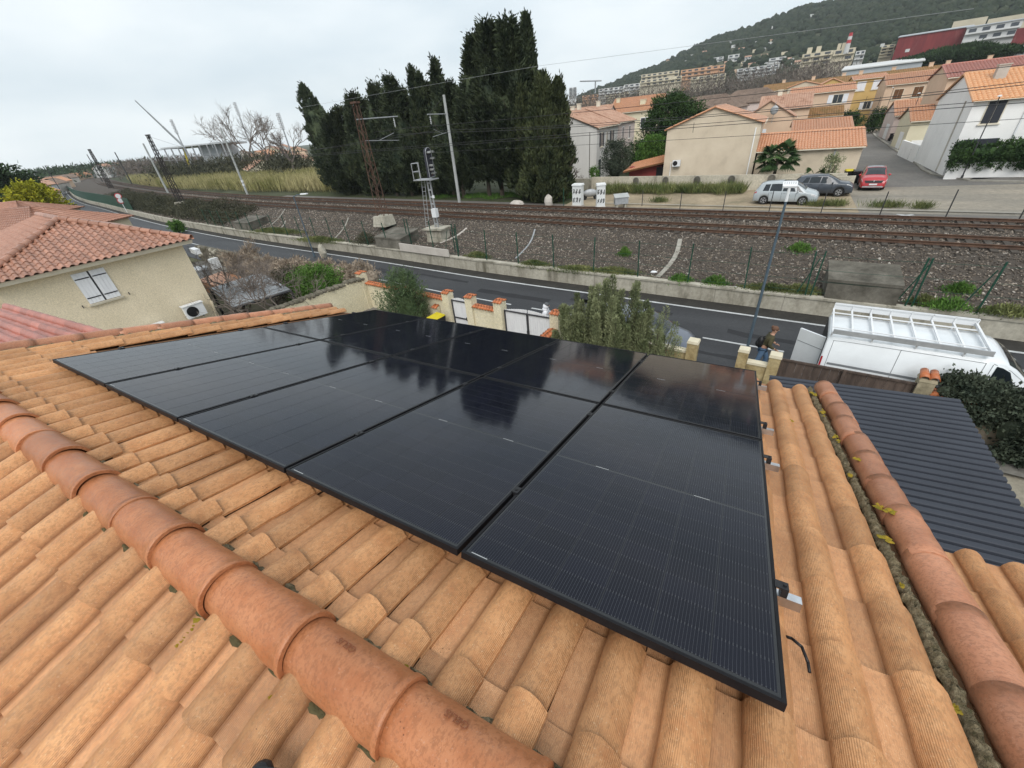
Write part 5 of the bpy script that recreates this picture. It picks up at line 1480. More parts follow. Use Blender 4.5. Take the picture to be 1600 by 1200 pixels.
# ------------------------------------------------------------------ vehicles
def car_paint(name, c, dark=None):
 m, nt, b = new_mat(name)
 vec = coords(nt)
 f = noise(nt, vec, 1.3, 4)
 nt.links.new(ramp(nt, f, [(0.3, tuple(x * .86 for x in c)), (0.7, c)]), b.inputs['Base Color'])
 b.inputs['Roughness'].default_value = 0.32; b.inputs['Coat Weight'].default_value = 0.6; b.inputs['Coat Roughness'].default_value = 0.08
 return m

class CarShape:
 """a lofted car body. st: stations (x, z_belt, z_top, w, w_top); x runs from tail (0) to nose"""
 def __init__(s, L, st, zb, wheels, ra):
  s.L, s.st, s.zb, s.wh, s.ra = L, sorted(st), zb, wheels, ra
  s.X = [q[0] for q in s.st]
 def at(s, x):
  return [float(np.interp(x, s.X, [q[i] for q in s.st])) for i in range(1, 5)]
 def ring(s, x):
  zbelt, ztp, w, wt = s.at(x)
  zb = s.zb
  for xw in s.wh:
   if abs(x - xw) < s.ra: zb = max(zb, .30 + math.sqrt(max(0, s.ra**2 - (x - xw)**2)) - .0)
  zb = min(zb, zbelt - .12)
  zm = zb + (zbelt - zb) * .45
  return [(w * .93, zb), (w * .985, zb + (zbelt - zb) * .12), (w, zm), (w * .985, zbelt - .04), (w * .965, zbelt),
    (wt + .012, ztp - .075), (wt * .93, ztp - .02), (wt * .6, ztp + .012), (0, ztp + .028)]
 def surf(s, x, k, side):
  r_ = s.ring(x); i = min(int(k), len(r_) - 2); f = k - i
  return Vector((x, side * (r_[i][0] * (1 - f) + r_[i + 1][0] * f), r_[i][1] * (1 - f) + r_[i + 1][1] * f))
 def body(s):
  xs = set(np.linspace(0, s.L, 40)); xs |= set(s.X)
  for xw in s.wh:
   for q in np.linspace(-s.ra, s.ra, 13): xs.add(xw + q)
   xs.add(xw - s.ra - .003); xs.add(xw + s.ra + .003)
  xs = sorted(x for x in xs if 0 <= x <= s.L)
  V = []; F = []; n = 17
  for x in xs:
   r_ = s.ring(x)
   V += [(x, y, z) for (y, z) in r_] + [(x, -y, z) for (y, z) in reversed(r_[:-1])]
  for i in range(len(xs) - 1):
   for j in range(n - 1):
    a = i * n + j; F.append((a, a + n, a + n + 1, a + 1))
  F.append(tuple(range(n))); F.append(tuple(reversed(range((len(xs) - 1) * n, len(xs) * n))))
  return V, F
 def patch(s, x0, x1, k0, k1, side, off=.006, nx=8, nk=4, skew0=0.0, skew1=0.0):
  V = []; F = []
  for j in range(nk + 1):
   v = j / nk; k = k0 + (k1 - k0) * v
   a = x0 + skew0 * v; c = x1 + skew1 * v
   for i in range(nx + 1):
    x = a + (c - a) * i / nx
    p = s.surf(x, k, side); e = .02
    dx = s.surf(min(s.L, x + e), k, side) - s.surf(max(0, x - e), k, side); dk = s.surf(x, min(7.99, k + .05), side) - s.surf(x, max(0, k - .05), side)
    nn = dx.cross(dk)
    if nn.length > 1e-9: nn.normalize()
    if nn.y * side < 0 and abs(nn.y) > .2 or (abs(nn.y) <= .2 and nn.z < 0): nn = -nn
    V.append(p + nn * off)
  for j in range(nk):
   for i in range(nx):
    a = j * (nx + 1) + i; F.append((a, a + 1, a + nx + 2, a + nx + 1) if side < 0 else (a, a + nx + 1, a + nx + 2, a + 1))
  return V, F

def wheel_part(t, x, y, r_, w, side):
 b = MB(); b.wheel((x, y - side * w / 2, r_), r_, w, 22); tw = b.build('wheel', M['tyre'], t, local=True)
 b = MB(); b.wheel((x, y + side * .004, r_), r_ * .68, .02, 18); rim = b.build('rim', M['rim'], tw, local=True)
 b = MB(); yo = y + side * .016
 for k in range(5):
  a = 2 * PI * k / 5; b.box((x + math.cos(a + .63) * r_ * .42, yo, r_ + math.sin(a + .63) * r_ * .42), (.09, .004, .12), M=Matrix.Rotation(-a - .63 + PI / 2, 4, 'Y'))
 b.build('rim_opening', M['black'], tw, local=True)

def make_car(name, label, loc, rz, shape, paint, roof=None, glass=(), screens=(), group='parked cars', lights=(), extra=None, wr=.31, cat='car'):
 t = thing(name, label, cat, loc, rz, group)
 off = Vector((shape.L / 2, 0, 0))
 def add(n, VF, m, parent=None, smooth=False):
  b = MB(); b.add([Vector(v) - off for v in VF[0]], VF[1]); return b.build(n, m, parent or t, smooth, local=True)
 add('body', shape.body(), paint, smooth=True).data.polygons.foreach_set('use_smooth', [True] * len(shape.body()[1]))
 b = MB(); w = max(q[3] for q in shape.st); b.box((0, 0, .42), (shape.L * .93, w * 2 - .42, .45)); b.build('underbody', M['black'], t, local=True)
 for xw in shape.wh:
  wv = shape.at(xw)[2]
  for side in (-1, 1): wheel_part(t, xw - off.x, side * (wv - .015), wr, .2, side)
 for g in glass:
  for side in (-1, 1): add('side_window', shape.patch(g[0], g[1], 4.12, 4.9, side, .007, 8, 4, g[2], g[3]), M['glass'])
 for (n, x0, x1, kk) in screens:
  V1, F1 = shape.patch(x0, x1, 5.9, 7.999, 1, .008, 10, 5); V2, F2 = shape.patch(x0, x1, 5.9, 7.999, -1, .008, 10, 5)
  add(n, (V1 + V2, F1 + [tuple(i + len(V1) for i in f) for f in F2]), M['glass'])
 for (n, x0, x1, k0, k1, m) in lights:
  for side in (-1, 1): add(n, shape.patch(x0, x1, k0, k1, side, .009, 5, 3), m)
 if roof:
  V1, F1 = shape.patch(roof[0], roof[1], 5.2, 7.999, 1, .006, 8, 5); V2, F2 = shape.patch(roof[0], roof[1], 5.2, 7.999, -1, .006, 8, 5)
  add('roof_skin', (V1 + V2, F1 + [tuple(i + len(V1) for i in f) for f in F2]), roof[2])
 for (xm, zm) in ((extra or {}).get('mirror', ()),) if (extra or {}).get('mirror') else ():
  wv = shape.at(xm)[2]
  for side in (-1, 1):
   b = MB(); b.ball((xm - off.x, side * (wv + .08), zm), .1, 10, 6, (.55, 1, .75)); b.build('mirror', paint, t, local=True, smooth=True)
 for xd in (extra or {}).get('seams', ()):
  for side in (-1, 1): add('door_seam', shape.patch(xd - .008, xd + .008, .4, 4.0, side, .003, 1, 8), M['black'])
 for xd in (extra or {}).get('handles', ()):
  for side in (-1, 1):
   p = shape.surf(xd, 3.2, side) - off; b = MB(); b.box(p + Vector((0, side * .02, 0)), (.2, .03, .035)); b.build('door_handle', paint, t, local=True)
 return t, off
def plate(t, x, z, rz=0, w=.52):
 b = MB(); b.box((x, 0, z), (.02, w, .11)); b.build('number_plate', M['white'], t, local=True)

P_SILVER = car_paint('silver_paint', (0.42, 0.46, 0.48)); P_GREY = car_paint('slate_paint', (0.045, 0.055, 0.072)); P_RED = car_paint('red_paint', (0.44, 0.022, 0.03))
P_WHITE = car_paint('white_car_paint', (0.72, 0.73, 0.74)); P_BLUE = car_paint('steel_blue_paint', (0.10, 0.115, 0.15)); P_DARK = car_paint('dark_roof_paint', (0.05, 0.06, 0.07))
MPV = CarShape(4.45, [(0, .80, .86, .76, .66), (.08, .86, 1.0, .82, .66), (.38, .92, 1.50, .88, .64), (.75, .94, 1.60, .90, .66), (1.6, .93, 1.66, .91, .67), (2.5, .91, 1.63, .91, .66), (3.0, .90, 1.44, .90, .62), (3.62, .90, 1.06, .88, .70), (4.15, .80, .90, .84, .72), (4.36, .68, .76, .76, .66), (4.45, .55, .6, .66, .56)], .24, (.82, 3.52), .36)
SUV = CarShape(4.30, [(0, .82, .9, .78, .66), (.10, .9, 1.08, .84, .64), (.5, .97, 1.46, .90, .62), (.95, .98, 1.55, .91, .65), (1.7, .96, 1.60, .91, .66), (2.4, .95, 1.57, .91, .65), (2.85, .95, 1.36, .90, .62), (3.35, .96, 1.08, .89, .72), (3.95, .90, .98, .86, .74), (4.2, .76, .82, .78, .66), (4.30, .55, .6, .70, .6)], .26, (.78, 3.42), .38)
def at_far(px0, px1, z):           # the place of a car from the two ends of its near side
 a, c = G(*px0, z), G(*px1, z); return a, c
a, c = at_far((1174, 319), (1273, 321.5), 1.02)
d = (c - a); L = d.length; d.normalize(); nrm = Vector((-d.y, d.x, 0))
ctr = (a + c) / 2 + nrm * .9
t, off = make_car('parked_car', 'silver people carrier parked nearest the tracks', ctr, math.atan2(d.y, d.x), MPV, P_SILVER, None,
     ((.62, 1.05, .12, .05), (1.12, 1.95, .05, .03), (2.02, 2.9, .05, -.12), (2.98, 3.45, -.1, -.42)), (('windscreen', 2.72, 3.55, 0), ('rear_window', .12, .42, 0), ('sunroof', 1.9, 2.6, 0)),
     lights=(('headlight', 3.98, 4.32, 2.6, 3.9, M['lens_white']), ('tail_light', .01, .2, 3.1, 4.4, M['lens_red'])), extra=dict(mirror=(3.08, 1.0), seams=(1.1, 2.0, 2.98), handles=(1.3, 2.2)), wr=.32)
plate(t, -2.22, .62)
a, c = at_far((1257, 304), (1335, 308), 1.02)
d = Vector((c.x - a.x, c.y - a.y, 0)).normalized(); nrm = Vector((-d.y, d.x, 0))
d0 = Vector((1, -.12, 0)).normalized(); e_ = c + Vector((-.25, .5, 0))
ctr = e_ - d0 * 2.1 + Vector((-d0.y, d0.x, 0)) * .5
make_car('parked_car', 'dark slate grey hatchback parked behind the silver car', ctr, math.atan2(d0.y, d0.x), SUV, P_GREY, None,
   ((.7, 1.15, .25, .05), (1.22, 1.95, .05, .03), (2.0, 2.85, .05, -.25)), (('windscreen', 2.45, 3.3, 0), ('rear_window', .15, .5, 0)),
   lights=(('headlight', 3.8, 4.18, 3.0, 3.9, M['lens_white']), ('tail_light', .01, .25, 3.2, 4.4, M['lens_red'])), extra=dict(mirror=(2.85, 1.05), seams=(1.18, 1.98, 2.85), handles=(1.35, 2.15)), wr=.33)
a, c = G(1338, 297, 1.02), G(1380, 299, 1.02)
ctr = (a + c) / 2 + Vector((.25, 1.9, 0)); rzr = math.atan2(-1, -.10)
t, off = make_car('parked_car', 'red crossover with a dark roof parked nose towards the tracks', ctr, rzr, SUV, P_RED, (1.0, 2.5, P_DARK),
   ((.7, 1.15, .25, .05), (1.22, 1.95, .05, .03), (2.0, 2.85, .05, -.25)), (('windscreen', 2.45, 3.3, 0), ('rear_window', .15, .5, 0)),
   lights=(('headlight', 3.86, 4.22, 3.0, 3.95, M['lens_white']), ('tail_light', .01, .25, 3.2, 4.4, M['lens_red'])), extra=dict(mirror=(2.85, 1.05), seams=(1.18, 1.98, 2.85)), wr=.33)
b = MB(); b.hexa([(2.12, -.52, .62), (2.16, -.52, .62), (2.16, .52, .62), (2.12, .52, .62), (2.04, -.62, .80), (2.10, -.62, .80), (2.10, .62, .80), (2.04, .62, .80)]); b.build('grille', M['black'], t, local=True)
b = MB(); b.box((2.14, 0, .34), (.1, 1.35, .1)); b.build('bumper_trim', M['galv'], t, local=True); plate(t, 2.19, .52)
b = MB(); b.ball((2.14, 0, .76), .07, 8, 6, (.3, .8, 1)); b.build('badge', M['rim'], t, local=True)
# cars further up the side street
def simple_spot(px, py, rz, paint, label, shp=SUV, z=1.02):
 p = G(px, py, z)
 return make_car('parked_car', label, p, rz, shp, paint, None, ((.7, 1.15, .25, .05), (1.22, 1.95, .05, .03), (2.0, 2.85, .05, -.25)), (('windscreen', 2.45, 3.3, 0), ('rear_window', .15, .5, 0)),
     lights=(('headlight', 3.86, 4.22, 3.0, 3.95, M['lens_white']),), extra=dict(mirror=(2.85, 1.05)), wr=.33)[0]
simple_spot(1359, 198, math.atan2(-1, -.16), P_WHITE, 'white hatchback facing the camera at the far end of the side street')
simple_spot(1326, 182, -.15, P_SILVER, 'silver grey car parked across the end of the side street by the bushes')
simple_spot(1363, 160, .2, P_WHITE, 'white car far up the side street behind the bushes', z=1.02)

# the dark car hidden behind the big bush, in the street
make_car('parked_car', 'blue grey car parked behind the big olive bush by the front wall', (-3.3, 15.35, 0.06), -.095, MPV, P_BLUE, None, ((.62, 1.05, .12, .05), (1.12, 1.95, .05, .03), (2.02, 2.9, .05, -.12), (2.98, 3.45, -.1, -.42)), (('windscreen', 2.72, 3.55, 0), ('rear_window', .12, .42, 0)),
   lights=(('headlight', 3.8, 4.18, 3.0, 3.9, M['lens_white']), ('tail_light', .01, .25, 3.2, 4.4, M['lens_red'])), extra=dict(mirror=(2.85, 1.05), seams=(1.18, 1.98, 2.85)), wr=.33)
# the white van
VAN = CarShape(5.45, [(0, 1.18, 2.10, .985, .86), (.04, 1.18, 2.14, .99, .87), (.5, 1.18, 2.17, .99, .88), (3.4, 1.16, 2.17, .99, .88), (3.75, 1.14, 2.10, .985, .86), (4.05, 1.12, 1.92, .98, .82), (4.55, 1.10, 1.45, .975, .80), (4.80, 1.06, 1.20, .96, .82), (5.2, .92, 1.02, .90, .78), (5.38, .74, .82, .82, .7), (5.45, .5, .6, .74, .62)], .28, (.98, 4.42), .38)
vd = Vector((1, -.092, 0)).normalized(); vn = Vector((-vd.y, vd.x, 0))
vrear = Vector((2.72, 13.98, 0.10)); vc = vrear + vd * 2.725 + vn * .99
t, off = make_car('white_van', 'white panel van with a roof rack and its near rear door swung open', vc, math.atan2(vd.y, vd.x), VAN, car_paint('van_white', (0.74, 0.77, 0.79)), None,
   ((3.62, 4.35, .02, -.42),), (('windscreen', 3.86, 4.72, 0),), None,
   lights=(('headlight', 4.95, 5.32, 2.8, 3.9, M['lens_white']), ('tail_light', .005, .05, 2.4, 4.3, M['lens_red'])), extra=dict(mirror=(4.35, 1.2)), wr=.34, cat='van')
def vseam(n, x0, x1, k0, k1, m=M['wire'], side=-1, off_=.004):
 b = MB(); V_, F_ = VAN.patch(x0, x1, k0, k1, side, off_, max(1, int((x1 - x0) / .3)), max(1, int(abs(k1 - k0) * 4))); b.add([Vector(v) - off for v in V_], F_); b.build(n, m, t, local=True)
M['seam'] = mat('panel_gap', (0.22, 0.235, 0.245), (0.18, 0.19, 0.2), 5, .7)
for x in (1.72, 3.42, 3.56): vseam('panel_seam', x - .007, x + .007, .3, 4.92, M['seam'])
vseam('panel_seam', .15, 3.42, 4.90, 4.915, M['seam']); vseam('slide_rail', .2, 3.42, 4.02, 4.10, M['seam']); vseam('panel_seam', .16, .172, 2.0, 4.9, M['seam'])
vseam('panel_seam', 3.56, 4.3, 4.94, 4.955, M['seam'])
bm_ = M['galv']; wm = M['white']
rk = bpy.data.objects.new('roof_rack', None); rk.empty_display_size = .2; link(rk, t); rk.location = (0, 0, 0)
x0, x1 = .06 - off.x, 3.42 - off.x; yl = 1.0; zr = 2.27
def bar(n, p0, p1, w, h, m=wm):
 p0, p1 = Vector(p0), Vector(p1); d = (p1 - p0); L = d.length; d.normalize(); s_ = Vector((-d.y, d.x, 0)).normalized() if abs(d.z) < .9 else Vector((1, 0, 0))
 u = d.cross(s_).normalized(); b = MB()
 b.hexa([p0 - s_ * w / 2 - u * h / 2, p1 - s_ * w / 2 - u * h / 2, p1 + s_ * w / 2 - u * h / 2, p0 + s_ * w / 2 - u * h / 2, p0 - s_ * w / 2 + u * h / 2, p1 - s_ * w / 2 + u * h / 2, p1 + s_ * w / 2 + u * h / 2, p0 + s_ * w / 2 + u * h / 2])
 b.build(n, m, rk, local=True)
for y in (-yl, yl):
 bar('side_rail', (x0, y, zr + .06), (x1, y, zr + .06), .04, .14, M['galv'] if y < 0 else wm)
bar('side_rail', (x0, yl - .03, zr + .19), (x1, yl - .03, zr + .19), .03, .05); bar('side_rail', (x0, yl - .015, zr + .14), (x1, yl - .015, zr + .14), .02, .025)
for k in range(8):
 x = x0 + (x1 - x0) * k / 7
 bar('cross_bar', (x, -yl, zr), (x, yl, zr), .045, .04)
 bar('upright', (x, yl - .03, zr), (x, yl - .03, zr + .2), .03, .03)
 bar('foot', (x, -.9, 2.12), (x, -.9, zr), .04, .04) if k % 2 == 0 else None
 bar('foot', (x, .9, 2.12), (x, .9, zr), .04, .04) if k % 2 == 0 else None
for y in (-.62, .55): bar('long_bar', (x0, y, zr + .035), (x1, y, zr + .035), .03, .03)
bar('end_roller', (x1 - .02, -yl, zr + .06), (x1 - .02, yl, zr + .06), .05, .06)
# rear door swung out
hinge = Vector((2.83, 14.28, 0)); tip = Vector((2.08, 14.88, 0)); dd = (tip - hinge).normalized(); dn_ = Vector((-dd.y, dd.x, 0))
lv_ = lambda p: Matrix.Rotation(-math.atan2(vd.y, vd.x), 4, 'Z') @ (p - vc)
def dpt(u, z, o): return lv_(hinge + dd * u + dn_ * o + Vector((0, 0, z)))
b = MB(); Ld = .93; b.hexa([dpt(0, .45, -.03), dpt(Ld, .45, -.03), dpt(Ld, .45, .03), dpt(0, .45, .03), dpt(0, 2.03, -.03), dpt(Ld, 2.03, -.03), dpt(Ld, 2.03, .03), dpt(0, 2.03, .03)])
dr = b.build('rear_door', bpy.data.materials['van_white'], t, local=True)
for o in (-.034, .034):
 b = MB(); b.hexa([dpt(.02, 1.60, o - .003), dpt(Ld - .02, 1.60, o - .003), dpt(Ld - .02, 1.60, o + .003), dpt(.02, 1.60, o + .003), dpt(.02, 1.618, o - .003), dpt(Ld - .02, 1.618, o - .003), dpt(Ld - .02, 1.618, o + .003), dpt(.02, 1.618, o + .003)]); b.build('door_crease', M['seam'], dr, local=True)
b = MB(); b.hexa([(-off.x - .012, -.86, .5), (-off.x - .004, -.86, .5), (-off.x - .004, .86, .5), (-off.x - .012, .86, .5), (-off.x - .012, -.8, 2.03), (-off.x - .004, -.8, 2.03), (-off.x - .004, .8, 2.03), (-off.x - .012, .8, 2.03)]); b.build('load_space', M['black'], t, local=True)

# ------------------------------------------------------------------ people
def skin_body(name, joints, bones, mt, parent, root=0, sub=1):
 """one continuous surface grown around a skeleton"""
 me = bpy.data.meshes.new(name); import bmesh
 bm = bmesh.new(); sl = bm.verts.layers.skin.verify()
 vs_ = []
 for i, (p, r_) in enumerate(joints):
  v = bm.verts.new(p); v[sl].radius = (r_, r_) if not hasattr(r_, '__len__') else r_; v[sl].use_root = (i == root); vs_.append(v)
 for a, c in bones: bm.edges.new((vs_[a], vs_[c]))
 bm.to_mesh(me); bm.free()
 tmp = bpy.data.objects.new(name, me); col.objects.link(tmp)
 tmp.modifiers.new('skin', 'SKIN'); ss = tmp.modifiers.new('sub', 'SUBSURF'); ss.levels = sub + 1; ss.render_levels = sub + 1
 dg = bpy.context.evaluated_depsgraph_get(); out_ = bpy.data.meshes.new_from_object(tmp.evaluated_get(dg))
 bpy.data.objects.remove(tmp); bpy.data.meshes.remove(me)
 out_.materials.clear(); out_.materials.append(mt)
 out_.polygons.foreach_set('use_smooth', [True] * len(out_.polygons))
 o = bpy.data.objects.new(name, out_); return link(o, parent)
M['skin'] = mat('skin', (0.46, 0.27, 0.19), (0.40, 0.22, 0.15), 12, .55)
def person(loc, rz, label, jacket, trousers, hair_m, hood=False, lean=.12, hair_style='short'):
 t = thing('person', label, 'person', loc, rz, None)
 # local: +x is the way the person faces
 hz, sz, nz, hd = .95, 1.42, 1.50, 1.62
 dx = lean
 J = [((0, 0, hz), .13), ((dx * .5, 0, 1.18), .125), ((dx, 0, sz - .04), .135), ((dx * 1.15, 0, nz), .055), ((dx * 1.3, 0, 1.57), .075), ((dx * 1.35, 0, 1.66), .095), ((dx * 1.3, 0, 1.735), .07),
   ((.02, .10, .90), .095), ((.20, .10, .50), .065), ((.14, .10, .10), .045), ((.30, .10, .05), .04),
   ((.0, -.10, .90), .095), ((-.06, -.10, .50), .065), ((-.22, -.10, .12), .045), ((-.08, -.10, .05), .04),
   ((dx, .19, sz - .05), .065), ((dx + .02, .25, 1.15), .05), ((dx + .22, .22, 1.02), .038),
   ((dx, -.19, sz - .05), .065), ((dx - .02, -.25, 1.15), .05), ((dx + .18, -.22, 1.0), .038)]
 B = [(0, 1), (1, 2), (2, 3), (3, 4), (4, 5), (5, 6), (0, 7), (7, 8), (8, 9), (9, 10), (0, 11), (11, 12), (12, 13), (13, 14), (2, 15), (15, 16), (16, 17), (2, 18), (18, 19), (19, 20)]
 skin_body('body', J, B, M['skin'], t)
 k = 1.16
 Jj = [((0, 0, .88), (.17, .155)), ((dx * .5, 0, 1.16), .165), ((dx, 0, sz - .03), .165), ((dx * 1.1, 0, nz + .0), .085), ((dx, .20, sz - .05), .088), ((dx + .02, .265, 1.15), .07), ((dx + .17, .235, 1.05), .055), ((dx, -.20, sz - .05), .088), ((dx - .02, -.265, 1.15), .07), ((dx + .14, -.235, 1.03), .055)]
 skin_body('jacket', Jj, [(0, 1), (1, 2), (2, 3), (2, 4), (4, 5), (5, 6), (2, 7), (7, 8), (8, 9)], jacket, t)
 Jt = [((0, 0, .96), (.145, .14)), ((.02, .10, .88), .108), ((.20, .10, .50), .08), ((.14, .10, .12), .062), ((0, -.10, .88), .108), ((-.06, -.10, .50), .08), ((-.22, -.10, .14), .062)]
 skin_body('trousers', Jt, [(0, 1), (1, 2), (2, 3), (0, 4), (4, 5), (5, 6)], trousers, t)
 for (a, c) in (((.12, .10, .07), (.33, .10, .045)), ((-.24, -.10, .09), (-.06, -.10, .05))):
  b = MB(); b.ball(((a[0] + c[0]) / 2, a[1], .055), 1, 10, 6, (.15, .052, .055)); b.build('shoe', M['black'], t, local=True, smooth=True)
 hx = dx * 1.33
 b = MB(); b.ball((hx - .012, 0, 1.685), 1, 14, 10, (.112, .095, .105));
 if hair_style == 'bun': b.ball((hx - .09, 0, 1.75), .05, 8, 6)
 b.build('hair', hair_m, t, local=True, smooth=True)
 # a face below the hairline
 b = MB(); b.ball((hx + .105, 0, 1.635), .018, 8, 6, (1, .8, 1.2)); b.build('nose', M['skin'], t, local=True, smooth=True)
 for s_ in (-1, 1):
  b = MB(); b.ball((hx + .09, s_ * .033, 1.66), .011, 8, 6); b.build('eye', M['black'], t, local=True)
  b = MB(); b.ball((hx, s_ * .094, 1.64), .022, 8, 6, (.8, .5, 1.2)); b.build('ear', M['skin'], t, local=True)
  # hands with separate fingers
  wx, wy, wz = dx + (.22 if s_ > 0 else .18), s_ * .22, 1.02 if s_ > 0 else 1.0
  JJ = [((wx, wy, wz), .03), ((wx + .05, wy, wz - .02), .034)]; BB = [(0, 1)]
  for f_ in range(4):
   o_ = (f_ - 1.5) * .018; i0 = len(JJ); ln = (.030, .036, .033, .026)[f_]
   JJ += [((wx + .085, wy + o_, wz - .025), .0085), ((wx + .085 + ln, wy + o_, wz - .045), .0075), ((wx + .08 + ln, wy + o_, wz - .075), .0065)]; BB += [(1, i0), (i0, i0 + 1), (i0 + 1, i0 + 2)]
  i0 = len(JJ); JJ += [((wx + .03, wy - s_ * .035, wz - .01), .011), ((wx + .065, wy - s_ * .05, wz - .02), .009)]; BB += [(0, i0), (i0, i0 + 1)]
  skin_body('hand', JJ, BB, M['skin'], t, 0, 0)
 if hood:
  b = MB(); b.ball((hx - .05, 0, 1.60), 1, 14, 10, (.13, .13, .14)); b.ball((hx - .08, 0, 1.48), 1, 12, 8, (.13, .16, .1)); b.build('hood', jacket, t, local=True, smooth=True)
 return t
M['olive'] = mat('olive_cloth', (0.085, 0.075, 0.04), (0.055, 0.05, 0.028), 5, .95, .4, 60, .01)
M['denim'] = mat('blue_denim', (0.12, 0.20, 0.32), (0.08, 0.145, 0.25), 6, .9, .3, 90, .01)
M['white_cloth'] = mat('white_cloth', (0.72, 0.72, 0.74), (0.6, 0.6, 0.63), 5, .95, .3, 60, .01)
M['hair_brown'] = mat('brown_hair', (0.16, 0.085, 0.055), (0.10, 0.05, 0.03), 40, .7)
M['cap_grey'] = mat('grey_knit', (0.12, 0.125, 0.13), (0.08, 0.085, 0.09), 30, .95)
person((1.22, 15.05, 0.12), .05, 'person in an olive jacket and blue jeans walking past the stone pillars', M['olive'], M['denim'], M['hair_brown'], False, .16, 'bun')
bp_ = thing('backpack', 'black backpack worn by the person in the olive jacket', 'backpack', (1.22 - .12, 15.05, 1.2), .05)
b = MB(); b.ball((0, 0, .06), 1, 12, 8, (.12, .16, .24)); b.build('bag', M['black'], bp_, local=True, smooth=True)
b = MB(); b.ball((-.09, 0, .0), 1, 10, 8, (.06, .12, .13)); b.build('pocket', M['black'], bp_, local=True, smooth=True)
for s_ in (-1, 1):
 b = MB(); b.path([(.08, s_ * .1, -.12), (.26, s_ * .13, -.02), (.30, s_ * .12, .14), (.18, s_ * .09, .26), (.04, s_ * .07, .22)], .018, 6); b.build('strap', M['black'], bp_, local=True, smooth=True)
person((-7.2, 14.75, 0.12), .15, 'person in a white hooded top and dark cap behind the wide white gate', M['white_cloth'], M['denim'], M['cap_grey'], True, .12)
# ------------------------------------------------------------------ north of the tracks: ground, verge, side street
NG = 1.0
def hill_h(x, y):
 """height of the land north of the railway: flat town, then the wooded hill"""
 x = np.asarray(x, float); y = np.asarray(y, float)
 r_ = np.hypot(x, y); az = np.degrees(np.arctan2(x, y))
 sky = np.interp(az, [-180, -40, -27, -22.2, -19.7, -16.8, -15.5, -12.2, -9.2, -6.9, -3.5, -.5, 2.4, 6, 12, 20, 35, 60, 180], [-.45, -.45, .2, 1.15, 1.95, 2.55, 3.0, 3.6, 4.6, 5.3, 5.65, 6.3, 6.4, 6.9, 7.3, 7.4, 6.6, 5.0, 1])
 top_ = 8.5 + 820 * np.tan(np.radians(sky)) - NG
 t = np.clip((r_ - 215) / (820 - 215), 0, 1)
 h = NG + np.maximum(top_, 0) * t ** 1.45
 return np.where(r_ > 820, NG + np.maximum(top_, 0) * (1 - .0002 * (r_ - 820)), h)
ang = np.concatenate([np.linspace(-88, -30, 30), np.linspace(-29, 40, 150), np.linspace(41, 88, 24)])
rad = np.concatenate([np.linspace(34, 200, 34), np.linspace(210, 900, 70), [1200, 2000, 3800]])
V = []; F = []
for a in ang:
 for r_ in rad: V.append((r_ * math.sin(R(a)), r_ * math.cos(R(a)), 0))
V = np.array(V); V[:, 2] = hill_h(V[:, 0], V[:, 1]) - .03
edge = T2c(V[:, 0]) + 4.0
low = V[:, 1] < edge
V[low, 2] = -0.2
nr_ = len(rad)
for i in range(len(ang) - 1):
 for j in range(nr_ - 1):
  a = i * nr_ + j
  if not (low[a] and low[a + 1] and low[a + nr_] and low[a + nr_ + 1]): F.append((a, a + nr_, a + nr_ + 1, a + 1))
hill_o = np_mesh('hill', V, F, mat('hill_ground', (0.085, 0.09, 0.05), (0.05, 0.06, 0.03), .02, 1.0, .5, .4, .3, c3=(0.12, 0.11, 0.08), fine=.3), True); hill_o['kind'] = 'structure'
# level ground right beyond the tracks, over the coarse land sheet
def north_strip(name, d0, d1, z, mt, x0=45, x1=-75, n=60):
 return strip(name, lambda x: T2c(x) + d0, lambda x: T2c(x) + d1, z, z, mt, np.linspace(x0, x1, n))
north_strip('path', 4.0, 7.4, NG + .004, M['asphalt_old'])
north_strip('kerb', 7.4, 7.65, NG + .10, M['kerb'], 45, -14)
M['junction'] = mat('worn_junction', (0.36, 0.315, 0.25), (0.26, 0.235, 0.195), .25, .92, .4, 15, .02, c3=(0.19, 0.175, 0.15), fine=3, stretch=(.35, 1.6, 1))
b = MB(); b.poly([(-17, 40.6, NG + .008), (6.5, 38.2, NG + .008), (6.8, 49.2, NG + .008), (-17, 51, NG + .008)]); struct('sandy_verge', b, M['sand'])
b = MB(); b.poly([(6.5, 38.2, NG + .010), (50, 33.5, NG + .010), (50, 50.8, NG + .010), (6.8, 49.2, NG + .010)]); struct('junction', b, M['junction'])
b = MB(); b.poly([(-75, 50, NG + .006), (-17, 41.5, NG + .006), (-17, 50.6, NG + .006), (-75, 58, NG + .006)])
grassy = struct('grass_verge', b, mat('green_verge', (0.07, 0.085, 0.032), (0.05, 0.06, 0.024), .7, 1, .8, 15, .05, c3=(0.09, 0.08, 0.045), fine=3))
M['street'] = mat('street_asphalt', (0.20, 0.187, 0.17), (0.15, 0.142, 0.132), .5, .85, .3, 20, .01, fine=5)
L_ = [(7.1, 48.6), (7.7, 59), (9.3, 85), (11.3, 110), (14, 140)]; Rr = [(19, 49.2), (15.2, 51.0), (13.6, 55), (13.55, 58), (14.0, 64), (14.4, 76), (15.4, 100), (16.8, 117), (19, 140)]
b = MB(); b.poly([(x, y, NG + .014) for x, y in L_] + [(x, y, NG + .014) for x, y in reversed(Rr)]); struct('side_street', b, M['street'])
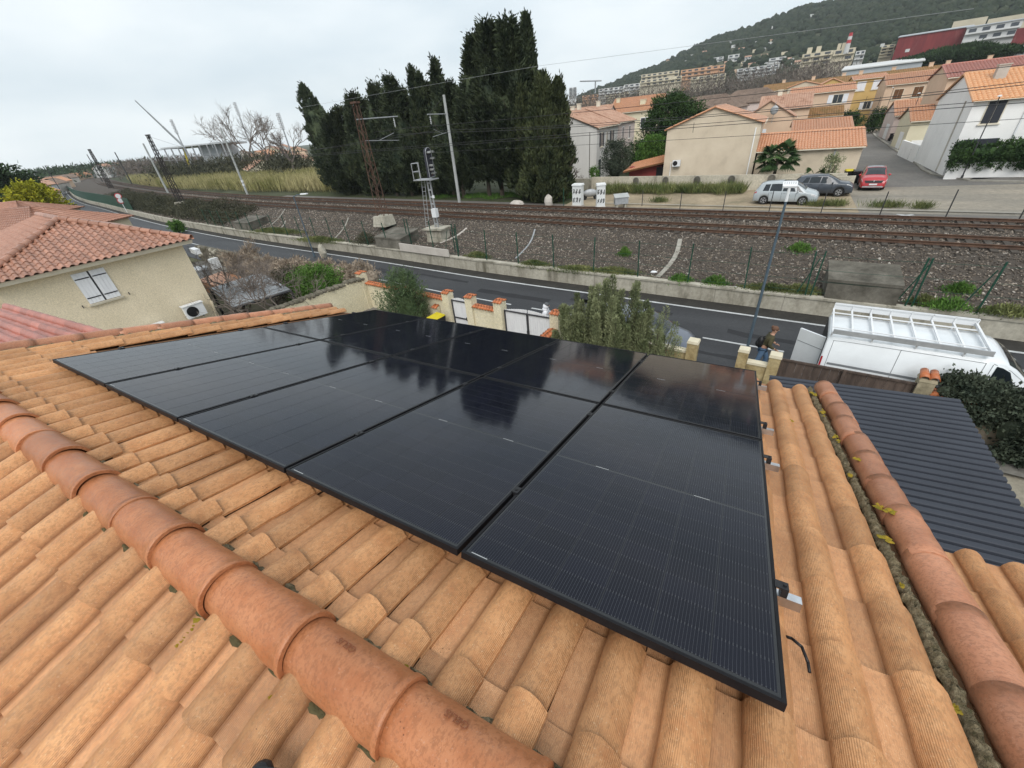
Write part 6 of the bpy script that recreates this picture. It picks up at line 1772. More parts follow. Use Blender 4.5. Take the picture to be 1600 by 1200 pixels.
def ribbon(name, P, w0, w1, z, mt, h=0.0):
 b = MB()
 for i in range(len(P) - 1):
  p, q = Vector((*P[i], 0)), Vector((*P[i + 1], 0)); d = (q - p).normalized(); n = Vector((d.y, -d.x, 0))
  b.hexa([p + n * w0 + Vector((0, 0, NG)), q + n * w0 + Vector((0, 0, NG)), q + n * w1 + Vector((0, 0, NG)), p + n * w1 + Vector((0, 0, NG)), p + n * w0 + Vector((0, 0, z)), q + n * w0 + Vector((0, 0, z)), q + n * w1 + Vector((0, 0, z)), p + n * w1 + Vector((0, 0, z))])
 return struct(name, b, mt)
ribbon('kerb', [(40, 47.5)] + Rr, 0, .3, NG + .13, M['kerb'])
ribbon('pavement', [(40, 47.5)] + Rr, .3, 2.6, NG + .12, M['asphalt_old'])
ribbon('kerb', [(x, y) for x, y in L_], -.2, 0, NG + .12, M['kerb'])
b = MB(); c = G(1415, 336, NG + .02); b.box((c.x, c.y, NG + .012), (1.0, .18, .006), .5); b.box((c.x, c.y, NG + .0125), (1.0, .18, .006), -.6)
struct('road_cross', b, M['paint'])

# niche wall behind the parked cars
M['niche_wall'] = mat('streaked_render', (0.68, 0.62, 0.50), (0.55, 0.50, 0.40), .7, .95, .4, 25, .01, c3=(0.27, 0.24, 0.19), fine=7, stretch=(1.5, 1.5, .35))
nw, P, Q, d, n = wall_line('niche_wall', 'long streaked cream wall with small arched niches behind the parked cars', (-17.2, 49.6), (6.4, 47.9), NG, 2.42, .22, M['niche_wall'], 2.3)
for px in (992, 1039, 1089, 1143, 1205, 1262):
 c = GY(px, 282, 48.6); u = (c.x - P.x) / (Q.x - P.x); c = P.lerp(Q, u) - n.normalized() * .118
 b = MB(); pts = [(-.32, -.36), (.32, -.36), (.32, .05)] + [(.32 * math.cos(a), .05 + .32 * math.sin(a)) for a in np.linspace(.3, PI - .3, 7)] + [(-.32, .05)]
 b.prism([c + d * x + Vector((0, 0, 1.95 + z)) for (x, z) in pts], n.normalized() * -.02); nn_ = b.build('niche', M['concrete_dark'], nw)
 b = MB(); b.path([c - n.normalized() * .025 + d * x + Vector((0, 0, 1.95 + z)) for (x, z) in pts], .035, 5); b.build('niche_surround', M['kerb'], nn_)
w2, *_ = wall_line('grey_wall', 'plain grey block wall beside the white cabinets', (-24.5, 51.2), (-17.3, 50.2), NG, 2.2, .2, M['concrete'])
w3, P3, Q3, d3, n3 = wall_line('corner_wall', 'cream wall end with a worn top behind the dark grey hatchback', (1.8, 47.2), (6.9, 47.0), NG, 2.05, .2, M['niche_wall'], 2.2)
for k, (px, py) in enumerate(((1322, 285), (1334, 286))):
 p = G(px, py, NG); t = thing('wheelie_bin', ['dark wheelie bin with a yellow lid by the street corner', 'black wheelie bin by the street corner, right of the other'][k], 'bin', (p.x, p.y, NG), .1, 'bins at the street corner')
 b = MB(); b.hexa([(-.25, -.28, .05), (.25, -.28, .05), (.25, .28, .05), (-.25, .28, .05), (-.33, -.38, 1.0), (.33, -.38, 1.0), (.33, .38, 1.0), (-.33, .38, 1.0)]); b.build('body', M['black'], t, local=True)
 b = MB(); b.hexa([(-.35, -.4, 1.0), (.35, -.4, 1.0), (.35, .38, 1.0), (-.35, .38, 1.0), (-.3, -.35, 1.06), (.3, -.35, 1.06), (.3, .33, 1.1), (-.3, .33, 1.1)]); b.build('lid', M['yellow'] if k == 0 else M['black'], t, local=True)

# ------------------------------------------------------------------ houses
M['tile_far'] = clay_tile('far_orange_tile', (0.60, 0.34, 0.20), (0.50, 0.235, 0.125), (0.33, 0.165, 0.075), False)
M['tile_moss'] = mat('mossy_tile', (0.34, 0.185, 0.085), (0.26, 0.15, 0.06), 1.2, .9, c3=(0.17, 0.125, 0.045), fine=6)
M['tile_pale'] = mat('pale_pink_tile', (0.56, 0.365, 0.27), (0.49, 0.29, 0.205), 1.0, .9, c3=(0.29, 0.15, 0.10), fine=6)
M['tile_brown'] = mat('brown_grey_tile', (0.29, 0.215, 0.17), (0.22, 0.16, 0.125), 1.0, .9, c3=(0.15, 0.115, 0.09), fine=6)
M['w_grey'] = mat('grey_white_render', (0.70, 0.68, 0.65), (0.62, 0.60, 0.57), .5, .92, .3, 15, .01, c3=(0.48, 0.465, 0.44), stretch=(1.4, 1.4, .3))
M['w_pink'] = mat('pale_pink_render', (0.69, 0.58, 0.53), (0.62, 0.51, 0.465), .6, .92)
M['w_yellow'] = mat('pale_yellow_render', (0.72, 0.66, 0.49), (0.65, 0.585, 0.42), .6, .92)
M['w_beige'] = mat('beige_house_render', (0.68, 0.585, 0.455), (0.61, 0.515, 0.395), .45, .92, .3, 15, .01, c3=(0.50, 0.42, 0.32))
M['w_peach'] = mat('peach_render', (0.70, 0.52, 0.38), (0.63, 0.45, 0.32), .6, .92)
M['w_ochre'] = mat('ochre_render', (0.62, 0.43, 0.18), (0.55, 0.37, 0.14), .6, .92)
M['w_red'] = mat('red_render', (0.36, 0.07, 0.065), (0.28, 0.055, 0.05), 1.2, .9)
M['shut_dark'] = mat('dark_shutter', (0.035, 0.04, 0.05), (0.028, 0.03, 0.04), 3, .6)
M['shut_brown'] = mat('brown_shutter', (0.17, 0.075, 0.03), (0.12, 0.055, 0.022), 3, .6)
M['pane'] = mat('window_pane', (0.05, 0.06, 0.07), (0.03, 0.036, 0.042), 2, .12, spec=.6)

class House:
 """gabled block: local x along the ridge, front wall at -y"""
 def __init__(s, name, label, c, w, d, ze, zr, rz, wall, roof, zb=NG, over=.25, pitch=.30, course=.42, cat='house', group=None, ridge_y=0.0):
  s.t = thing(name, label, cat, (c[0], c[1], zb), rz, group); s.c, s.w, s.d, s.ze, s.zb, s.rz = c, w, d, ze, zb, rz
  t = s.t; U = lambda x, y, z: Vector((x, y, z - zb)); ry = ridge_y
  b = MB(); hw, hd = w / 2, d / 2
  V = [U(-hw, -hd, zb), U(hw, -hd, zb), U(hw, hd, zb), U(-hw, hd, zb), U(-hw, -hd, ze), U(hw, -hd, ze), U(hw, hd, ze), U(-hw, hd, ze), U(-hw, ry, zr - .06), U(hw, ry, zr - .06)]
  b.add(V, [(3, 2, 1, 0), (0, 1, 5, 4), (2, 3, 7, 6), (1, 2, 6, 9, 5), (3, 0, 4, 8, 7), (4, 5, 9, 8), (6, 7, 8, 9)]); b.build('wall', wall, t, local=True)
  sl = (zr - ze) / (hd + ry); sl2 = (zr - ze) / (hd - ry)
  e0 = lambda x: Vector((x, -hd - over, ze - over * sl + .02)); e1 = lambda x: Vector((x, hd + over, ze - over * sl2 + .02)); rg = lambda x: Vector((x, ry, zr + .02))
  M_ = Matrix.Translation((c[0], c[1], 0)) @ Matrix.Rotation(rz, 4, 'Z')
  def cr(A, B, C, D):
   # corr_roof works in world space without rotation, so build locally through an identity frame
   o = corr_roof('roof_slope', None, A, B, C, D, roof, pitch, .085, course)
   o.parent = t; o.location = (0, 0, -zb)
  xo = hw + over * .6
  cr(e0(-xo), e0(xo), rg(xo), rg(-xo)); cr(e1(xo), e1(-xo), rg(-xo), rg(xo))
  b = MB(); b.tube(rg(-xo) + Vector((0, 0, .02 - zb)), rg(xo) + Vector((0, 0, .02 - zb)), .11, .11, 8); b.build('ridge_cap', roof, t, local=True)
  b = MB()
  for x in (-xo, xo):
   for (A, B) in ((e0(x), rg(x)), (rg(x), e1(x))): b.tube(A - Vector((0, 0, zb)), B - Vector((0, 0, zb)), .08, .08, 6)
  b.build('verge', roof, t, local=True)
  b = MB(); b.box((0, -hd - over - .04, ze - over * sl - zb - .02), (2 * xo, .1, .09)); b.build('gutter', M['trim'], t, local=True)
 def face(s, f, u, z, o=0.0):
  z -= s.zb
  if f == 'front': return Vector((u, -s.d / 2 - o, z)), Vector((1, 0, 0)), Vector((0, -1, 0))
  if f == 'left': return Vector((-s.w / 2 - o, u, z)), Vector((0, 1, 0)), Vector((-1, 0, 0))
  if f == 'right': return Vector((s.w / 2 + o, u, z)), Vector((0, 1, 0)), Vector((1, 0, 0))
 def slab(s, n, f, u, z, w, h, o0, o1, m, parent=None):
  p, a, q = s.face(f, u, z); U = Vector((0, 0, 1)); b = MB()
  A = [p - a * w / 2 - U * h / 2, p + a * w / 2 - U * h / 2, p + a * w / 2 + U * h / 2, p - a * w / 2 + U * h / 2]
  b.prism([x + q * o0 for x in A], q * (o1 - o0)); return b.build(n, m, parent or s.t, local=True)
 def window(s, f, u, z, w=1.0, h=1.25, shut=None, closed=False, frame=None):
  fr = s.slab('window', f, u, z, w + .14, h + .14, -.02, .035, frame or M['trim'])
  if closed:
   for k in (-1, 1):
    sh = s.slab('shutter', f, u + k * w / 4, z, w / 2 - .03, h, .035, .07, shut, fr)
  else:
   for k in (-1, 1): s.slab('pane', f, u + k * w / 4, z, w / 2 - .05, h - .06, .035, .04, M['pane'], fr)
   if shut:
    for k in (-1, 1): s.slab('shutter', f, u + k * (w / 2 + w / 4 + .06), z, w / 2, h + .05, .0, .05, shut, fr)
  s.slab('sill', f, u, z - h / 2 - .1, w + .3, .07, 0, .12, M['trim'], fr)
 def door(s, f, u, w=.95, h=2.1, m=None):
  dr = s.slab('door', f, u, s.zb + h / 2, w, h, -.01, .04, m or M['shut_dark']);
  p, a, q = s.face(f, u + w * .35, s.zb + 1.0); b = MB(); b.ball(p + q * .07, .04, 8, 6); b.build('handle', M['galv'], dr, local=True)
 def chimney(s, x, y, z0, z1, m=None, w=.6):
  b = MB(); b.box((x, y, (z0 + z1) / 2 - s.zb), (w, w * .8, z1 - z0)); b.box((x, y, z1 + .04 - s.zb), (w + .12, w * .8 + .12, .08)); b.build('chimney', m or M['trim'], s.t, local=True)
def front_house(name, label, x0, x1, y, d, ze, zr, wall, roof, **k):
 return House(name, label, ((x0 + x1) / 2, y + d / 2), x1 - x0, d, ze, zr, 0.0, wall, roof, **k)
def gable_house(name, label, x0, x1, y, depth, ze, zr, wall, roof, **k):
 """gable end towards the camera: ridge runs away along +y. 'right' wall of the block (-y side) looks along +x."""
 return House(name, label, ((x0 + x1) / 2, y + depth / 2), depth, x1 - x0, ze, zr, PI / 2, wall, roof, **k)
# with rz = 90 deg: local -y (front) looks to +x, local +x points to +y, so the gable seen from the south is the local 'left' face
h = gable_house('grey_house', 'grey white house with streaked gable wall and brown shutters beside the cypresses', -29.0, -19.3, 57.3, 9, 7.05, 9.0, M['w_grey'], M['tile_pale'])
h.window('front', -2.6, 5.6, .8, 1.5, M['shut_dark']); h.window('front', -.4, 5.7, .35, 1.3); h.window('front', 1.8, 5.6, .8, 1.5, M['shut_dark']); h.door('front', -3.2, .9, 2.4)
h.slab('stain', 'left', .6, 4.6, .12, 4.2, .001, .006, M['concrete_dark']); h.slab('stain', 'left', 1.7, 5.2, .10, 3.2, .001, .006, M['concrete_dark']); h.slab('stain', 'left', -3.9, 4.0, .09, 5.2, .001, .006, M['concrete_dark'])
h.chimney(3.5, 1.5, 8.0, 9.6)
h = gable_house('pink_house', 'pale pink house with arched window frames joined behind the grey gabled house', -29.0, -19.3, 66.5, 9, 7.2, 9.2, M['w_pink'], M['tile_pale'])
h.window('front', -2.0, 5.7, .9, 1.6, None, frame=M['white_matt']); h.window('front', 1.6, 5.7, .9, 1.6, None, frame=M['white_matt']); h.chimney(-2, 2, 8.2, 9.9)
h = front_house('yellow_house', 'pale yellow house with an orange red roof behind the pink house', -26.5, -17.8, 85, 8, 8.3, 10.3, M['w_yellow'], M['tile_far'])
h.window('front', 2.2, 6.4, 1.5, 1.5, None, frame=M['white_matt']); h.window('front', 2.6, 3.3, 1.8, 1.2, None, frame=M['white_matt']); h.chimney(-3.6, -1, 8.6, 10.4, M['w_yellow']); h.chimney(1.2, -2.2, 8.6, 9.8, M['w_yellow'], .9)
h = front_house('terraced_house', 'pink roofed terrace house partly hidden between the grey and yellow houses', -34, -25.0, 78, 8, 7.3, 9.5, M['w_pink'], M['tile_pale'])
h.chimney(2, 0, 9, 10.2)
h = gable_house('beige_house', 'large beige house with a windowless gable wall and orange tile roof behind the niche wall', -9.8, -1.05, 52.0, 10.5, 6.42, 8.0, M['w_beige'], M['tile_far'], pitch=.26)
h.slab('crack', 'left', 1.8, 6.4, .05, .9, .001, .004, M['concrete_dark']); h.slab('downpipe', 'left', -3.95, 3.4, .1, 5.2, .0, .09, M['white_matt']); h.slab('downpipe', 'left', 3.62, 2.2, .08, 2.3, .0, .07, M['white_matt'])
aq = GY(1057, 255, 51.7); t = thing('air_conditioner', 'small white air conditioner low on the big beige gable wall', 'air conditioner', aq, 0, 'air conditioners on house walls')
b = MB(); b.box((0, 0, 0), (.8, .3, .6)); b.build('case', M['white'], t, local=True); b = MB(); b.tube((-.12, -.152, 0), (-.12, -.16, 0), .24, .24, 18); b.build('fan_well', M['black'], t, local=True); b = MB(); b.box((0, .05, -.34), (.5, .2, .1)); b.build('bracket', M['galv'], t, local=True)
h = front_house('annex', 'low beige annex with an orange tile roof at the corner of the side street', -.9, 7.6, 53.0, 8.6, 3.88, 5.05, M['w_beige'], M['tile_far'], ridge_y=-.2, pitch=.25)
h.slab('downpipe', 'front', 2.2, 2.4, .1, 2.8, .0, .08, M['galv'])
h = front_house('annex', 'low orange tile roof just behind the corner annex', 2.0, 7.3, 62.0, 8, 4.9, 5.65, M['w_beige'], M['tile_far'], pitch=.25)
# lean-to with the red wall
t = thing('garage_shed', 'small garage with a sloping orange roof and dark red wall beside the beige gable', 'shed', (-12, 56, NG))
b = MB(); b.box((-12.2, 56, 1.9), (3.7, 4, 1.8)); b.build('wall', M['w_red'], t); b = MB(); b.box((-10.55, 53.98, 1.85), (.75, .1, 1.7)); b.build('dark_opening', M['black'], t)
corr_roof('roof_slope', t, (-14.6, 53.2, 2.45), (-9.9, 53.2, 3.3), (-9.9, 58, 3.75), (-14.6, 58, 2.9), M['tile_far'], .28, .05, .4)
b = MB(); b.hexa([(-14.6, 53.1, 2.28), (-9.9, 53.1, 3.13), (-9.9, 58, 3.6), (-14.6, 58, 2.7), (-14.6, 53.1, 2.44), (-9.9, 53.1, 3.29), (-9.9, 58, 3.73), (-14.6, 58, 2.88)]); b.build('roof_edge', M['shut_brown'], t)
# cluster behind
h = gable_house('pink_roofed_house', 'peach house with several low pink tile roofs behind the beige gable house', -4.0, 2.1, 72, 12, 6.0, 7.9, M['w_peach'], M['tile_pale'])
h.window('left', .8, 4.2, .9, 1.1, M['shutter'])
h = front_house('pink_roofed_house', 'house with a stepped pink tile roof behind the peach one', -2.5, 4.2, 85, 9, 6.6, 8.3, M['w_peach'], M['tile_pale']); h.chimney(-1, 0, 8, 9)
# satellite dish on a pole
p = GY(1210, 172, 71); t = thing('satellite_dish', 'grey satellite dish on a thin pole over the pink roofs', 'dish', p)
b = MB(); b.tube((0, 0, -1.4), (0, 0, .9), .03, .03, 6); b.build('pole', M['galv'], t, local=True); b = MB(); b.ball((0, -.12, 0), 1, 12, 8, (.45, .1, .5)); b.build('bowl', M['galv'], t, local=True, smooth=True)
t1, _ = hip_house(-12.0, 101, 13, 12, NG, 7.2, 9.5, -.05, M['w_pink'], M['tile_brown'], 'low pale house with a grey brown hip roof left of the beige gable ridge')
t2, _ = hip_house(-5.5, 114, 12, 12, NG, 7.6, 9.9, -.05, M['w_pink'], M['tile_brown'], 'pale pink house with a grey brown hip roof behind the other hip roof')
h = front_house('row_house', 'pale pink row house with white shutters and a long orange roof', 1.6, 11.2, 105, 9, 8.1, 9.1, M['w_peach'], M['tile_far'])
h.window('front', 2.6, 6.9, 1.4, 1.3, M['shutter']); h.window('front', -1.3, 6.6, .5, .5); h.slab('white_panel', 'front', -3.4, 5.6, 2.6, 3.6, .0, .03, M['white_matt']); h.window('front', -3.4, 6.9, 1.2, 1.0)
h = front_house('row_house', 'low house with a mossy brown roof in front of the pink row house', 2.6, 8.7, 88, 6, 5.05, 6.1, M['w_peach'], M['tile_moss'])
h = front_house('terrace', 'very long row of houses under a mossy brown roof in the middle distance', -4, 44, 135, 10, 9.3, 10.6, M['w_peach'], M['tile_moss'], pitch=.4, course=None)
for k in range(9): h.chimney(-20 + k * 5 + (k % 3), 0 if k % 2 else 1.5, 10, 11.3, M['w_peach'], .7)
for (px0, px1, apx, apy, by, m, lb) in ((1232, 1282, 1257, 127, 137, M['w_beige'], 'grey beige gable end in front of the mossy terrace'), (1280, 1320, 1299, 123, 134, M['w_ochre'], 'bright ochre gable end in front of the mossy terrace')):
 A, B_, C = GY(px0, by, 122), GY(px1, by - 4, 122), GY(apx, apy, 122)
 h = gable_house('gable_house', lb, A.x, B_.x, 122, 9, A.z, C.z, m, M['tile_far'])
h = front_house('ochre_house', 'ochre yellow house with white shutters at the end of the side street', 12.6, 18.0, 125, 8, 9.6, 10.2, M['w_ochre'], M['tile_far']); h.window('front', -1.2, 8.4, 1.4, 1.5, M['shutter'], True); h.window('front', 1.4, 8.4, 1.4, 1.5, M['shutter'], True); h.window('front', .8, 5.0, 1.2, 1.3, M['shutter'])
# right side of the side street
h = front_house('peach_house', 'two storey peach house with brown shutters on the right of the side street', 16.6, 25.5, 113, 9, 8.15, 9.7, M['w_peach'], M['tile_far'])
h.window('front', -2.4, 6.6, 1.3, 1.5, M['shut_brown'], True); h.window('front', .3, 6.7, 1.3, 1.5, M['shut_brown'], True); h.window('front', 2.6, 6.8, .9, 1.3, M['shut_dark'], True)
h.window('front', -3.0, 2.6, 1.2, 1.6, M['shut_brown'], True)
h = front_house('garage', 'pinkish garage with a red tile roof, farther of the two garages', 15.7, 21.5, 91, 8, 4.35, 6.0, M['w_pink'], M['tile_far'], group='garages along the side street')
h.slab('door', 'left', -1, 2.1, 2.2, 2.0, .0, .04, M['white_matt'])
h = front_house('garage', 'cream garage with an orange tile roof, nearer of the two garages', 14.9, 18.9, 76, 7, 4.3, 5.65, M['w_yellow'], M['tile_far'], group='garages along the side street')
h.slab('door', 'left', -.8, 2.0, 2.2, 1.9, .0, .04, M['white_matt']); h.slab('door', 'front', -.5, 1.6, 1.6, 1.1, .0, .04, M['white_matt'])
h = front_house('red_roofed_house', 'two storey house with a dark red ribbed roof behind the white house', 17.2, 34, 78, 9, 8.4, 9.7, M['w_peach'], M['red_tile']); h.window('front', -6.5, 7.2, 1.0, 1.2, M['shut_dark'])
wh = front_house('white_house', 'white house with a gable wall on the side street and dark closed shutters', 14.1, 34, 53.8, 10.5, 6.66, 8.55, M['white_matt'], M['tile'], pitch=.30, course=.40)
wx = lambda x: x - wh.c[0]
wh.window('front', wx(15.55), 5.75, 1.05, 1.55, M['shut_dark'], True); wh.slab('dark_opening', 'front', wx(15.6), 3.45, 2.2, .8, .001, .02, M['shut_dark']); wh.slab('downpipe', 'left', -3.2, 3.9, .1, 5.4, 0, .09, M['render_pale']); wh.slab('downpipe', 'front', wx(17.4), 4.0, .1, 5.2, 0, .09, M['white'])
for px, py in ((1521, 192), (1557, 189)):
 q = GY(px, py, 53.72); b = MB(); b.tube(q, q + Vector((0, -.1, 0)), .03, .03, 6); b.build('shutter_hook', M['ironwork'], wh.t) if False else None
wh.chimney(wx(15.9), -1.6, 7.6, 8.9, M['render_pale'], .7)
fw3, P, Q, d, n = wall_line('white_wall', 'low white garden wall with a red coping in front of the white house', (13.9, 52.4), (30, 51.0), NG, 2.25, .2, M['white_matt'])
coping = MB();
for k in range(40):
 u = (k + .5) / 40; c = P.lerp(Q, u)
 if k > 9: coping.box((c.x, c.y, 2.30), ((Q - P).length / 40 - .02, .3, .07), math.atan2(d.y, d.x))
coping.build('coping', M['coping_tile'], fw3)
wl, *_ = wall_line('white_wall', 'white side wall of the white house garden along the side street', (14.1, 64.3), (14.0, 72), NG, 2.6, .2, M['white_matt'])
for bp, tp, lb in (((1501, 281), (1559, 152), 'thin dark lamp post in front of the white house'), ((1405, 232), (1435, 147), 'thin dark lamp post beside the cream garage'), ((1373, 205), (1392, 138), 'thin dark lamp post beside the peach house')):
 p = G(bp[0], bp[1], NG); street_lamp(p.x, p.y, NG, ztop(p.x, p.y, *tp), lb, M['ironwork'], (-.3, -1), .6, .05)
for k, (px, py) in enumerate(((1408, 244), (1418, 250))):
 p = G(px, py, NG); b = MB(); b.tube((p.x, p.y, NG), (p.x, p.y, NG + 1.0), .06, .05, 8); b.ball((p.x, p.y, NG + 1.02), .07, 8, 6); top('bollard', b, M['ironwork'], ['dark bollard on the pavement, farther of two', 'dark bollard on the pavement, nearer of two'][k], 'bollard', 'bollards on the pavement')
# motorbike parked by the garages
p = G(1392, 222, NG); t = thing('motorbike', 'black scooter parked on the pavement between the garages', 'motorbike', p, 1.9)
for x in (-.62, .62):
 b = MB(); b.wheel((x, 0, .3), .3, .12, 16); b.build('wheel', M['tyre'], t, local=True)
b = MB(); b.hexa([(-.7, -.16, .35), (.3, -.14, .3), (.3, .14, .3), (-.7, .16, .35), (-.75, -.18, .8), (.1, -.14, .75), (.1, .14, .75), (-.75, .18, .8)]); b.hexa([(.3, -.2, .3), (.55, -.2, .35), (.55, .2, .35), (.3, .2, .3), (.4, -.22, 1.05), (.5, -.2, 1.1), (.5, .2, 1.1), (.4, .22, 1.05)]); b.build('body', M['black'], t, local=True)
b = MB(); b.ball((-.25, 0, .84), 1, 10, 6, (.42, .16, .08)); b.build('saddle', M['tyre'], t, local=True); b = MB(); b.tube((.42, -.35, 1.1), (.42, .35, 1.1), .02, .02, 6); b.build('handlebar', M['black'], t, local=True); b = MB(); b.box((-.8, 0, .98), (.35, .38, .3)); b.build('top_box', M['galv'], t, local=True)
# parked scooter by the cabinets
p = G(922, 312, NG); t = thing('motorbike', 'pale scooter under a dark cover behind the white cabinets', 'motorbike', (p.x, p.y, NG), .4)
for x in (-.6, .6):
 b = MB(); b.wheel((x, 0, .28), .28, .12, 16); b.build('wheel', M['tyre'], t, local=True)
b = MB(); b.ball((0, 0, .65), 1, 12, 8, (.75, .25, .38)); b.build('body', M['galv'], t, local=True, smooth=True); b = MB(); b.tube((.5, -.3, 1.1), (.5, .3, 1.1), .02, .02, 6); b.tube((.6, 0, .3), (.5, 0, 1.1), .03, .03, 6); b.build('handlebar', M['black'], t, local=True)
# ------------------------------------------------------------------ growing things
def unit(a): return a / np.maximum(np.linalg.norm(a, axis=-1, keepdims=True), 1e-9)
def leaf_arrays(C, D, L, W, r):
 """one folded leaf per point: C places, D directions, L lengths, W widths"""
 n = len(C); D = unit(D)
 q = unit(np.cross(D, r.normal(0, 1, (n, 3)))); nn = np.cross(D, q)
 L = np.broadcast_to(np.asarray(L, float).reshape(-1, 1), (n, 1)); W = np.broadcast_to(np.asarray(W, float).reshape(-1, 1), (n, 1))
 a = C; b = C + D * L * .5 + q * W * .5 + nn * W * .12; c = C + D * L; d = C + D * L * .5 - q * W * .5 + nn * W * .12
 V = np.stack([a, b, c, d], 1).reshape(-1, 3)
 F = np.arange(4 * n).reshape(-1, 4)
 return V, F
def blob_core(c, rx, ry, rz, r, n=10, m=8):
 b = MB(); b.ball((0, 0, 0), 1, n, m)
 v = np.array(b.v); v = v * (1 + r.normal(0, .12, (len(v), 1))) * np.array([rx, ry, rz]) + np.array(c)
 return v, b.f
def crown(shape_fn, n_clumps, per, spread, L, W, up, out, r, H, jitter=.5):
 """shape_fn(t, phi) -> radius at height share t; clumps fill the outer shell"""
 t = r.random(n_clumps) ** .9; ph = r.random(n_clumps) * 2 * PI
 rad = np.array([shape_fn(a, p) for a, p in zip(t, ph)]); u = .45 + .58 * r.random(n_clumps) ** .5; u = np.where(r.random(n_clumps) < .12, u * 1.2, u)
 cc = np.stack([np.cos(ph) * rad * u, np.sin(ph) * rad * u, t * H], 1)
 od = np.stack([np.cos(ph), np.sin(ph), np.zeros(n_clumps)], 1)
 csz = spread * (.6 + .8 * r.random(n_clumps))
 C = np.repeat(cc, per, 0) + r.normal(0, 1, (n_clumps * per, 3)) * np.repeat(csz, per)[:, None] * np.array([.6, .6, 1.0])
 D = np.repeat(od, per, 0) * out + np.array([0, 0, up]) + r.normal(0, jitter, (n_clumps * per, 3))
 Ls = L * (.6 + .8 * r.random(len(C))); Ws = W * (.6 + .8 * r.random(len(C)))
 return leaf_arrays(C, D, Ls, Ws, r)
def trunk_mb(H, r0, lean=(0, 0), limbs=5, r=None, z1=.7):
 b = MB(); P = [Vector((lean[0] * k / 5, lean[1] * k / 5, H * z1 * k / 5)) for k in range(6)]
 b.path(P, r0, 8, r0 * .35)
 for k in range(limbs):
  u = .35 + .6 * k / limbs; p = Vector((lean[0] * u, lean[1] * u, H * z1 * u)); a = k * 2.4; l_ = H * .16
  b.path([p, p + Vector((math.cos(a) * l_ * .6, math.sin(a) * l_ * .6, l_ * .35)), p + Vector((math.cos(a) * l_, math.sin(a) * l_, l_ * .9))], r0 * .35, 6, r0 * .1)
 return b
M['bark'] = mat('dark_bark', (0.10, 0.078, 0.06), (0.06, 0.046, 0.036), 5, .95, .8, 20, .02, stretch=(4, 4, .6))
M['cypress'] = leaf_mat('cypress_green', (0.016, 0.027, 0.015), (0.072, 0.090, 0.044), .8)
M['cypress2'] = leaf_mat('cypress_olive', (0.020, 0.031, 0.014), (0.090, 0.104, 0.044), .7)
M['olive_leaf'] = leaf_mat('olive_leaf', (0.10, 0.125, 0.055), (0.30, 0.325, 0.175), 1.6)
M['oleander'] = leaf_mat('oleander_leaf', (0.045, 0.08, 0.035), (0.13, 0.18, 0.08), 2.0)
M['ivy'] = leaf_mat('ivy_leaf', (0.024, 0.036, 0.024), (0.10, 0.12, 0.08), 2.5)
M['garden'] = leaf_mat('garden_green', (0.02, 0.045, 0.016), (0.06, 0.11, 0.03), .8)
M['bright'] = leaf_mat('bright_green', (0.05, 0.12, 0.02), (0.13, 0.24, 0.045), 1.5)
M['lime'] = leaf_mat('yellow_green', (0.22, 0.23, 0.015), (0.44, 0.42, 0.03), 1.2)
M['pine'] = leaf_mat('pine_green', (0.02, 0.04, 0.018), (0.05, 0.085, 0.03), .35)
M['straw'] = leaf_mat('reed_straw', (0.26, 0.25, 0.09), (0.54, 0.47, 0.25), .12)
M['dry'] = leaf_mat('dry_hedge', (0.19, 0.145, 0.105), (0.55, 0.45, 0.35), 2.0)
M['twig'] = mat('bare_twigs', (0.21, 0.175, 0.15), (0.14, 0.115, 0.10), 3, .95)
M['bramble'] = leaf_mat('bramble', (0.03, 0.035, 0.018), (0.09, 0.085, 0.05), .4)
M['grass'] = leaf_mat('weed_grass', (0.07, 0.10, 0.03), (0.21, 0.22, 0.085), .8)

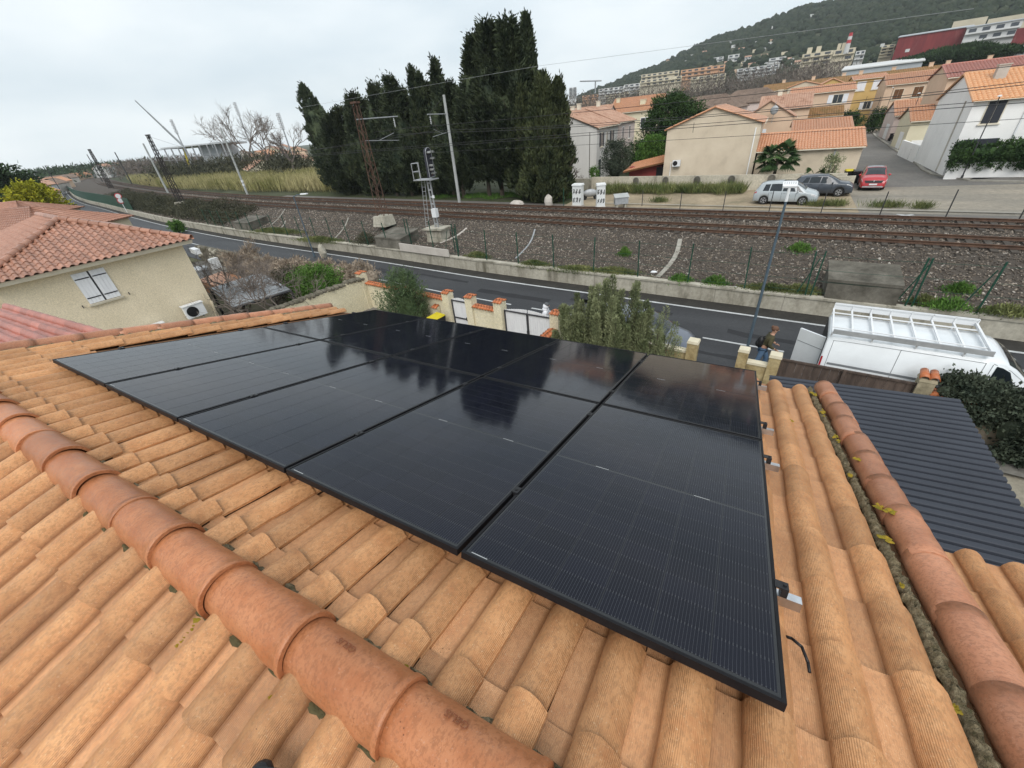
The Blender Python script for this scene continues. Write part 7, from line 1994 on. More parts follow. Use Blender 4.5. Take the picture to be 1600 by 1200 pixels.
def tree(name, label, loc, H, trunk_r, crown_z, VF, mt, cat='tree', group=None, lean=(0, 0), limbs=5, core=None, rs=0):
 r = np.random.default_rng(rs)
 t = thing(name, label, cat, loc, 0, group)
 b = trunk_mb(H, trunk_r, lean, limbs); b.build('trunk', M['bark'], t, local=True)
 V, F = VF; V = V + np.array([0, 0, crown_z])
 if core:
  cv, cf = blob_core((lean[0] * .5, lean[1] * .5, core[2]), core[0], core[0], core[1], r)
  cq = np.array([f if len(f) == 4 else (*f, f[-1]) for f in cf]) + len(V); V = np.vstack([V, cv]); F = np.vstack([F, cq])
 np_mesh('crown', V, F, mt, False, t)
 return t
def cypress(label, px_base, d_y, px_top, rmax, kind, seed, lean_x=0.0, leaves=9000, dens=1.0, zc=.03, mt='cypress'):
 """a cypress standing at depth d_y whose top shows at px_top"""
 r = np.random.default_rng(seed)
 d = ray(*px_top); k = d_y / d[1]; xt, zt = d[0] * k, HC + d[2] * k
 H = zt - NG; ph = r.random(6) * 6.28; am = r.random(6) * .16
 def lump(t, p): return 1 + sum(am[i] * math.sin((i % 3 + 1) * p + (3 + 4 * i) * t + ph[i]) for i in range(6))
 if kind == 'column': f = lambda t, p: rmax * min(1, (t + .04) / .15) * (1 - t) ** .62 * lump(t, p)
 elif kind == 'spire': f = lambda t, p: rmax * min(1, .35 + t * 3) * (1 - t) ** .95 * (1 + .25 * math.sin(14 * t + p)) * lump(t, p)
 else: f = lambda t, p: rmax * min(1, (t + .1) / .3) * max(.03, (1 - t)) ** .54 * (.84 + .22 * math.sin(11 * t + 2 * p + ph[0])) * lump(t, p)
 per = 26; Hc = H * (1 - zc)
 V, F = crown(f, int(leaves * dens / per), per, .30 if kind != 'column' else .2, .40, .15, 1.15 if kind == 'column' else .75, .55 if kind == 'column' else .85, r, Hc * .97, .35)
 V[:, 0] += lean_x * (V[:, 2] / Hc)
 return tree('cypress', label, (xt - lean_x, d_y, NG), H, .26, H * zc, (V, F), M[mt], 'tree', 'cypresses behind the tracks', (lean_x, 0), 4, (rmax * .52, Hc * .40, H * zc + Hc * .42), seed)
cy = [("leftmost cypress of the row, leaning left with a pointed tip", 52, (471, 131), 3.6, 'column', 1, -3.0, 19000, .02),
  ("squat dark cypress second from the left of the row", 50, (516, 176), 4.8, 'broad', 2, 0, 15000, .02),
  ("dark ragged cypress third from the left, behind the rusty pylon top", 49, (549, 146), 3.8, 'broad', 3, 0, 14000, .02),
  ("ragged double tipped cypress right of the rusty pylon top", 48, (583, 130), 3.6, 'broad', 4, 0, 13000, .03),
  ("narrow cypress with a feathered tip left of the twin slim ones", 47.5, (606, 118), 3.3, 'broad', 5, 0, 12000, .04),
  ("slim cypress spire, left one of the twin slim pair", 47, (641, 104), 1.5, 'column', 6, 0, 9000, .03),
  ("slim cypress spire, right one of the twin slim pair", 47, (653, 111), 1.5, 'column', 7, 0, 9000, .03),
  ("tufted cypress with a knobbly crown left of the concrete mast", 46.5, (678, 94), 2.7, 'spire', 8, 0, 12000, .06),
  ("bushy cypress filling in behind the concrete mast", 46, (700, 128), 3.4, 'broad', 9, 0, 15000, .10),
  ("big broad cypress with a ragged left shoulder", 46, (738, 56), 3.7, 'broad', 10, 0, 26000, .14),
  ("broadest and tallest of the bushy cypresses in the middle of the row", 45.5, (760, 34), 3.9, 'broad', 11, 0, 26000, .12),
  ("tall bushy cypress just left of the slender spire", 45.5, (793, 30), 3.9, 'broad', 12, 0, 26000, .10),
  ("tallest slender cypress spire rising behind the last dense one", 46.5, (821, 18), 1.7, 'column', 13, 0, 16000, .03),
  ("dense olive green cypress at the right end of the row, foliage to the ground", 42.5, (846, 116), 2.5, 'column', 14, 0, 26000, .02)]
for (lb, y, tp, rm, kd, sd, ln, lv, zc) in cy:
 cypress(lb, None, y, tp, rm, kd, 100 + sd, ln, lv, 1.0, zc, 'cypress2' if sd == 14 else 'cypress')
for i, (tp_, y, rm) in enumerate((((872, 124), 43.2, 1.5), ((815, 134), 44, 1.9), ((530, 168), 51, 4.4), ((566, 154), 50, 4.2), ((624, 140), 49, 4.0), ((664, 128), 48, 3.8))):
 cypress(['smaller dense cypress hugging the right flank of the last olive green one', 'dense low cypress filling the gap under the slender spire', 'broad dark cypress between the second and third from the left', 'broad dark cypress directly behind the rusty pylon', 'broad dark cypress behind the left slim spire', 'broad dark cypress left of the concrete mast'][i], None, y, tp_, rm, 'column' if i < 2 else 'broad', 140 + i, 0, 14000, 1, .02, 'cypress2')

def bush(name, label, c, rx, ry, H, n, L, W, mt, seed, up=.8, out=.8, cat='bush', group=None, stems=7, spread=.16, zlo=.05, wispy=0.0, core=True):
 """a shrub: stems from the ground, leaves on upright sprays through the volume"""
 r = np.random.default_rng(seed); t = thing(name, label, cat, c, 0, group)
 b = MB()
 for k in range(stems):
  a = k * 2.4 + r.random(); u = .3 + .6 * r.random()
  b.path([(0.05 * math.cos(a), .05 * math.sin(a), 0), (rx * .35 * u * math.cos(a), ry * .35 * u * math.sin(a), H * .45), (rx * .7 * u * math.cos(a), ry * .7 * u * math.sin(a), H * (.65 + .2 * r.random()))], .03 + H * .006, 6, .008)
 b.build('stems', M['bark'], t, local=True)
 ph = r.random(5) * 6.28
 nc = n // 24
 th_ = r.random(nc) * 2 * PI; cz = r.random(nc); u = r.random(nc) ** .45
 lump = 1 + .22 * np.sin(3 * th_ + ph[0]) * np.sin(5 * cz + ph[1]) + .15 * np.sin(7 * th_ + ph[2] + 4 * cz)
 prof = np.sqrt(np.clip(1 - (np.abs(cz - .42) / .6) ** 2.2, 0.02, 1)) * lump * u
 cc = np.stack([np.cos(th_) * rx * prof, np.sin(th_) * ry * prof, (zlo + (1 - zlo) * cz * (1 + wispy * r.normal(0, .12, nc))) * H], 1)
 sd_ = unit(np.stack([np.cos(th_) * out * u, np.sin(th_) * out * u, np.full(nc, up)], 1) + r.normal(0, .2, (nc, 3)))
 tt = r.random((nc, 24)) * spread * 2.6
 C = cc[:, None] + sd_[:, None] * tt[:, :, None] + r.normal(0, spread * .33, (nc, 24, 3))
 D = sd_[:, None] * .7 + r.normal(0, .55, (nc, 24, 3))
 V, F = leaf_arrays(C.reshape(-1, 3), D.reshape(-1, 3), L * (.6 + .8 * r.random(nc * 24)), W * (.6 + .8 * r.random(nc * 24)), r)
 if core:
  cv, cf = blob_core((0, 0, H * .45), rx * .55, ry * .55, H * .32, r)
  V = np.vstack([V, cv]); F = np.vstack([F, np.array([f if len(f) == 4 else (*f, f[-1]) for f in cf]) + len(V) - len(cv)])
 np_mesh('foliage', V, F, mt, False, t)
 return t
# by the street front
zt_ = GY(958, 446, 12.7).z
cB = GY(945, 505, 12.7)
def spire_bush(name, label, c, rx, ry, H, ns, nl, L, W, mt, seed):
 """a shrub of many upright leafy shoots of different heights"""
 r = np.random.default_rng(seed); t = thing(name, label, 'bush', c); b = MB(); C = []; D = []
 for k in range(ns):
  a = k * 2.4; q = math.sqrt((k + .5) / ns); x, y = rx * q * math.cos(a) + r.normal(0, .06), ry * q * math.sin(a) + r.normal(0, .06)
  h = H * (1 - .42 * (x / rx) ** 2) * (.74 + .28 * r.random()); z0 = .15 * h; lx, ly = x * .18 + r.normal(0, .05), y * .18
  b.path([(x * .25, y * .25, 0), (x * .8, y * .8, h * .4), (x + lx, y + ly, h * .96)], .02, 5, .006)
  u = r.random(nl) ** .8; w = (.30 * (1 - u) ** .6 + .04) * (.8 + .4 * r.random()); ph = r.random(nl) * 6.28; g = r.random(nl) ** .5 * w
  C.append(np.stack([x * (.55 + .45 * np.minimum(1, u * 2)) + lx * u + g * np.cos(ph), y * (.55 + .45 * np.minimum(1, u * 2)) + ly * u + g * np.sin(ph), z0 + (h - z0) * u], 1))
  D.append(np.stack([np.cos(ph) * .55, np.sin(ph) * .55, np.full(nl, .9)], 1) + r.normal(0, .3, (nl, 3)))
 b.build('stems', M['bark'], t, local=True); C = np.vstack(C); D = np.vstack(D)
 V, F = leaf_arrays(C, D, L * (.6 + .8 * r.random(len(C))), W * (.6 + .8 * r.random(len(C))), r); np_mesh('foliage', V, F, mt, False, t); return t
spire_bush('olive_bush', 'big grey green olive-like bush behind the panels in the middle', (cB.x, 12.75, 0), 1.75, 1.0, zt_ + .05, 46, 1300, .10, .03, M['olive_leaf'], 201)
cB = GY(1020, 505, 13.0); spire_bush('olive_bush', 'small wispy olive-like bush at the right foot of the big one', (cB.x - .05, 12.9, 0), .95, .6, GY(1035, 480, 12.9).z, 18, 600, .08, .022, M['olive_leaf'], 202)
cB = GY(633, 468, 13.9); bush('oleander', 'dark green oleander shrub by the orange coped front wall', (cB.x, 13.9, 0), 1.0, .8, GY(633, 438, 13.9).z, 12000, .14, .03, M['oleander'], 203, 1.0, .7, spread=.2, wispy=.5)
cB = GY(607, 487, 12.6); bush('oleander', 'small green shoots left of the oleander shrub', (cB.x, 12.4, 0), .35, .3, GY(600, 468, 12.4).z, 900, .12, .03, M['oleander'], 204, 1, .6, spread=.16, core=False)
def hedge(name, label, P, Q, w, z0, z1, n, L, W, mt, seed, hang=0.0, ripple=.25):
 r = np.random.default_rng(seed); P = np.array(P, float); Q = np.array(Q, float); d = Q - P; ln = np.linalg.norm(d); d /= ln; nv = np.array([-d[1], d[0]])
 t = thing(name, label, 'hedge', ((P[0] + Q[0]) / 2, (P[1] + Q[1]) / 2, z0))
 nc = n // 16; s = r.random(nc) * ln; a = r.random(nc) * 2 * PI; u = .55 + .45 * r.random(nc) ** .5
 hh = (z1 - z0) * (1 + ripple * np.sin(s * 2.1 + 1) * .5 + ripple * r.normal(0, .3, nc) * .5)
 y_ = np.cos(a) * u * w * (1 + ripple * np.sin(s * 3.3)); z_ = z0 + hh * (.5 + .5 * np.sin(a) * u) - hang * (y_ < -.1 * w) * r.random(nc)
 cc = np.stack([P[0] + d[0] * s + nv[0] * y_, P[1] + d[1] * s + nv[1] * y_, z_], 1)
 od = np.stack([nv[0] * np.cos(a), nv[1] * np.cos(a), np.sin(a) + .3], 1)
 C = np.repeat(cc, 16, 0) + r.normal(0, .09, (nc * 16, 3)); D = np.repeat(od, 16, 0) + r.normal(0, .7, (nc * 16, 3))
 V, F = leaf_arrays(C, D, L * (.6 + .8 * r.random(len(C))), W * (.6 + .8 * r.random(len(C))), r)
 o = np_mesh('foliage', V, F, mt, False, t, off=wloc(t))
 b = MB(); k = max(2, int(ln / .5))
 for i in range(k):
  c = P + d * ln * (i + .5) / k; b.ball((c[0], c[1], (z0 + z1) / 2), 1, 8, 6, (ln / k * .8, w * .62, (z1 - z0) * .36))
 b.build('branches', mt, t)
 return t
hedge('ivy_hedge', 'dark ivy hedge hanging over the beige wall beside the white van', (5.45, 13.25), (10.0, 12.6), .42, 1.0, 1.75, 24000, .10, .06, M['ivy'], 205, .3)
hedge('ivy_hedge', 'dark ivy spilling down at the right edge below the hedge', (6.75, 12.75), (8.6, 12.4), .45, .2, 1.5, 12000, .11, .065, M['ivy'], 206, .5)
hedge('hedge', 'dark green hedge on the low white wall in front of the white house', (13.9, 52.7), (27, 51.4), .85, 2.1, 3.55, 22000, .20, .10, M['garden'], 207, .5)
b_ = M['soil']
# gardens between the far houses
bush('olive_tree', 'rounded dark olive tree in front of the grey house', (-16.0, 54.6, NG), 1.35, 1.3, 4.3, 12000, .16, .06, M['ivy'], 210, .5, .9, 'tree', zlo=.22, spread=.28)
bush('conifer', 'dark green conifer behind the red walled garage', (-12.4, 65, NG), 2.5, 2.3, 8.2, 26000, .3, .1, M['garden'], 211, .5, 1.0, 'tree', spread=.4)
bush('conifer', 'second dark conifer right behind the first, beside the beige gable', (-9.9, 66, NG), 1.9, 1.9, 7.2, 16000, .3, .1, M['garden'], 212, .5, 1.0, 'tree', spread=.4)
bush('garden_shrub', 'bright green round shrub below the dark conifer', (-12.9, 60, NG), 1.5, 1.4, 4.2, 12000, .18, .09, M['bright'], 213, .5, .9, spread=.3)
bush('garden_shrub', 'dark clipped shrub between the pink house and the conifer', (-15.6, 64, NG), 2.0, 1.4, 3.3, 12000, .16, .08, M['garden'], 214, .4, .9, spread=.3)
bush('garden_shrub', 'dark shrub at the end of the side street beside the silver car', (9.9, 95, NG), 2.2, 1.6, 3.6, 9000, .28, .14, M['garden'], 215, .5, .9, spread=.35)
bush('garden_shrub', 'small yellow green plant by the corner of the niche wall', (GY(928, 278, 51).x, 51, NG), .5, .5, 1.9, 1800, .3, .05, M['bright'], 216, 1, .6, spread=.15, core=False)
bush('garden_shrub', 'bush behind the corner wall by the bins', (GY(1300, 262, 48.6).x, 48.9, NG), .6, .5, 2.3, 2200, .16, .05, M['olive_leaf'], 217, 1, .7, spread=.2, core=False)
bush('garden_shrub', 'dark green plant at the door of the peach house', (16.1, 108, NG), .9, .9, 3.4, 4000, .25, .12, M['garden'], 218, .6, .8, spread=.3)

def palm(label, c, h, nf, fl, seed, trunk_r=.16):
 r = np.random.default_rng(seed); t = thing('palm', label, 'palm tree', c)
 b = MB(); b.path([(0, 0, 0), (.03, 0, h * .5), (0, .02, h)], trunk_r, 10, trunk_r * .8); b.build('trunk', M['bark'], t, local=True)
 for k in range(nf):
  a = k * 2.399 + r.random() * .3; e = .95 - 1.45 * (k / nf) + r.normal(0, .08); P = []; ln = fl * (.85 + .3 * r.random())
  st = Vector((math.cos(a) * math.cos(e), math.sin(a) * math.cos(e), math.sin(e)))
  q = Vector((0, 0, h)); V = []; F = []
  end = q + st * ln * .5
  b = MB(); b.tube(q, end, .022, .014, 5)
  # a fan of leaflets
  s_ = st.cross(Vector((0, 0, 1))).normalized(); n_ = 18
  for i in range(n_):
   w = (i / (n_ - 1) - .5) * 2.5; dd = (st * math.cos(w) + s_ * math.sin(w)); dd.z -= .22 + .25 * abs(w); ll = ln * .52 * (1 - .22 * abs(w))
   m_ = end + dd * ll * .55; tip = end + dd * ll + Vector((0, 0, -.14 * ll)); ww = s_ * math.cos(w) * .075 - st * math.sin(w) * .075
   b.add([end, m_ + ww, tip, m_ - ww], [(0, 1, 2, 3)])
  b.build('frond', M['garden'], t, local=True)
palm('fan palm with a round dark crown in front of the orange roofed annex', (GY(1212, 262, 49.6).x, 49.9, NG), 2.5, 36, 2.1, 31)
palm('low fan palm peeping over the corner wall by the bins', (GY(1277, 266, 48.5).x, 48.7, NG), 1.0, 12, 1.2, 32, .1)

def bare_tree(name, label, c, H, spread, seed, depth=5, r0=.16, cat='tree', group=None):
 r = np.random.default_rng(seed); t = thing(name, label, cat, c, 0, group); b = MB(); tr = MB()
 def grow(p, d, l_, rad, k, bb):
  q = p + d * l_; m_ = (p + q) / 2 + Vector(r.normal(0, l_ * .06, 3)); bb.tube(p, m_, rad, rad * .85, 4 if k else 6, False); bb.tube(m_, q, rad * .85, rad * .65, 4 if k else 6, False)
  if k >= depth: return
  for i in range(3 if k else 4):
   a = r.random() * 6.28; u = d.orthogonal().normalized(); w = d.cross(u); nd = (d * (.75) + (u * math.cos(a) + w * math.sin(a)) * spread + Vector((0, 0, .16))).normalized()
   grow(p.lerp(q, .55 + .45 * r.random()), nd, l_ * (.62 + .16 * r.random()), rad * .58, k + 1, b)
 grow(Vector((0, 0, 0)), Vector((0, 0, 1)), H * .3, r0, 0, tr)
 tr.build('trunk', M['twig'], t, local=True); b.build('crown', M['twig'], t, local=True)
 return t
bare_tree('bare_tree', 'small leafless tree in front of the grey house wall', (GY(895, 280, 52.5).x, 52.5, NG), 3.6, .9, 41, 4, .09)
bare_tree('bare_tree', 'leafless shrub by the grey block wall', (GY(912, 281, 52.8).x, 52.8, NG), 2.2, .9, 42, 4, .06)
for i, (px, py0, pyt, y) in enumerate(((402, 285, 168, 82), (432, 288, 178, 78), (468, 290, 200, 70), (380, 280, 190, 100))):
 q = GY(px, py0, y); bare_tree('bare_tree', ['tall leafless tree beyond the reeds, nearest the striped mast', 'tall leafless tree beyond the reeds, second from the striped mast', 'smaller leafless tree just left of the first cypress', 'leafless tree behind the striped mast'][i], (q.x, y, NG), (ztop(q.x, y, px, pyt) - NG) * 1.5, .5, 50 + i, 5, .3)

# the yard between the cream house and the roughcast wall
bare_tree('bare_tree', 'pale leafless tree in the yard in front of the dry hedge', (GY(463, 455, 11.9).x, 12.4, 0), 4.2, .7, 61, 4, .06)
for i, (x, y, h_) in enumerate(((-23.2, 10.6, 6.6), (-21.4, 9.9, 6.2), (-24.8, 11.4, 6.2), (-22.2, 11.9, 6.4), (-20.6, 11.0, 5.6))):
 bare_tree('bare_shrub', ['leafless climbing shrub over the glazed shed roof, ' + s_ for s_ in ('in its middle', 'at its near corner', 'at its left end', 'at its far side', 'by the garden wall')][i], (x, y, 0), h_, .85, 70 + i, 5, .075, 'shrub', 'bare shrubs over the shed')
M['shed_glass'] = mat('grey_sheet', (0.40, 0.42, 0.44), (0.29, 0.305, 0.32), 1.2, .45, c3=(0.15, 0.155, 0.16), spec=.5)
t = thing('shed', 'low shed with a grey sheet roof under bare branches in the neighbouring yard', 'shed', (-22.6, 11.2, 0))
A, B_, C, D = Vector((-25.3, 10.4, 2.35)), Vector((-21.5, 9.4, 2.1)), Vector((-20.6, 12.0, 2.15)), Vector((-24.6, 13.0, 2.45))
for i in range(6):
 u0, u1 = i / 6 + .008, (i + 1) / 6 - .008; p = [A.lerp(B_, u0), A.lerp(B_, u1), D.lerp(C, u1), D.lerp(C, u0)]
 b = MB(); b.prism(p, (0, 0, .03)); b.build('roof_sheet', M['shed_glass'], t)
for p in (A, B_, C, D):
 b = MB(); b.box((p.x, p.y, p.z / 2 - .03), (.09, .09, p.z - .06)); b.build('post', M['ironwork'], t)
for p, q in ((A, B_), (B_, C), (C, D), (D, A)):
 b = MB(); b.tube(p - Vector((0, 0, .05)), q - Vector((0, 0, .05)), .05, .05, 4); b.build('beam', M['ironwork'], t)
def clutter(name, label, cat, mb, m): top(name, mb, m, label, cat)
b = MB(); b.box((-22.0, 10.9, .5), (1.1, .7, 1.0), .3); clutter('crate', 'dark crate standing under the grey shed roof', 'crate', b, M['board_brown'])
b = MB(); b.box((-21.3, 11.6, .35), (.6, .5, .7), .1); b.ball((-21.3, 11.6, .78), .22, 8, 6); clutter('sack', 'red sack under the grey shed roof', 'sack', b, M['w_red'])
b = MB(); q = G(305, 392, 1.7); b.box(q, (1.5, .4, .4), -.2); clutter('white_box', 'long white box beside the corner of the cream house', 'box', b, M['white'])
b = MB(); q = G(330, 400, 1.2); b.box((q.x, q.y, .5), (.35, .7, 1.0), -.1); clutter('white_cabinet', 'small white cabinet by the stone wall in the yard', 'cabinet', b, M['white'])
b = MB(); q = G(313, 425, 1.0); b.tube((q.x, q.y, 0), (q.x, q.y, 1.25), .6, .6, 16); b.ball((q.x, q.y, 1.25), .6, 16, 8, (1, 1, .3)); clutter('water_tank', 'grey round water tank beside the cream house', 'tank', b, M['galv'])
b = MB(); q = G(345, 437, .8); b.hexa([(q.x - 1.3, q.y - .9, .6), (q.x + 1.3, q.y - .9, .5), (q.x + 1.3, q.y + .9, .5), (q.x - 1.3, q.y + .9, .6), (q.x - 1.3, q.y - .9, .95), (q.x + 1.3, q.y - .9, .7), (q.x + 1.3, q.y + .9, .8), (q.x - 1.3, q.y + .9, 1.05)]); b.box((q.x, q.y, .28), (2.3, 1.5, .56)); clutter('low_roof', 'little orange tiled roof low in the yard', 'roof', b, M['tile_far'])
sw_, P, Q, d, n = wall_line('stone_wall', 'rubble stone wall between the yard and the road', (-45, 19.2), (-30.0, 17.2), 0, 1.5, .4, M['cap_stone'])
r = np.random.default_rng(77)
for k in range(60):
 u = r.random(); c = P.lerp(Q, u); s_ = r.random(); b = MB(); b.ball((c.x + n.x * 0, c.y - .12 - .1 * r.random(), .15 + 1.35 * s_), 1, 7, 5, (.22 + .12 * r.random(), .14, .13 + .06 * r.random())); b.build('stone', M['concrete'] if k % 3 else M['cap_stone'], sw_)
hedge('dry_hedge', 'dry brown and beige hedge along the road beyond the yard', (-33.5, 16.6), (-20.2, 17.2), 1.0, .3, 1.75, 26000, .16, .05, M['dry'], 220, .2)
hedge('dry_hedge', 'dry pinkish reed screen end of the hedge by the road', (-34.6, 18.6), (-33.2, 15.4), .35, .2, 2.1, 5000, .3, .03, M['dry'], 221, .2)
bush('garden_shrub', 'bright green rounded shrub in the yard by the dry hedge', (-22.6, 14.9, 0), 1.9, 1.2, 1.95, 17000, .10, .05, M['bright'], 222, .6, .8, spread=.22)
bush('garden_shrub', 'dull green shrub left of the bright one in the yard', (-25.5, 15.2, 0), 1.6, .9, 1.6, 8000, .12, .05, M['bramble'], 223, .5, .8, spread=.22)
bush('garden_shrub', 'yellow green weeds by the foot of the cream house corner', (-20.6, 9.6, 0), .7, .5, .9, 2500, .12, .05, M['lime'], 224, .7, .7, spread=.2)
bush('garden_shrub', 'small green bush by the road, just past the cream house roof corner', (G(282, 356, .6).x, G(282, 356, .6).y - .4, 0), .9, .6, 1.2, 2500, .2, .09, M['bright'], 225, .6, .8, spread=.2)
rk_ = G(483, 385, 1.2); b = MB(); b.ball((0, 0, 0), 1, 9, 7); r = np.random.default_rng(3)
b.v = [(v[0] * .35 * (1 + r.normal(0, .12)) + rk_.x + .3, v[1] * .3 + 22.9, v[2] * .6 * (1 + r.normal(0, .1)) + .55) for v in b.v]; top('boulder', b, M['concrete'], 'pale upright stone at the foot of the lamp post by the retaining wall', 'rock')
# dry soil in that yard
b = MB(); b.poly([(-45, 8, .012), (-19.6, 9, .012), (-19.0, 15.0, .012), (-30, 16.6, .012), (-46, 19, .012)]); struct('yard', b, M['soil'])

for i, (px, py, s_) in enumerate(((1112, 433, .16), (1151, 442, .13), (1022, 422, .18), (888, 413, .09))):
 q = G(px, py, 1.0); z = emb_z(q.x, q.y); r = np.random.default_rng(i); b = MB(); b.ball((0, 0, 0), 1, 7, 5); b.v = [(q.x + v[0] * s_ * (1 + r.normal(0, .2)), q.y + v[1] * s_ * .7, z + .06 + v[2] * s_ * .4) for v in b.v]
 top('litter', b, M['white'], ['crumpled white litter beside the weeds near the pale trough', 'white round litter on the wall near the lamp post', 'pale flat scrap left of the pale trough foot', 'tiny white scrap among the left weeds'][i], 'litter')
# weeds along the wall top and on the slope
def weeds(label, px, py, z, rx, ry, h, n, mt, seed, L=.16, W=.035):
 p = G(px, py, z); z = emb_z(p.x, p.y) if 21 < p.y < 36 else z
 r = np.random.default_rng(seed); h *= 1.5; t = thing('weed_patch', label, 'weeds', (p.x, p.y, z - .03), 0, 'weeds on the railway slope')
 C = np.stack([r.normal(0, rx * .5, n), r.normal(0, ry * .5, n), np.zeros(n)], 1); C[:, 2] = [emb_z(p.x + a, p.y + c) - z if 21 < p.y < 36 else 0 for a, c in C[:, :2]]
 C[:, 2] += r.random(n) * h * np.exp(-(C[:, 0] / rx) ** 2 - (C[:, 1] / ry) ** 2)
 D = np.stack([r.normal(0, .6, n), r.normal(0, .6, n), .5 + r.random(n)], 1)
 V, F = leaf_arrays(C, D, L * (.5 + r.random(n)), W * (.6 + .8 * r.random(n)), r); np_mesh('leaves', V, F, mt, False, t)
wd = [("low green weeds left of the second trough", 835, 412, .9, 1.1, .35, .25, 'grass'), ("green weeds along the wall, left of the pale trough", 905, 420, .9, 1.6, .35, .25, 'grass'), ("green weeds on the wall top in the middle of the slope", 960, 424, .9, 1.3, .35, .25, 'grass'),
  ("single green tuft alone on the bare slope", 976, 397, 1.2, .35, .25, .3, 'bright'), ("green tuft right of the pale trough foot", 1063, 436, .9, .6, .3, .3, 'bright'), ("bright green clump on the wall right of the pale trough", 1118, 441, .9, .6, .3, .35, 'bright'), ("weeds behind the lamp post on the wall", 1200, 450, .9, 1.2, .3, .25, 'grass'), ("dense weeds left of the concrete block", 1250, 454, .9, .8, .35, .3, 'grass'),
  ("green patch high on the slope behind the lamp post", 1247, 398, 1.4, .5, .3, .25, 'bright'), ("weeds right of the concrete block", 1445, 473, .9, .5, .35, .3, 'grass'), ("bright weeds behind the van roof", 1480, 482, .9, .6, .3, .3, 'bright'), ("green patch high on the slope at the right", 1503, 446, 1.3, .5, .3, .25, 'bright'), ("weeds at the right end of the wall", 1570, 492, .9, .8, .3, .25, 'grass'),
  ("dark weeds by the culvert block under the pylon", 570, 372, 1.2, 1.2, .8, .6, 'bramble'), ("weeds along the wall left of the culvert block", 500, 374, .9, 3.0, .5, .3, 'grass'), ("weeds along the wall far left of the culvert block", 430, 362, .9, 4.0, .5, .35, 'grass'), ("green weeds right of the pale plate", 745, 400, .9, .9, .3, .3, 'grass')]
for i, (lb, px, py, z, rx, ry, h, m) in enumerate(wd): weeds(lb, px, py, z, rx, ry, h, int(1500 * max(.5, rx)), M[m], 300 + i)
def grass_mass(name, label, poly_fn, n, h, w, mt, seed, cat='grass', lean=.25):
 r = np.random.default_rng(seed); C = poly_fn(r, n)
 D = np.stack([r.normal(0, lean, n), r.normal(0, lean, n), np.ones(n)], 1)
 V, F = leaf_arrays(C, D, h * (.55 + .7 * r.random(n)), w * (.6 + .8 * r.random(n)), r)
 return tag(np_mesh(name, V, F, mt), label, cat, kind='stuff')
def band(P, Q, w, z=NG, gate=None):
 def f(r, n):
  u = r.random(n); P_, Q_ = np.array(P, float), np.array(Q, float); d = Q_ - P_; nv = np.array([-d[1], d[0]]) / np.linalg.norm(d)
  o = (r.random(n) - .5) * w * (.55 + .45 * np.sin(u * 23) * np.sin(u * 9))
  return np.stack([P_[0] + d[0] * u + nv[0] * o, P_[1] + d[1] * u + nv[1] * o, np.full(n, z)], 1)
 return f
grass_mass('long_grass', 'tall unkempt grass along the foot of the niche wall', band((-15.5, 47.9), (-1.2, 46.7), 3.4), 4200, 1.0, .06, M['grass'], 401, lean=.35)
grass_mass('long_grass', 'bright grass under the cypresses by the white cabinets', band((-38, 47), (-17, 45.5), 5), 6000, .35, .05, M['bright'], 402)
for i, (px, py, s_) in enumerate(((1284, 322, 1.0), (1386, 324, 1.0), (1030, 316, .7), (1310, 322, .4), (1440, 326, .5))):
 p = G(px, py, NG); r = np.random.default_rng(410 + i); n = int(700 * s_); t = thing('grass_tuft', ['green grass tuft on the kerb in front of the silver car', 'green grass tuft on the kerb, right of the red car', 'small grass tuft on the sand left of the silver car', 'tiny weed between the two grass tufts', 'thin dry weeds on the kerb at the right'][i], 'grass', (p.x, p.y, NG), 0, 'grass tufts on the kerb')
 C = np.stack([r.normal(0, .55 * s_, n), r.normal(0, .22, n), np.zeros(n)], 1); V, F = leaf_arrays(C, np.stack([r.normal(0, .45, n), r.normal(0, .45, n), np.ones(n)], 1), .5 * (.4 + r.random(n)), .03, r); np_mesh('blades', V, F, M['grass'], False, t)
# reeds beyond the far track
def reed_area(r, n):
 u = r.random(n); v = r.random(n) ** .8
 a = np.radians(-50.5 - 19.0 * u); edge_r = np.interp(np.degrees(a), [-70, -66, -60, -55, -51], [205, 150, 108, 92, 82]); rr = edge_r * (1 + .55 * v)
 x, y = rr * np.sin(a), rr * np.cos(a); y = np.maximum(y, T2c(x) + 4.6)
 return np.stack([x, y, np.full(n, NG)], 1)
grass_mass('reed_field', 'tall straw coloured reeds beyond the tracks on the left', reed_area, 42000, 2.6, .14, M['straw'], 420, 'reeds', .14)
# brambles on the slope far left
def bramble_area(r, n):
 x = -150 + 92 * r.random(n) ** .9; u = r.random(n); y = Wc(x) + .5 + (T1c(x) - 2.6 - Wc(x)) * u
 z = np.array([emb_z(a, c) for a, c in zip(x, y)]) + r.random(n) ** 1.5 * (.5 + .9 * np.abs(np.sin(x * .21) * np.sin(x * .083 + 1)))
 return np.stack([x, y, z], 1)
grass_mass('brambles', 'dark tangled brambles on the slope at the left bend', bramble_area, 26000, .5, .07, M['bramble'], 421, 'brambles', 1.0)

# the left distance
bush('bush', 'bright yellow green rounded bush above the pink roofs on the left', (GR(45, 303, 78).x, GR(45, 303, 78).y, 0), 2.3, 2.0, ztop(GR(45, 303, 78).x, GR(45, 303, 78).y, 45, 293), 14000, .3, .16, M['lime'], 430, .4, .8, spread=.4)
bush('pine', 'dark pine with a ragged crown at the left edge', (GR(3, 300, 120).x, GR(3, 300, 120).y, 0), 3.6, 3.5, 9.2, 12000, .8, .3, M['pine'], 431, .3, 1.0, 'tree', spread=.9)
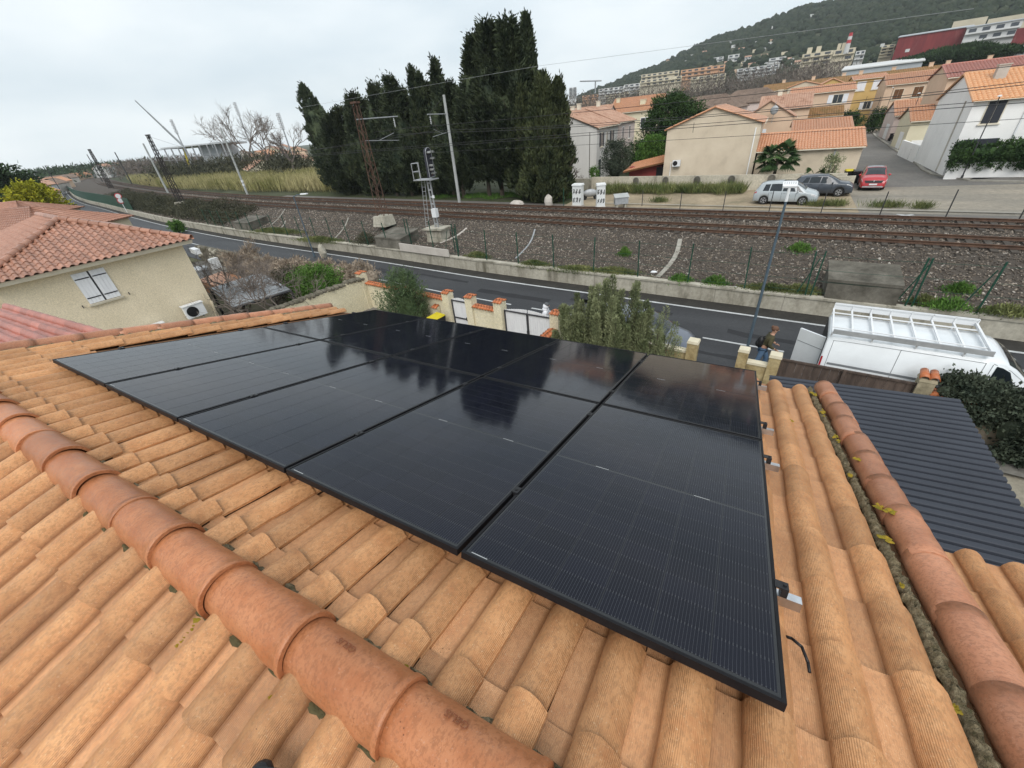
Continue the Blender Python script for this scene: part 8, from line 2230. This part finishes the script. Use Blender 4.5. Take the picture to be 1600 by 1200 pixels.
# ------------------------------------------------------------------ the wooded hill and the town on it
r = np.random.default_rng(88)
ico = MB(); ico.ball((0, 0, 0), 1, 7, 5); icoV = np.array(ico.v); icoF = np.array([f if len(f) == 4 else (*f, f[-1]) for f in ico.f])
def crowns(name, label, P, S, mt, flat=.75, cat='woodland', seed=0, rough=.18):
 r = np.random.default_rng(seed); n = len(P); k = len(icoV)
 V = icoV[None] * (1 + r.normal(0, rough, (n, k, 1))) * S[:, None, None] * np.array([1, 1, flat]) + P[:, None]
 F = icoF[None] + (np.arange(n) * k)[:, None, None]
 o = np_mesh(name, V.reshape(-1, 3), F.reshape(-1, 4), mt);
 return tag(o, label, cat, kind='stuff')
def forest_mat():
 m, nt, b = new_mat('hill_forest'); tc = nt.nodes.new('ShaderNodeTexCoord')
 v = noise(nt, tc.outputs['Object'], .085, 4, .7); f = noise(nt, tc.outputs['Object'], .9, 3, .7)
 c = ramp(nt, v, [(0.32, (0.020, 0.030, 0.021)), (0.52, (0.035, 0.047, 0.029)), (0.72, (0.060, 0.068, 0.042))])
 c = mixc(nt, .8, c, ramp(nt, f, [(0.3, .55), (0.7, 1.3)]), 'MULTIPLY')
 nt.links.new(c, b.inputs['Base Color']); b.inputs['Roughness'].default_value = .9; b.inputs['Specular IOR Level'].default_value = .1
 return m
M['forest'] = forest_mat()
SITES = []
def hill_r(px, py):
 for q_ in np.arange(240, 850, 5.0):
  p_ = GR(px, py, q_)
  if float(hill_h(p_.x, p_.y)) > p_.z: return q_
 return None
n = 11000; az = R(-26) + R(66) * r.random(n); rr = 330 + (860 - 330) * r.random(n) ** .75
el_lo = np.interp(np.degrees(az), [-26, -16, -10, -4, 4, 9, 14, 40], [.6, 1.9, 3.1, 3.5, 3.0, 3.3, 3.3, 2.2])
x, y = rr * np.sin(az), rr * np.cos(az); z = hill_h(x, y); el = np.degrees(np.arctan2(z - HC, rr)); keep = (el > el_lo - .2) | ((r.random(n) < .30) & (rr > 380))
P = np.stack([x, y, z + 1.2], 1)[keep]; S = (2.4 + 2.6 * r.random(n) ** 2)[keep]
FOREST = (P, S)
M['bare_wood'] = leaf_mat('bare_wood', (0.10, 0.08, 0.065), (0.21, 0.175, 0.15), .1)
def treeline(name, label, pts, n, rad, hgt, mt, seed, L=1.0, W=.16):
 """a far-off wood that reads as one mass: twigs and sprays along a line of pixels at given distances"""
 r = np.random.default_rng(seed); C = []; D = []
 for i in range(n):
  u = r.random() * (len(pts) - 1); k = int(u); f = u - k
  px = pts[k][0] * (1 - f) + pts[k + 1][0] * f; py = pts[k][1] * (1 - f) + pts[k + 1][1] * f; d = (pts[k][2] * (1 - f) + pts[k + 1][2] * f) * (1 + .05 * r.normal())
  q = GR(px, py, d); lump = .55 + .45 * abs(math.sin(u * 19) * math.sin(u * 7.3 + 1)) ; gz = float(hill_h(q.x, q.y)) if q.y > 40 else 0
  C.append((q.x + r.normal(0, rad), q.y + r.normal(0, rad), gz + hgt * lump * r.random() ** .7)); D.append((r.normal(0, .6), r.normal(0, .6), .8))
 V, F = leaf_arrays(np.array(C), np.array(D), L * (.5 + r.random(n)), W, r)
 return tag(np_mesh(name, V, F, mt), label, 'woodland', kind='stuff')
treeline('bare_woods', 'brown leafless woods along the foot of the hill behind the houses', [(890, 172, 270), (960, 158, 275), (1040, 148, 280), (1120, 138, 280), (1200, 125, 280), (1300, 112, 280)], 32000, 6, 16.5, M['bare_wood'], 21, 1.6, .22)
treeline('bare_woods', 'taller brown leafless trees left of the chimney', [(1255, 105, 230), (1300, 100, 235)], 7000, 5, 15, M['bare_wood'], 22, 1.6, .22)
treeline('scrub', 'olive brown scrub beyond the railway bend on the left', [(195, 262, 330), (230, 258, 330), (280, 254, 320), (340, 250, 300)], 11000, 5, 8.5, M['bare_wood'], 23, 1.6, .28)
treeline('scrub', 'dark green scrub behind the reeds', [(245, 262, 205), (320, 256, 185), (400, 252, 160), (475, 262, 122)], 11000, 3, 6.6, M['bramble'], 24, 1.3, .25)
treeline('far_trees', 'line of far dark trees on the left horizon', [(30, 284, 420), (90, 272, 480), (150, 262, 520), (210, 256, 420)], 9000, 14, 9, M['pine'], 25, 2.4, .8)
treeline('far_trees', 'dark trees among the houses right of the cypresses', [(880, 172, 200), (950, 160, 220)], 6000, 8, 8, M['pine'], 26, 1.4, .5)

M['h_white'] = mat('far_white', (0.60, 0.60, 0.59), (0.52, 0.52, 0.51), .2, .9); M['h_cream'] = mat('far_cream', (0.58, 0.52, 0.40), (0.50, 0.45, 0.34), .2, .9); M['h_orange'] = mat('far_orange', (0.56, 0.35, 0.22), (0.50, 0.30, 0.19), .2, .9)
M['h_red'] = mat('far_red_cladding', (0.24, 0.045, 0.045), (0.17, 0.032, 0.035), .35, .8, c3=(0.28, 0.10, 0.09), stretch=(1, 1, .2)); M['h_band'] = mat('far_window_band', (0.09, 0.10, 0.115), (0.06, 0.068, 0.08), .5, .4); M['h_roof'] = mat('far_grey_roof', (0.42, 0.44, 0.46), (0.36, 0.375, 0.39), .3, .7)
def block(name, label, p0, p1, h_px, rad, wall, floors=3, bands=True, depth=12, roof=None, group=None, ntop=0):
 """a far building: top-left and top-right pixels of its front, height in pixels, distance"""
 hr = hill_r((p0[0] + p1[0]) / 2, (p0[1] + p1[1]) / 2 + h_px) if name == 'villa' else None
 rad = hr or rad
 A, B_ = GR(p0[0], p0[1], rad), GR(p1[0], p1[1], rad)
 SITES.append(((A.x + B_.x) / 2, (A.y + B_.y) / 2, (B_ - A).length / 2))
 base = GR(p0[0], p0[1] + h_px, rad).z; d = Vector((B_.x - A.x, B_.y - A.y, 0)); w = d.length; d.normalize(); n = Vector((-d.y, d.x, 0))
 if n.dot(Vector((A.x, A.y, 0))) < 0: n = -n
 zt_ = (A.z + B_.z) / 2; c = (A + B_) / 2; gz = float(hill_h(c.x, c.y)); zb_ = min(base, gz) - 1.0
 t = thing(name, label, 'building', (c.x, c.y, base), math.atan2(d.y, d.x), group); H = zt_ - base
 b = MB(); b.box((0, depth / 2, (H + zb_ - base) / 2), (w, depth, H - (zb_ - base))); b.build('wall', wall, t, local=True)
 if roof is not None:
  b = MB(); b.hexa([(-w / 2 - .4, -.4, H + .01), (w / 2 + .4, -.4, H + .01), (w / 2 + .4, depth + .4, H + .01), (-w / 2 - .4, depth + .4, H + .01), (-w / 2 - .4, -.4, H + .3), (w / 2 + .4, -.4, H + .3), (w / 2 + .4, depth + .4, H + 1.6), (-w / 2 - .4, depth + .4, H + 1.6)]); b.build('roof', roof, t, local=True)
 if bands:
  fh = H / floors; nb = max(2, int(w / 4.2))
  for f in range(floors):
   for k in range(nb):
    if (f * 7 + k * 3) % 11 == 0: continue
    x0 = -w / 2 + w * (k + .22) / nb; x1 = -w / 2 + w * (k + .78) / nb; z0 = fh * (f + .35); z1 = fh * (f + .8)
    b = MB(); b.box(((x0 + x1) / 2, -.02, (z0 + z1) / 2), (x1 - x0, .12, z1 - z0)); b.build('window', M['h_band'], t, local=True)
   b = MB(); b.box((0, -.5, fh * f + .12 * fh), (w * .98, 1.0, .25)); b.build('balcony', wall, t, local=True)
 for k in range(ntop):
  b = MB(); b.box((-w * .3 + w * .6 * k / max(1, ntop), depth * .5, H + 1.4), (w * .16, depth * .4, 2.8)); b.build('roof_block', wall, t, local=True)
 return t
TB_ = 'apartment blocks and villas on the hill'
block('apartment_block', 'long orange apartment block low on the hill', (1064, 112), (1134, 98), 15, 430, M['h_orange'], 3, group=TB_)
block('apartment_block', 'white apartment block with dark window bands right of the orange block', (1152, 109), (1219, 98), 14, 420, M['h_white'], 3, group=TB_)
block('apartment_block', 'pale terraced apartment block left of the orange block', (1002, 120), (1062, 106), 12, 450, M['h_cream'], 3, group=TB_)
block('apartment_block', 'lower cream row in front of the pale terraced block', (1000, 128), (1066, 116), 8, 400, M['h_cream'], 2, group=TB_)
block('apartment_block', 'cream villa row under the orange block', (1080, 122), (1135, 113), 9, 400, M['h_cream'], 2, group=TB_)
block('villa', 'white flat roofed villa above the orange block', (1113, 90.5), (1131, 88), 8, 470, M['h_white'], 2, group=TB_)
block('villa', 'white stacked villa right of the flat roofed one', (1138, 87), (1156, 83), 11, 470, M['h_white'], 2, group=TB_)
block('villa', 'white villa with terraces above the white apartment block', (1202, 92), (1229, 87), 9, 440, M['h_white'], 2, group=TB_)
block('villa', 'pale villa between the two rows of blocks', (1158, 97), (1174, 94), 7, 450, M['h_cream'], 2, group=TB_)
block('villa', 'cream villa with a low roof among the trees high on the hill', (1176, 78), (1190, 75), 5, 520, M['h_cream'], 1, group=TB_)
for i, (px, py, w, lb) in enumerate([(1136, 66, 7, 'tiny white villa high up left among the trees'), (1143, 71, 6, 'tiny white villa just below the highest left one'), (1180, 65, 5, 'tiny pale villa in the middle of the wooded slope'), (1200, 67, 11, 'tiny white house row slanting through the wood'), (1188, 76, 9, 'tiny pale house cluster above the villas'), (1233, 68, 6, 'tiny white villa in the wood left of the chimney'), (1240, 48, 6, 'tiny white villa high above the chimney'), (1265, 23, 7, 'topmost tiny white villa left of the skyline bend'), (1283, 20, 8, 'topmost tiny white villa right of the skyline bend'), (1260, 45, 6, 'tiny pale villa high in the wood'), (1206, 41, 6, 'tiny pale villa below the left skyline'), (1070, 95, 6, 'tiny white villa at the left edge of the forest'), (1283, 45, 5, 'tiny white villa in the high forest'), (1150, 76, 5, 'tiny white house left of the stacked villa')]):
 block('villa', lb, (px, py), (px + w, py - w * .25), 4.5, 560, M['h_white'], 1, True, 7, group=TB_)
block('hospital_wing', 'cream building with a round corner beside the bare trees', (1254, 86), (1303, 77), 20, 330, M['h_cream'], 3, ntop=2)
block('hospital_wing', 'cream stepped building at the foot of the red and white chimney', (1303, 78), (1338, 74), 20, 330, M['h_cream'], 2, ntop=3)
block('hospital_wing', 'small white block right of the chimney building', (1338, 80), (1353, 78), 14, 330, M['h_white'], 2)
block('apartment_block', 'cream apartment block with balconies left of the red building', (1378, 72), (1400, 68), 18, 330, M['h_cream'], 4, group=TB_)
t = block('red_building', 'long dark red clad building above the umbrella pines', (1405, 58), (1521, 42), 32, 320, M['h_red'], 1, False, 16, M['h_roof'])
for u, v in ((.78, .55), (.98, .45), (.33, .2), (.1, .5)):
 b = MB(); w = t.children[0].dimensions.x if False else 46
 b.box((-w * .5 + w * u, -.05, 12 * v), (1.6, .2, 1.2)); b.build('window', M['h_white'], t, local=True)
block('hospital', 'long white hospital building right of the red one', (1512, 43), (1600, 31), 24, 315, M['h_white'], 2, True, 20, M['h_roof'])
block('hospital', 'beige upper wing of the hospital', (1490, 35), (1545, 24), 10, 345, M['h_cream'], 1, False, 14)
block('hospital', 'beige upper wing of the hospital at the right edge', (1545, 30), (1620, 18), 10, 345, M['h_cream'], 1, False, 14)
block('hospital', 'short dark red wing at the right edge', (1590, 44), (1625, 40), 14, 300, M['h_red'], 1, False, 10)
block('warehouse', 'pale grey glass roofed shed behind the mossy terrace', (1318, 107), (1441, 100), 9, 200, M['h_roof'], 1, False, 14, M['h_white'])
block('warehouse', 'grey roofed shed at the right edge behind the mossy terrace', (1560, 85), (1625, 72), 14, 210, M['h_roof'], 1, False, 16, M['h_roof'])
block('tower_block', 'far pale tower block on the horizon right of the cypresses', (889, 137), (901, 136), 17, 700, M['h_white'], 8, group='far town blocks');
for i, (p0, p1, h_, m) in enumerate([((935, 140), (975, 134), 9, 'h_white'), ((938, 149), (985, 141), 7, 'h_cream'), ((975, 134), (1000, 128), 9, 'h_white'), ((910, 150), (935, 147), 7, 'h_orange'), ((985, 140), (1003, 137), 8, 'h_cream')]):
 block('far_block', ['white far block under the hill end', 'cream far row under the white block', 'white far block against the forest edge', 'pinkish far houses left of the white block', 'cream far block by the bare woods'][i], p0, p1, h_, 480, M[m], 2, True, 12, group='far town blocks')
P, S = FOREST; ok = np.ones(len(P), bool)
for (sx_, sy_, sr_) in SITES:
 k_ = 1 - 26 / math.hypot(sx_, sy_)
 for f_ in (1, k_, 2 * k_ - 1): ok &= np.hypot(P[:, 0] - sx_ * f_, P[:, 1] - sy_ * f_) > sr_ * .8 + 5
crowns('hill_forest', 'dense dark pine and oak forest covering the hill', P[ok], S[ok], M['forest'], .85, 'forest', 1)
for i, (px, py, w, m) in enumerate([(1000, 136, 16, 'h_white'), (1022, 131, 14, 'h_cream'), (1046, 127, 16, 'h_white'), (1150, 116, 14, 'h_cream'), (1172, 112, 18, 'h_white'), (1196, 108, 14, 'h_cream'), (1222, 101, 16, 'h_white'), (1242, 98, 10, 'h_cream'), (1088, 119, 12, 'h_orange'), (1105, 108, 10, 'h_white'), (1190, 86, 9, 'h_cream'), (1164, 90, 10, 'h_white'), (1232, 92, 9, 'h_white'), (960, 142, 12, 'h_cream')]):
 block('villa', '%s low house in the strip at the hill foot, number %s from its left end' % ({'h_white': 'white', 'h_cream': 'cream', 'h_orange': 'orange'}[m], 'one two three four five six seven eight nine ten eleven twelve thirteen fourteen'.split()[i]), (px, py), (px + w, py - w * .22), 7, 400, M[m], 2, True, 9, M['tile_pale'] if i % 2 else None, TB_)
o_ = 'first second third fourth fifth sixth seventh eighth ninth'.split()
for rw_ in range(3):
 for i in range(9):
  px = 1000 + 27 * i + 9 * rw_ + r.normal(0, 4); py = (113, 121, 104)[rw_] + (6, 12, -4)[rw_] - .17 * (px - 1000) + r.normal(0, 2)
  m = ('h_white', 'h_cream', 'w_peach')[(i * 2 + rw_) % 3]; k = (i + rw_) % 2
  if hill_r(px + 4, py + 4) is None: continue
  block('villa', 'small %s villa, %s roof, %s from left in the %s scatter on the hill' % ({'h_white': 'white', 'h_cream': 'cream', 'w_peach': 'peach'}[m], ('flat', 'tiled')[k], o_[i], ('middle', 'lower', 'upper')[rw_]), (px, py), (px + 7 + 4 * r.random(), py - 2), 5, 420, M[m], 1, True, 8, M['tile_pale'] if k else None, TB_)
# red and white chimney
A = GR(1321, 84, 330); B_ = GR(1331, 51, 330); t = thing('chimney_stack', 'tall red and white banded chimney below the forest', 'chimney', (A.x, A.y, A.z))
H = B_.z - A.z
for k in range(6):
 b = MB(); b.tube((0, 0, H * k / 6), (0, 0, H * (k + 1) / 6 + .001), 1.25 - .08 * k, 1.17 - .08 * k, 12); b.build('band', M['h_white'] if k in (0, 1, 2, 4) else M['sign_red'], t, local=True)
# umbrella pines
for i, (px, py, rr_, ln) in enumerate([(1432, 96, 215, 1), (1460, 92, 212, 1), (1490, 88, 210, 1), (1520, 84, 208, 1), (1548, 82, 206, 1), (1475, 84, 222, 1), (1510, 78, 222, 1)]):
 c = GR(px, py, rr_); gz = float(hill_h(c.x, c.y)); r2 = np.random.default_rng(900 + i); nc = 320
 th_ = r2.random(nc) * 6.28; u = r2.random(nc) ** .5; rx = 6.2
 cc = np.stack([np.cos(th_) * rx * u, np.sin(th_) * rx * u, 2.2 * np.sqrt(1 - .85 * u ** 2) * (.4 + .6 * r2.random(nc))], 1); C = np.repeat(cc, 22, 0) + r2.normal(0, .55, (nc * 22, 3)) * np.array([1, 1, .55]); D = np.repeat(cc * np.array([.12, .12, .2]), 22, 0) + np.array([0, 0, .6]) + r2.normal(0, .5, (nc * 22, 3))
 V, F = leaf_arrays(C, D, .9, .3, r2); zc = c.z - gz - 1.2
 cv, cf = blob_core((0, 0, .5), rx * .85, rx * .85, 1.7, r2); V = np.vstack([V, cv]); F = np.vstack([F, np.array([f if len(f) == 4 else (*f, f[-1]) for f in cf]) + len(V) - len(cv)])
 tree('umbrella_pine', 'broad green umbrella pine below the red building, ' + ['leftmost of the front five', 'second of the front five', 'middle one of the front five', 'fourth of the front five', 'rightmost of the front five', 'left one of the rear pair', 'right one of the rear pair'][i], (c.x, c.y, gz), zc + 1.5, .35, zc, (V, F), M['pine'], 'tree', 'umbrella pines below the red building', (0, 0), 6, None, 900 + i)
# rows of far parked cars above the terrace
cm = MB(); cm.hexa([(-2.1, -.85, .2), (2.1, -.85, .2), (2.1, .85, .2), (-2.1, .85, .2), (-2.1, -.85, .85), (2.1, -.85, .8), (2.1, .85, .8), (-2.1, .85, .85)]); cm.hexa([(-1.6, -.8, .85), (1.2, -.8, .83), (1.2, .8, .83), (-1.6, .8, .85), (-1.2, -.65, 1.45), (.5, -.65, 1.45), (.5, .65, 1.45), (-1.2, .65, 1.45)])
for m_ in (P_WHITE, P_GREY, P_SILVER): pass
fm = [cm.mesh('far_car', m_) for m_ in (P_WHITE, P_GREY, P_SILVER)]
for i in range(16):
 px = 1322 + 6.2 * i; q = GR(px, 97 - .14 * (px - 1322), 245); gz = float(hill_h(q.x, q.y)); o = share('parked_car', fm[i % 3], None, (q.x, q.y, gz + .05), (0, 0, 1.2 + .1 * (i % 4)))
 tag(o, '%s far car on the hospital lot, %s from the left' % (['white', 'dark', 'silver'][i % 3], ['first', 'second', 'third', 'fourth', 'fifth', 'sixth', 'seventh', 'eighth', 'ninth', 'tenth', 'eleventh', 'twelfth', 'thirteenth', 'fourteenth', 'fifteenth', 'sixteenth'][i]), 'car', 'far cars on the hospital lot', 'thing')
# far construction crane right of the cypresses
def crane_far():
 A, B_ = GR(930, 146, 600), GR(929, 126, 600); t = thing('tower_crane', 'tiny pale tower crane on the horizon under the hill end', 'crane', A); H = (B_.z - A.z)
 b = MB(); b.tube((0, 0, 0), (0, 0, H), .9, .9, 4); b.build('mast', M['galv'], t, local=True)
 C = GR(906, 127, 600); D = GR(940, 126, 600); b = MB(); b.tube(C - A, D - A, .7, .7, 4); b.build('jib', M['galv'], t, local=True)
crane_far()

# the left distance: mobile crane, floodlights, roofs, canopy
def lattice_boom(b, p, q, w, r_=.12, n=18):
 p, q = Vector(p), Vector(q); d = (q - p).normalized(); u = d.orthogonal().normalized(); v = d.cross(u); c = [(u + v), (u - v), (-u - v), (-u + v)]
 for k in c: b.tube(p + k * w / 2, q + k * w / 2, r_, r_, 4)
 for i in range(n):
  a = p.lerp(q, i / n); e = p.lerp(q, (i + 1) / n)
  for j in range(4): b.tube(a + c[j] * w / 2, e + c[(j + 1) % 4] * w / 2, r_ * .6, r_ * .6, 4)
rc_ = 210; base = GR(288, 243, rc_); base.z = NG
t = thing('mobile_crane', 'yellow mobile crane with a long thin boom raised to the left', 'crane', base)
b = MB(); b.box((0, 0, 1.2), (9, 2.6, 1.4), .5); b.build('chassis', M['yellow'], t, local=True)
for x in (-3.2, -1.2, 1.2, 3.2):
 b = MB(); b.wheel((x * math.cos(.5), x * math.sin(.5), .55), .55, 2.7, 14); b.build('wheel', M['tyre'], t, local=True)
b = MB(); b.box((.6, 0, 3.2), (4.2, 2.6, 2.6), .4); b.build('cab', M['yellow'], t, local=True)
tip = GR(211, 157, rc_) - base; foot = GR(286, 228, rc_) - base
b = MB(); b.tube(foot, foot.lerp(tip, .45), .38, .34, 8); b.tube(foot.lerp(tip, .45), foot.lerp(tip, .75), .28, .26, 8); b.tube(foot.lerp(tip, .75), tip, .2, .18, 8); b.build('boom', M['galv'], t, local=True)
b = MB(); b.tube(Vector((0, 0, 3)), foot, .5, .5, 6); b.build('boom_base', M['yellow'], t, local=True)
for i, (bp, tp, wd_) in enumerate((((291, 243), (267, 187), .5), ((391, 225), (366, 160), .5), ((444, 200), (434, 177), .4))):
 rf = 190 if i < 2 else 150; A = GR(bp[0], bp[1], rf); B_ = GR(tp[0], tp[1], rf); A.z = NG; A.x, A.y = B_.x, B_.y
 t = thing('floodlight_mast', ['floodlight mast beside the mobile crane', 'tall floodlight mast with a lamp rack above the leafless trees', 'short floodlight mast just left of the first cypress'][i], 'floodlight', A); H = B_.z - A.z
 b = MB(); b.tube((0, 0, 0), (0, 0, H), .24, .14, 8); b.build('pole', M['galv'], t, local=True)
 b = MB()
 for row in range(5): b.tube((-.8, 0, H - row * .95), (.8, 0, H - row * .95), .06, .06, 4)
 for s_ in (-.75, .75): b.tube((s_, 0, H), (s_, 0, H - 4.0), .06, .06, 4)
 b.build('lamp_rack', M['galv'], t, local=True)
 for row in range(4):
  b = MB()
  for c in range(4): b.box((-.62 + .41 * c, -.15, H - .45 - row * .95), (.28, .2, .36))
  b.build('lamp_row', M['lens_white'], t, local=True)
M['canopy'] = mat('canopy_white', (0.58, 0.60, 0.61), (0.5, 0.52, 0.53), .3, .6)
A = GR(262, 236, 215); t = thing('grandstand', 'long pale stadium canopy roof behind the reeds', 'grandstand', (A.x, A.y, NG));
Pa, Pb = GR(250, 231, 215), GR(352, 221, 185)
for (z0, z1, m, off_) in ((0, -.6, 'canopy', 0),):
 b = MB(); dv = (Pb - Pa).normalized(); nv = Vector((-dv.y, dv.x, 0)) * 8
 b.hexa([Pa - Vector((0, 0, .4)), Pb - Vector((0, 0, .4)), Pb - Vector((0, 0, .4)) + nv, Pa - Vector((0, 0, .4)) + nv, Pa, Pb, Pb + nv - Vector((0, 0, 1)), Pa + nv - Vector((0, 0, 1))]); b.build('roof', M['canopy'], t)
 for k in range(9):
  p = Pa.lerp(Pb, (k + .5) / 9); b = MB(); b.tube((p.x, p.y, NG), (p.x, p.y, p.z - .4), .25, .25, 6); b.build('column', M['galv'], t)
 Pm, Pn = Pa.lerp(Pb, .40), Pa.lerp(Pb, .74)
 b = MB(); b.hexa([(Pm.x, Pm.y + 4, NG), (Pn.x, Pn.y + 4, NG), (Pn.x, Pn.y + 10, NG), (Pm.x, Pm.y + 10, NG), (Pm.x, Pm.y + 4, Pm.z - .5), (Pn.x, Pn.y + 4, Pn.z - .5), (Pn.x, Pn.y + 10, Pn.z - .5), (Pm.x, Pm.y + 10, Pm.z - .5)]); b.build('back_wall', M['canopy'], t)
# far roofs on the left, between the crane and the cypresses, and along the road
LG = 'far houses on the left horizon'
rs_ = np.random.default_rng(17)
spots = [(396, 246, 190, 0), (412, 238, 210, 1), (428, 232, 230, 0), (446, 240, 200, 2), (462, 232, 230, 1), (380, 238, 230, 3), (405, 255, 150, 0), (470, 246, 160, 0), (440, 222, 270, 2), (418, 222, 280, 3), (160, 258, 420, 2), (140, 266, 460, 2), (120, 272, 430, 1), (178, 252, 460, 2), (96, 280, 380, 3), (66, 284, 260, 3), (50, 288, 240, 2), (80, 283, 300, 1), (34, 285, 180, 2), (24, 296, 150, 1), (110, 276, 500, 3), (195, 250, 520, 2)]
adj = ['red roofed house beyond the reeds, left of the leafless trees', 'red roofed house half hidden by the leafless trees', 'pink roofed house farther back behind the leafless trees', 'pale house with a brown roof left of the first cypress', 'red roofed house just left of the first cypress', 'pale house behind the striped mast', 'orange roof nearest behind the reeds', 'low orange roof beside the first cypress', 'pale far house above the reed roofs', 'far house on the rise above the leafless trees', 'pale house at the far end of the railway bend', 'white house beyond the railway bend', 'peach house at the far end of the road', 'pale house above the railway bend', 'low house left of the road end', 'grey gabled house with a tall front on the far road', 'white house beside the far lamp posts', 'peach house behind the far lamp posts', 'white house right of the dark pine', 'peach house below the dark pine', 'low far house at the road end', 'farthest pale house above the bend']
for i, (px, py, d_, k) in enumerate(spots):
 q = GR(px, py, d_); g = NG if q.y > 40 else 0.0; w = 9 + 5 * rs_.random(); ze = max(3.0, q.z - 1.2 - (g - 0)); zr = ze + 2.0; a = math.atan2(-q.x, q.y)
 House('far_house', adj[i], (q.x, q.y), w, 8, g + min(ze, 6.5), g + min(ze, 6.5) + 1.9, -a * .8 + rs_.normal(0, .2) + PI * 0, [M['h_cream'], M['w_peach'], M['h_white'], M['render_pale']][k], [M['tile_pale'], M['tile_far'], M['tile_pale'], M['tile_brown']][k], zb=g, pitch=.5, course=None, group=LG)
bl_ = GR(12, 309, 70); b = MB(); b.box((bl_.x, bl_.y, 2.2), (5, 3, 4.4), .5); top('white_annex', b, M['white_matt'], 'white annex wall at the left edge below the dark pine', 'annex')
# far cars on the left road
for i, (px, py) in enumerate([(88, 296), (98, 292), (101, 288), (92, 291), (84, 300)]):
 q = G(px, py, 0); o = share('parked_car', fm[i % 3], None, (q.x, q.y, 0.02), (0, 0, 2.8)); tag(o, 'far car on the road at the left bend, ' + ['first white one', 'dark one', 'silver one', 'second white one', 'second dark one'][i], 'car', 'far cars on the left road', 'thing')

# ------------------------------------------------------------------ the air
hz = MB(); hz.box((0, 0, 80), (2600, 2600, 170));
mh = bpy.data.materials.new('air'); mh.use_nodes = True; nt = mh.node_tree; nt.nodes.clear(); ou = nt.nodes.new('ShaderNodeOutputMaterial'); pv = nt.nodes.new('ShaderNodeVolumePrincipled')
pv.inputs['Color'].default_value = (.86, .91, .95, 1); pv.inputs['Density'].default_value = 0.00018; pv.inputs['Anisotropy'].default_value = 0.0
nt.links.new(pv.outputs[0], ou.inputs['Volume'])
ho = hz.build('haze', mh); ho['kind'] = 'stuff'; ho['label'] = 'thin damp haze over the whole town'; ho['category'] = 'haze'
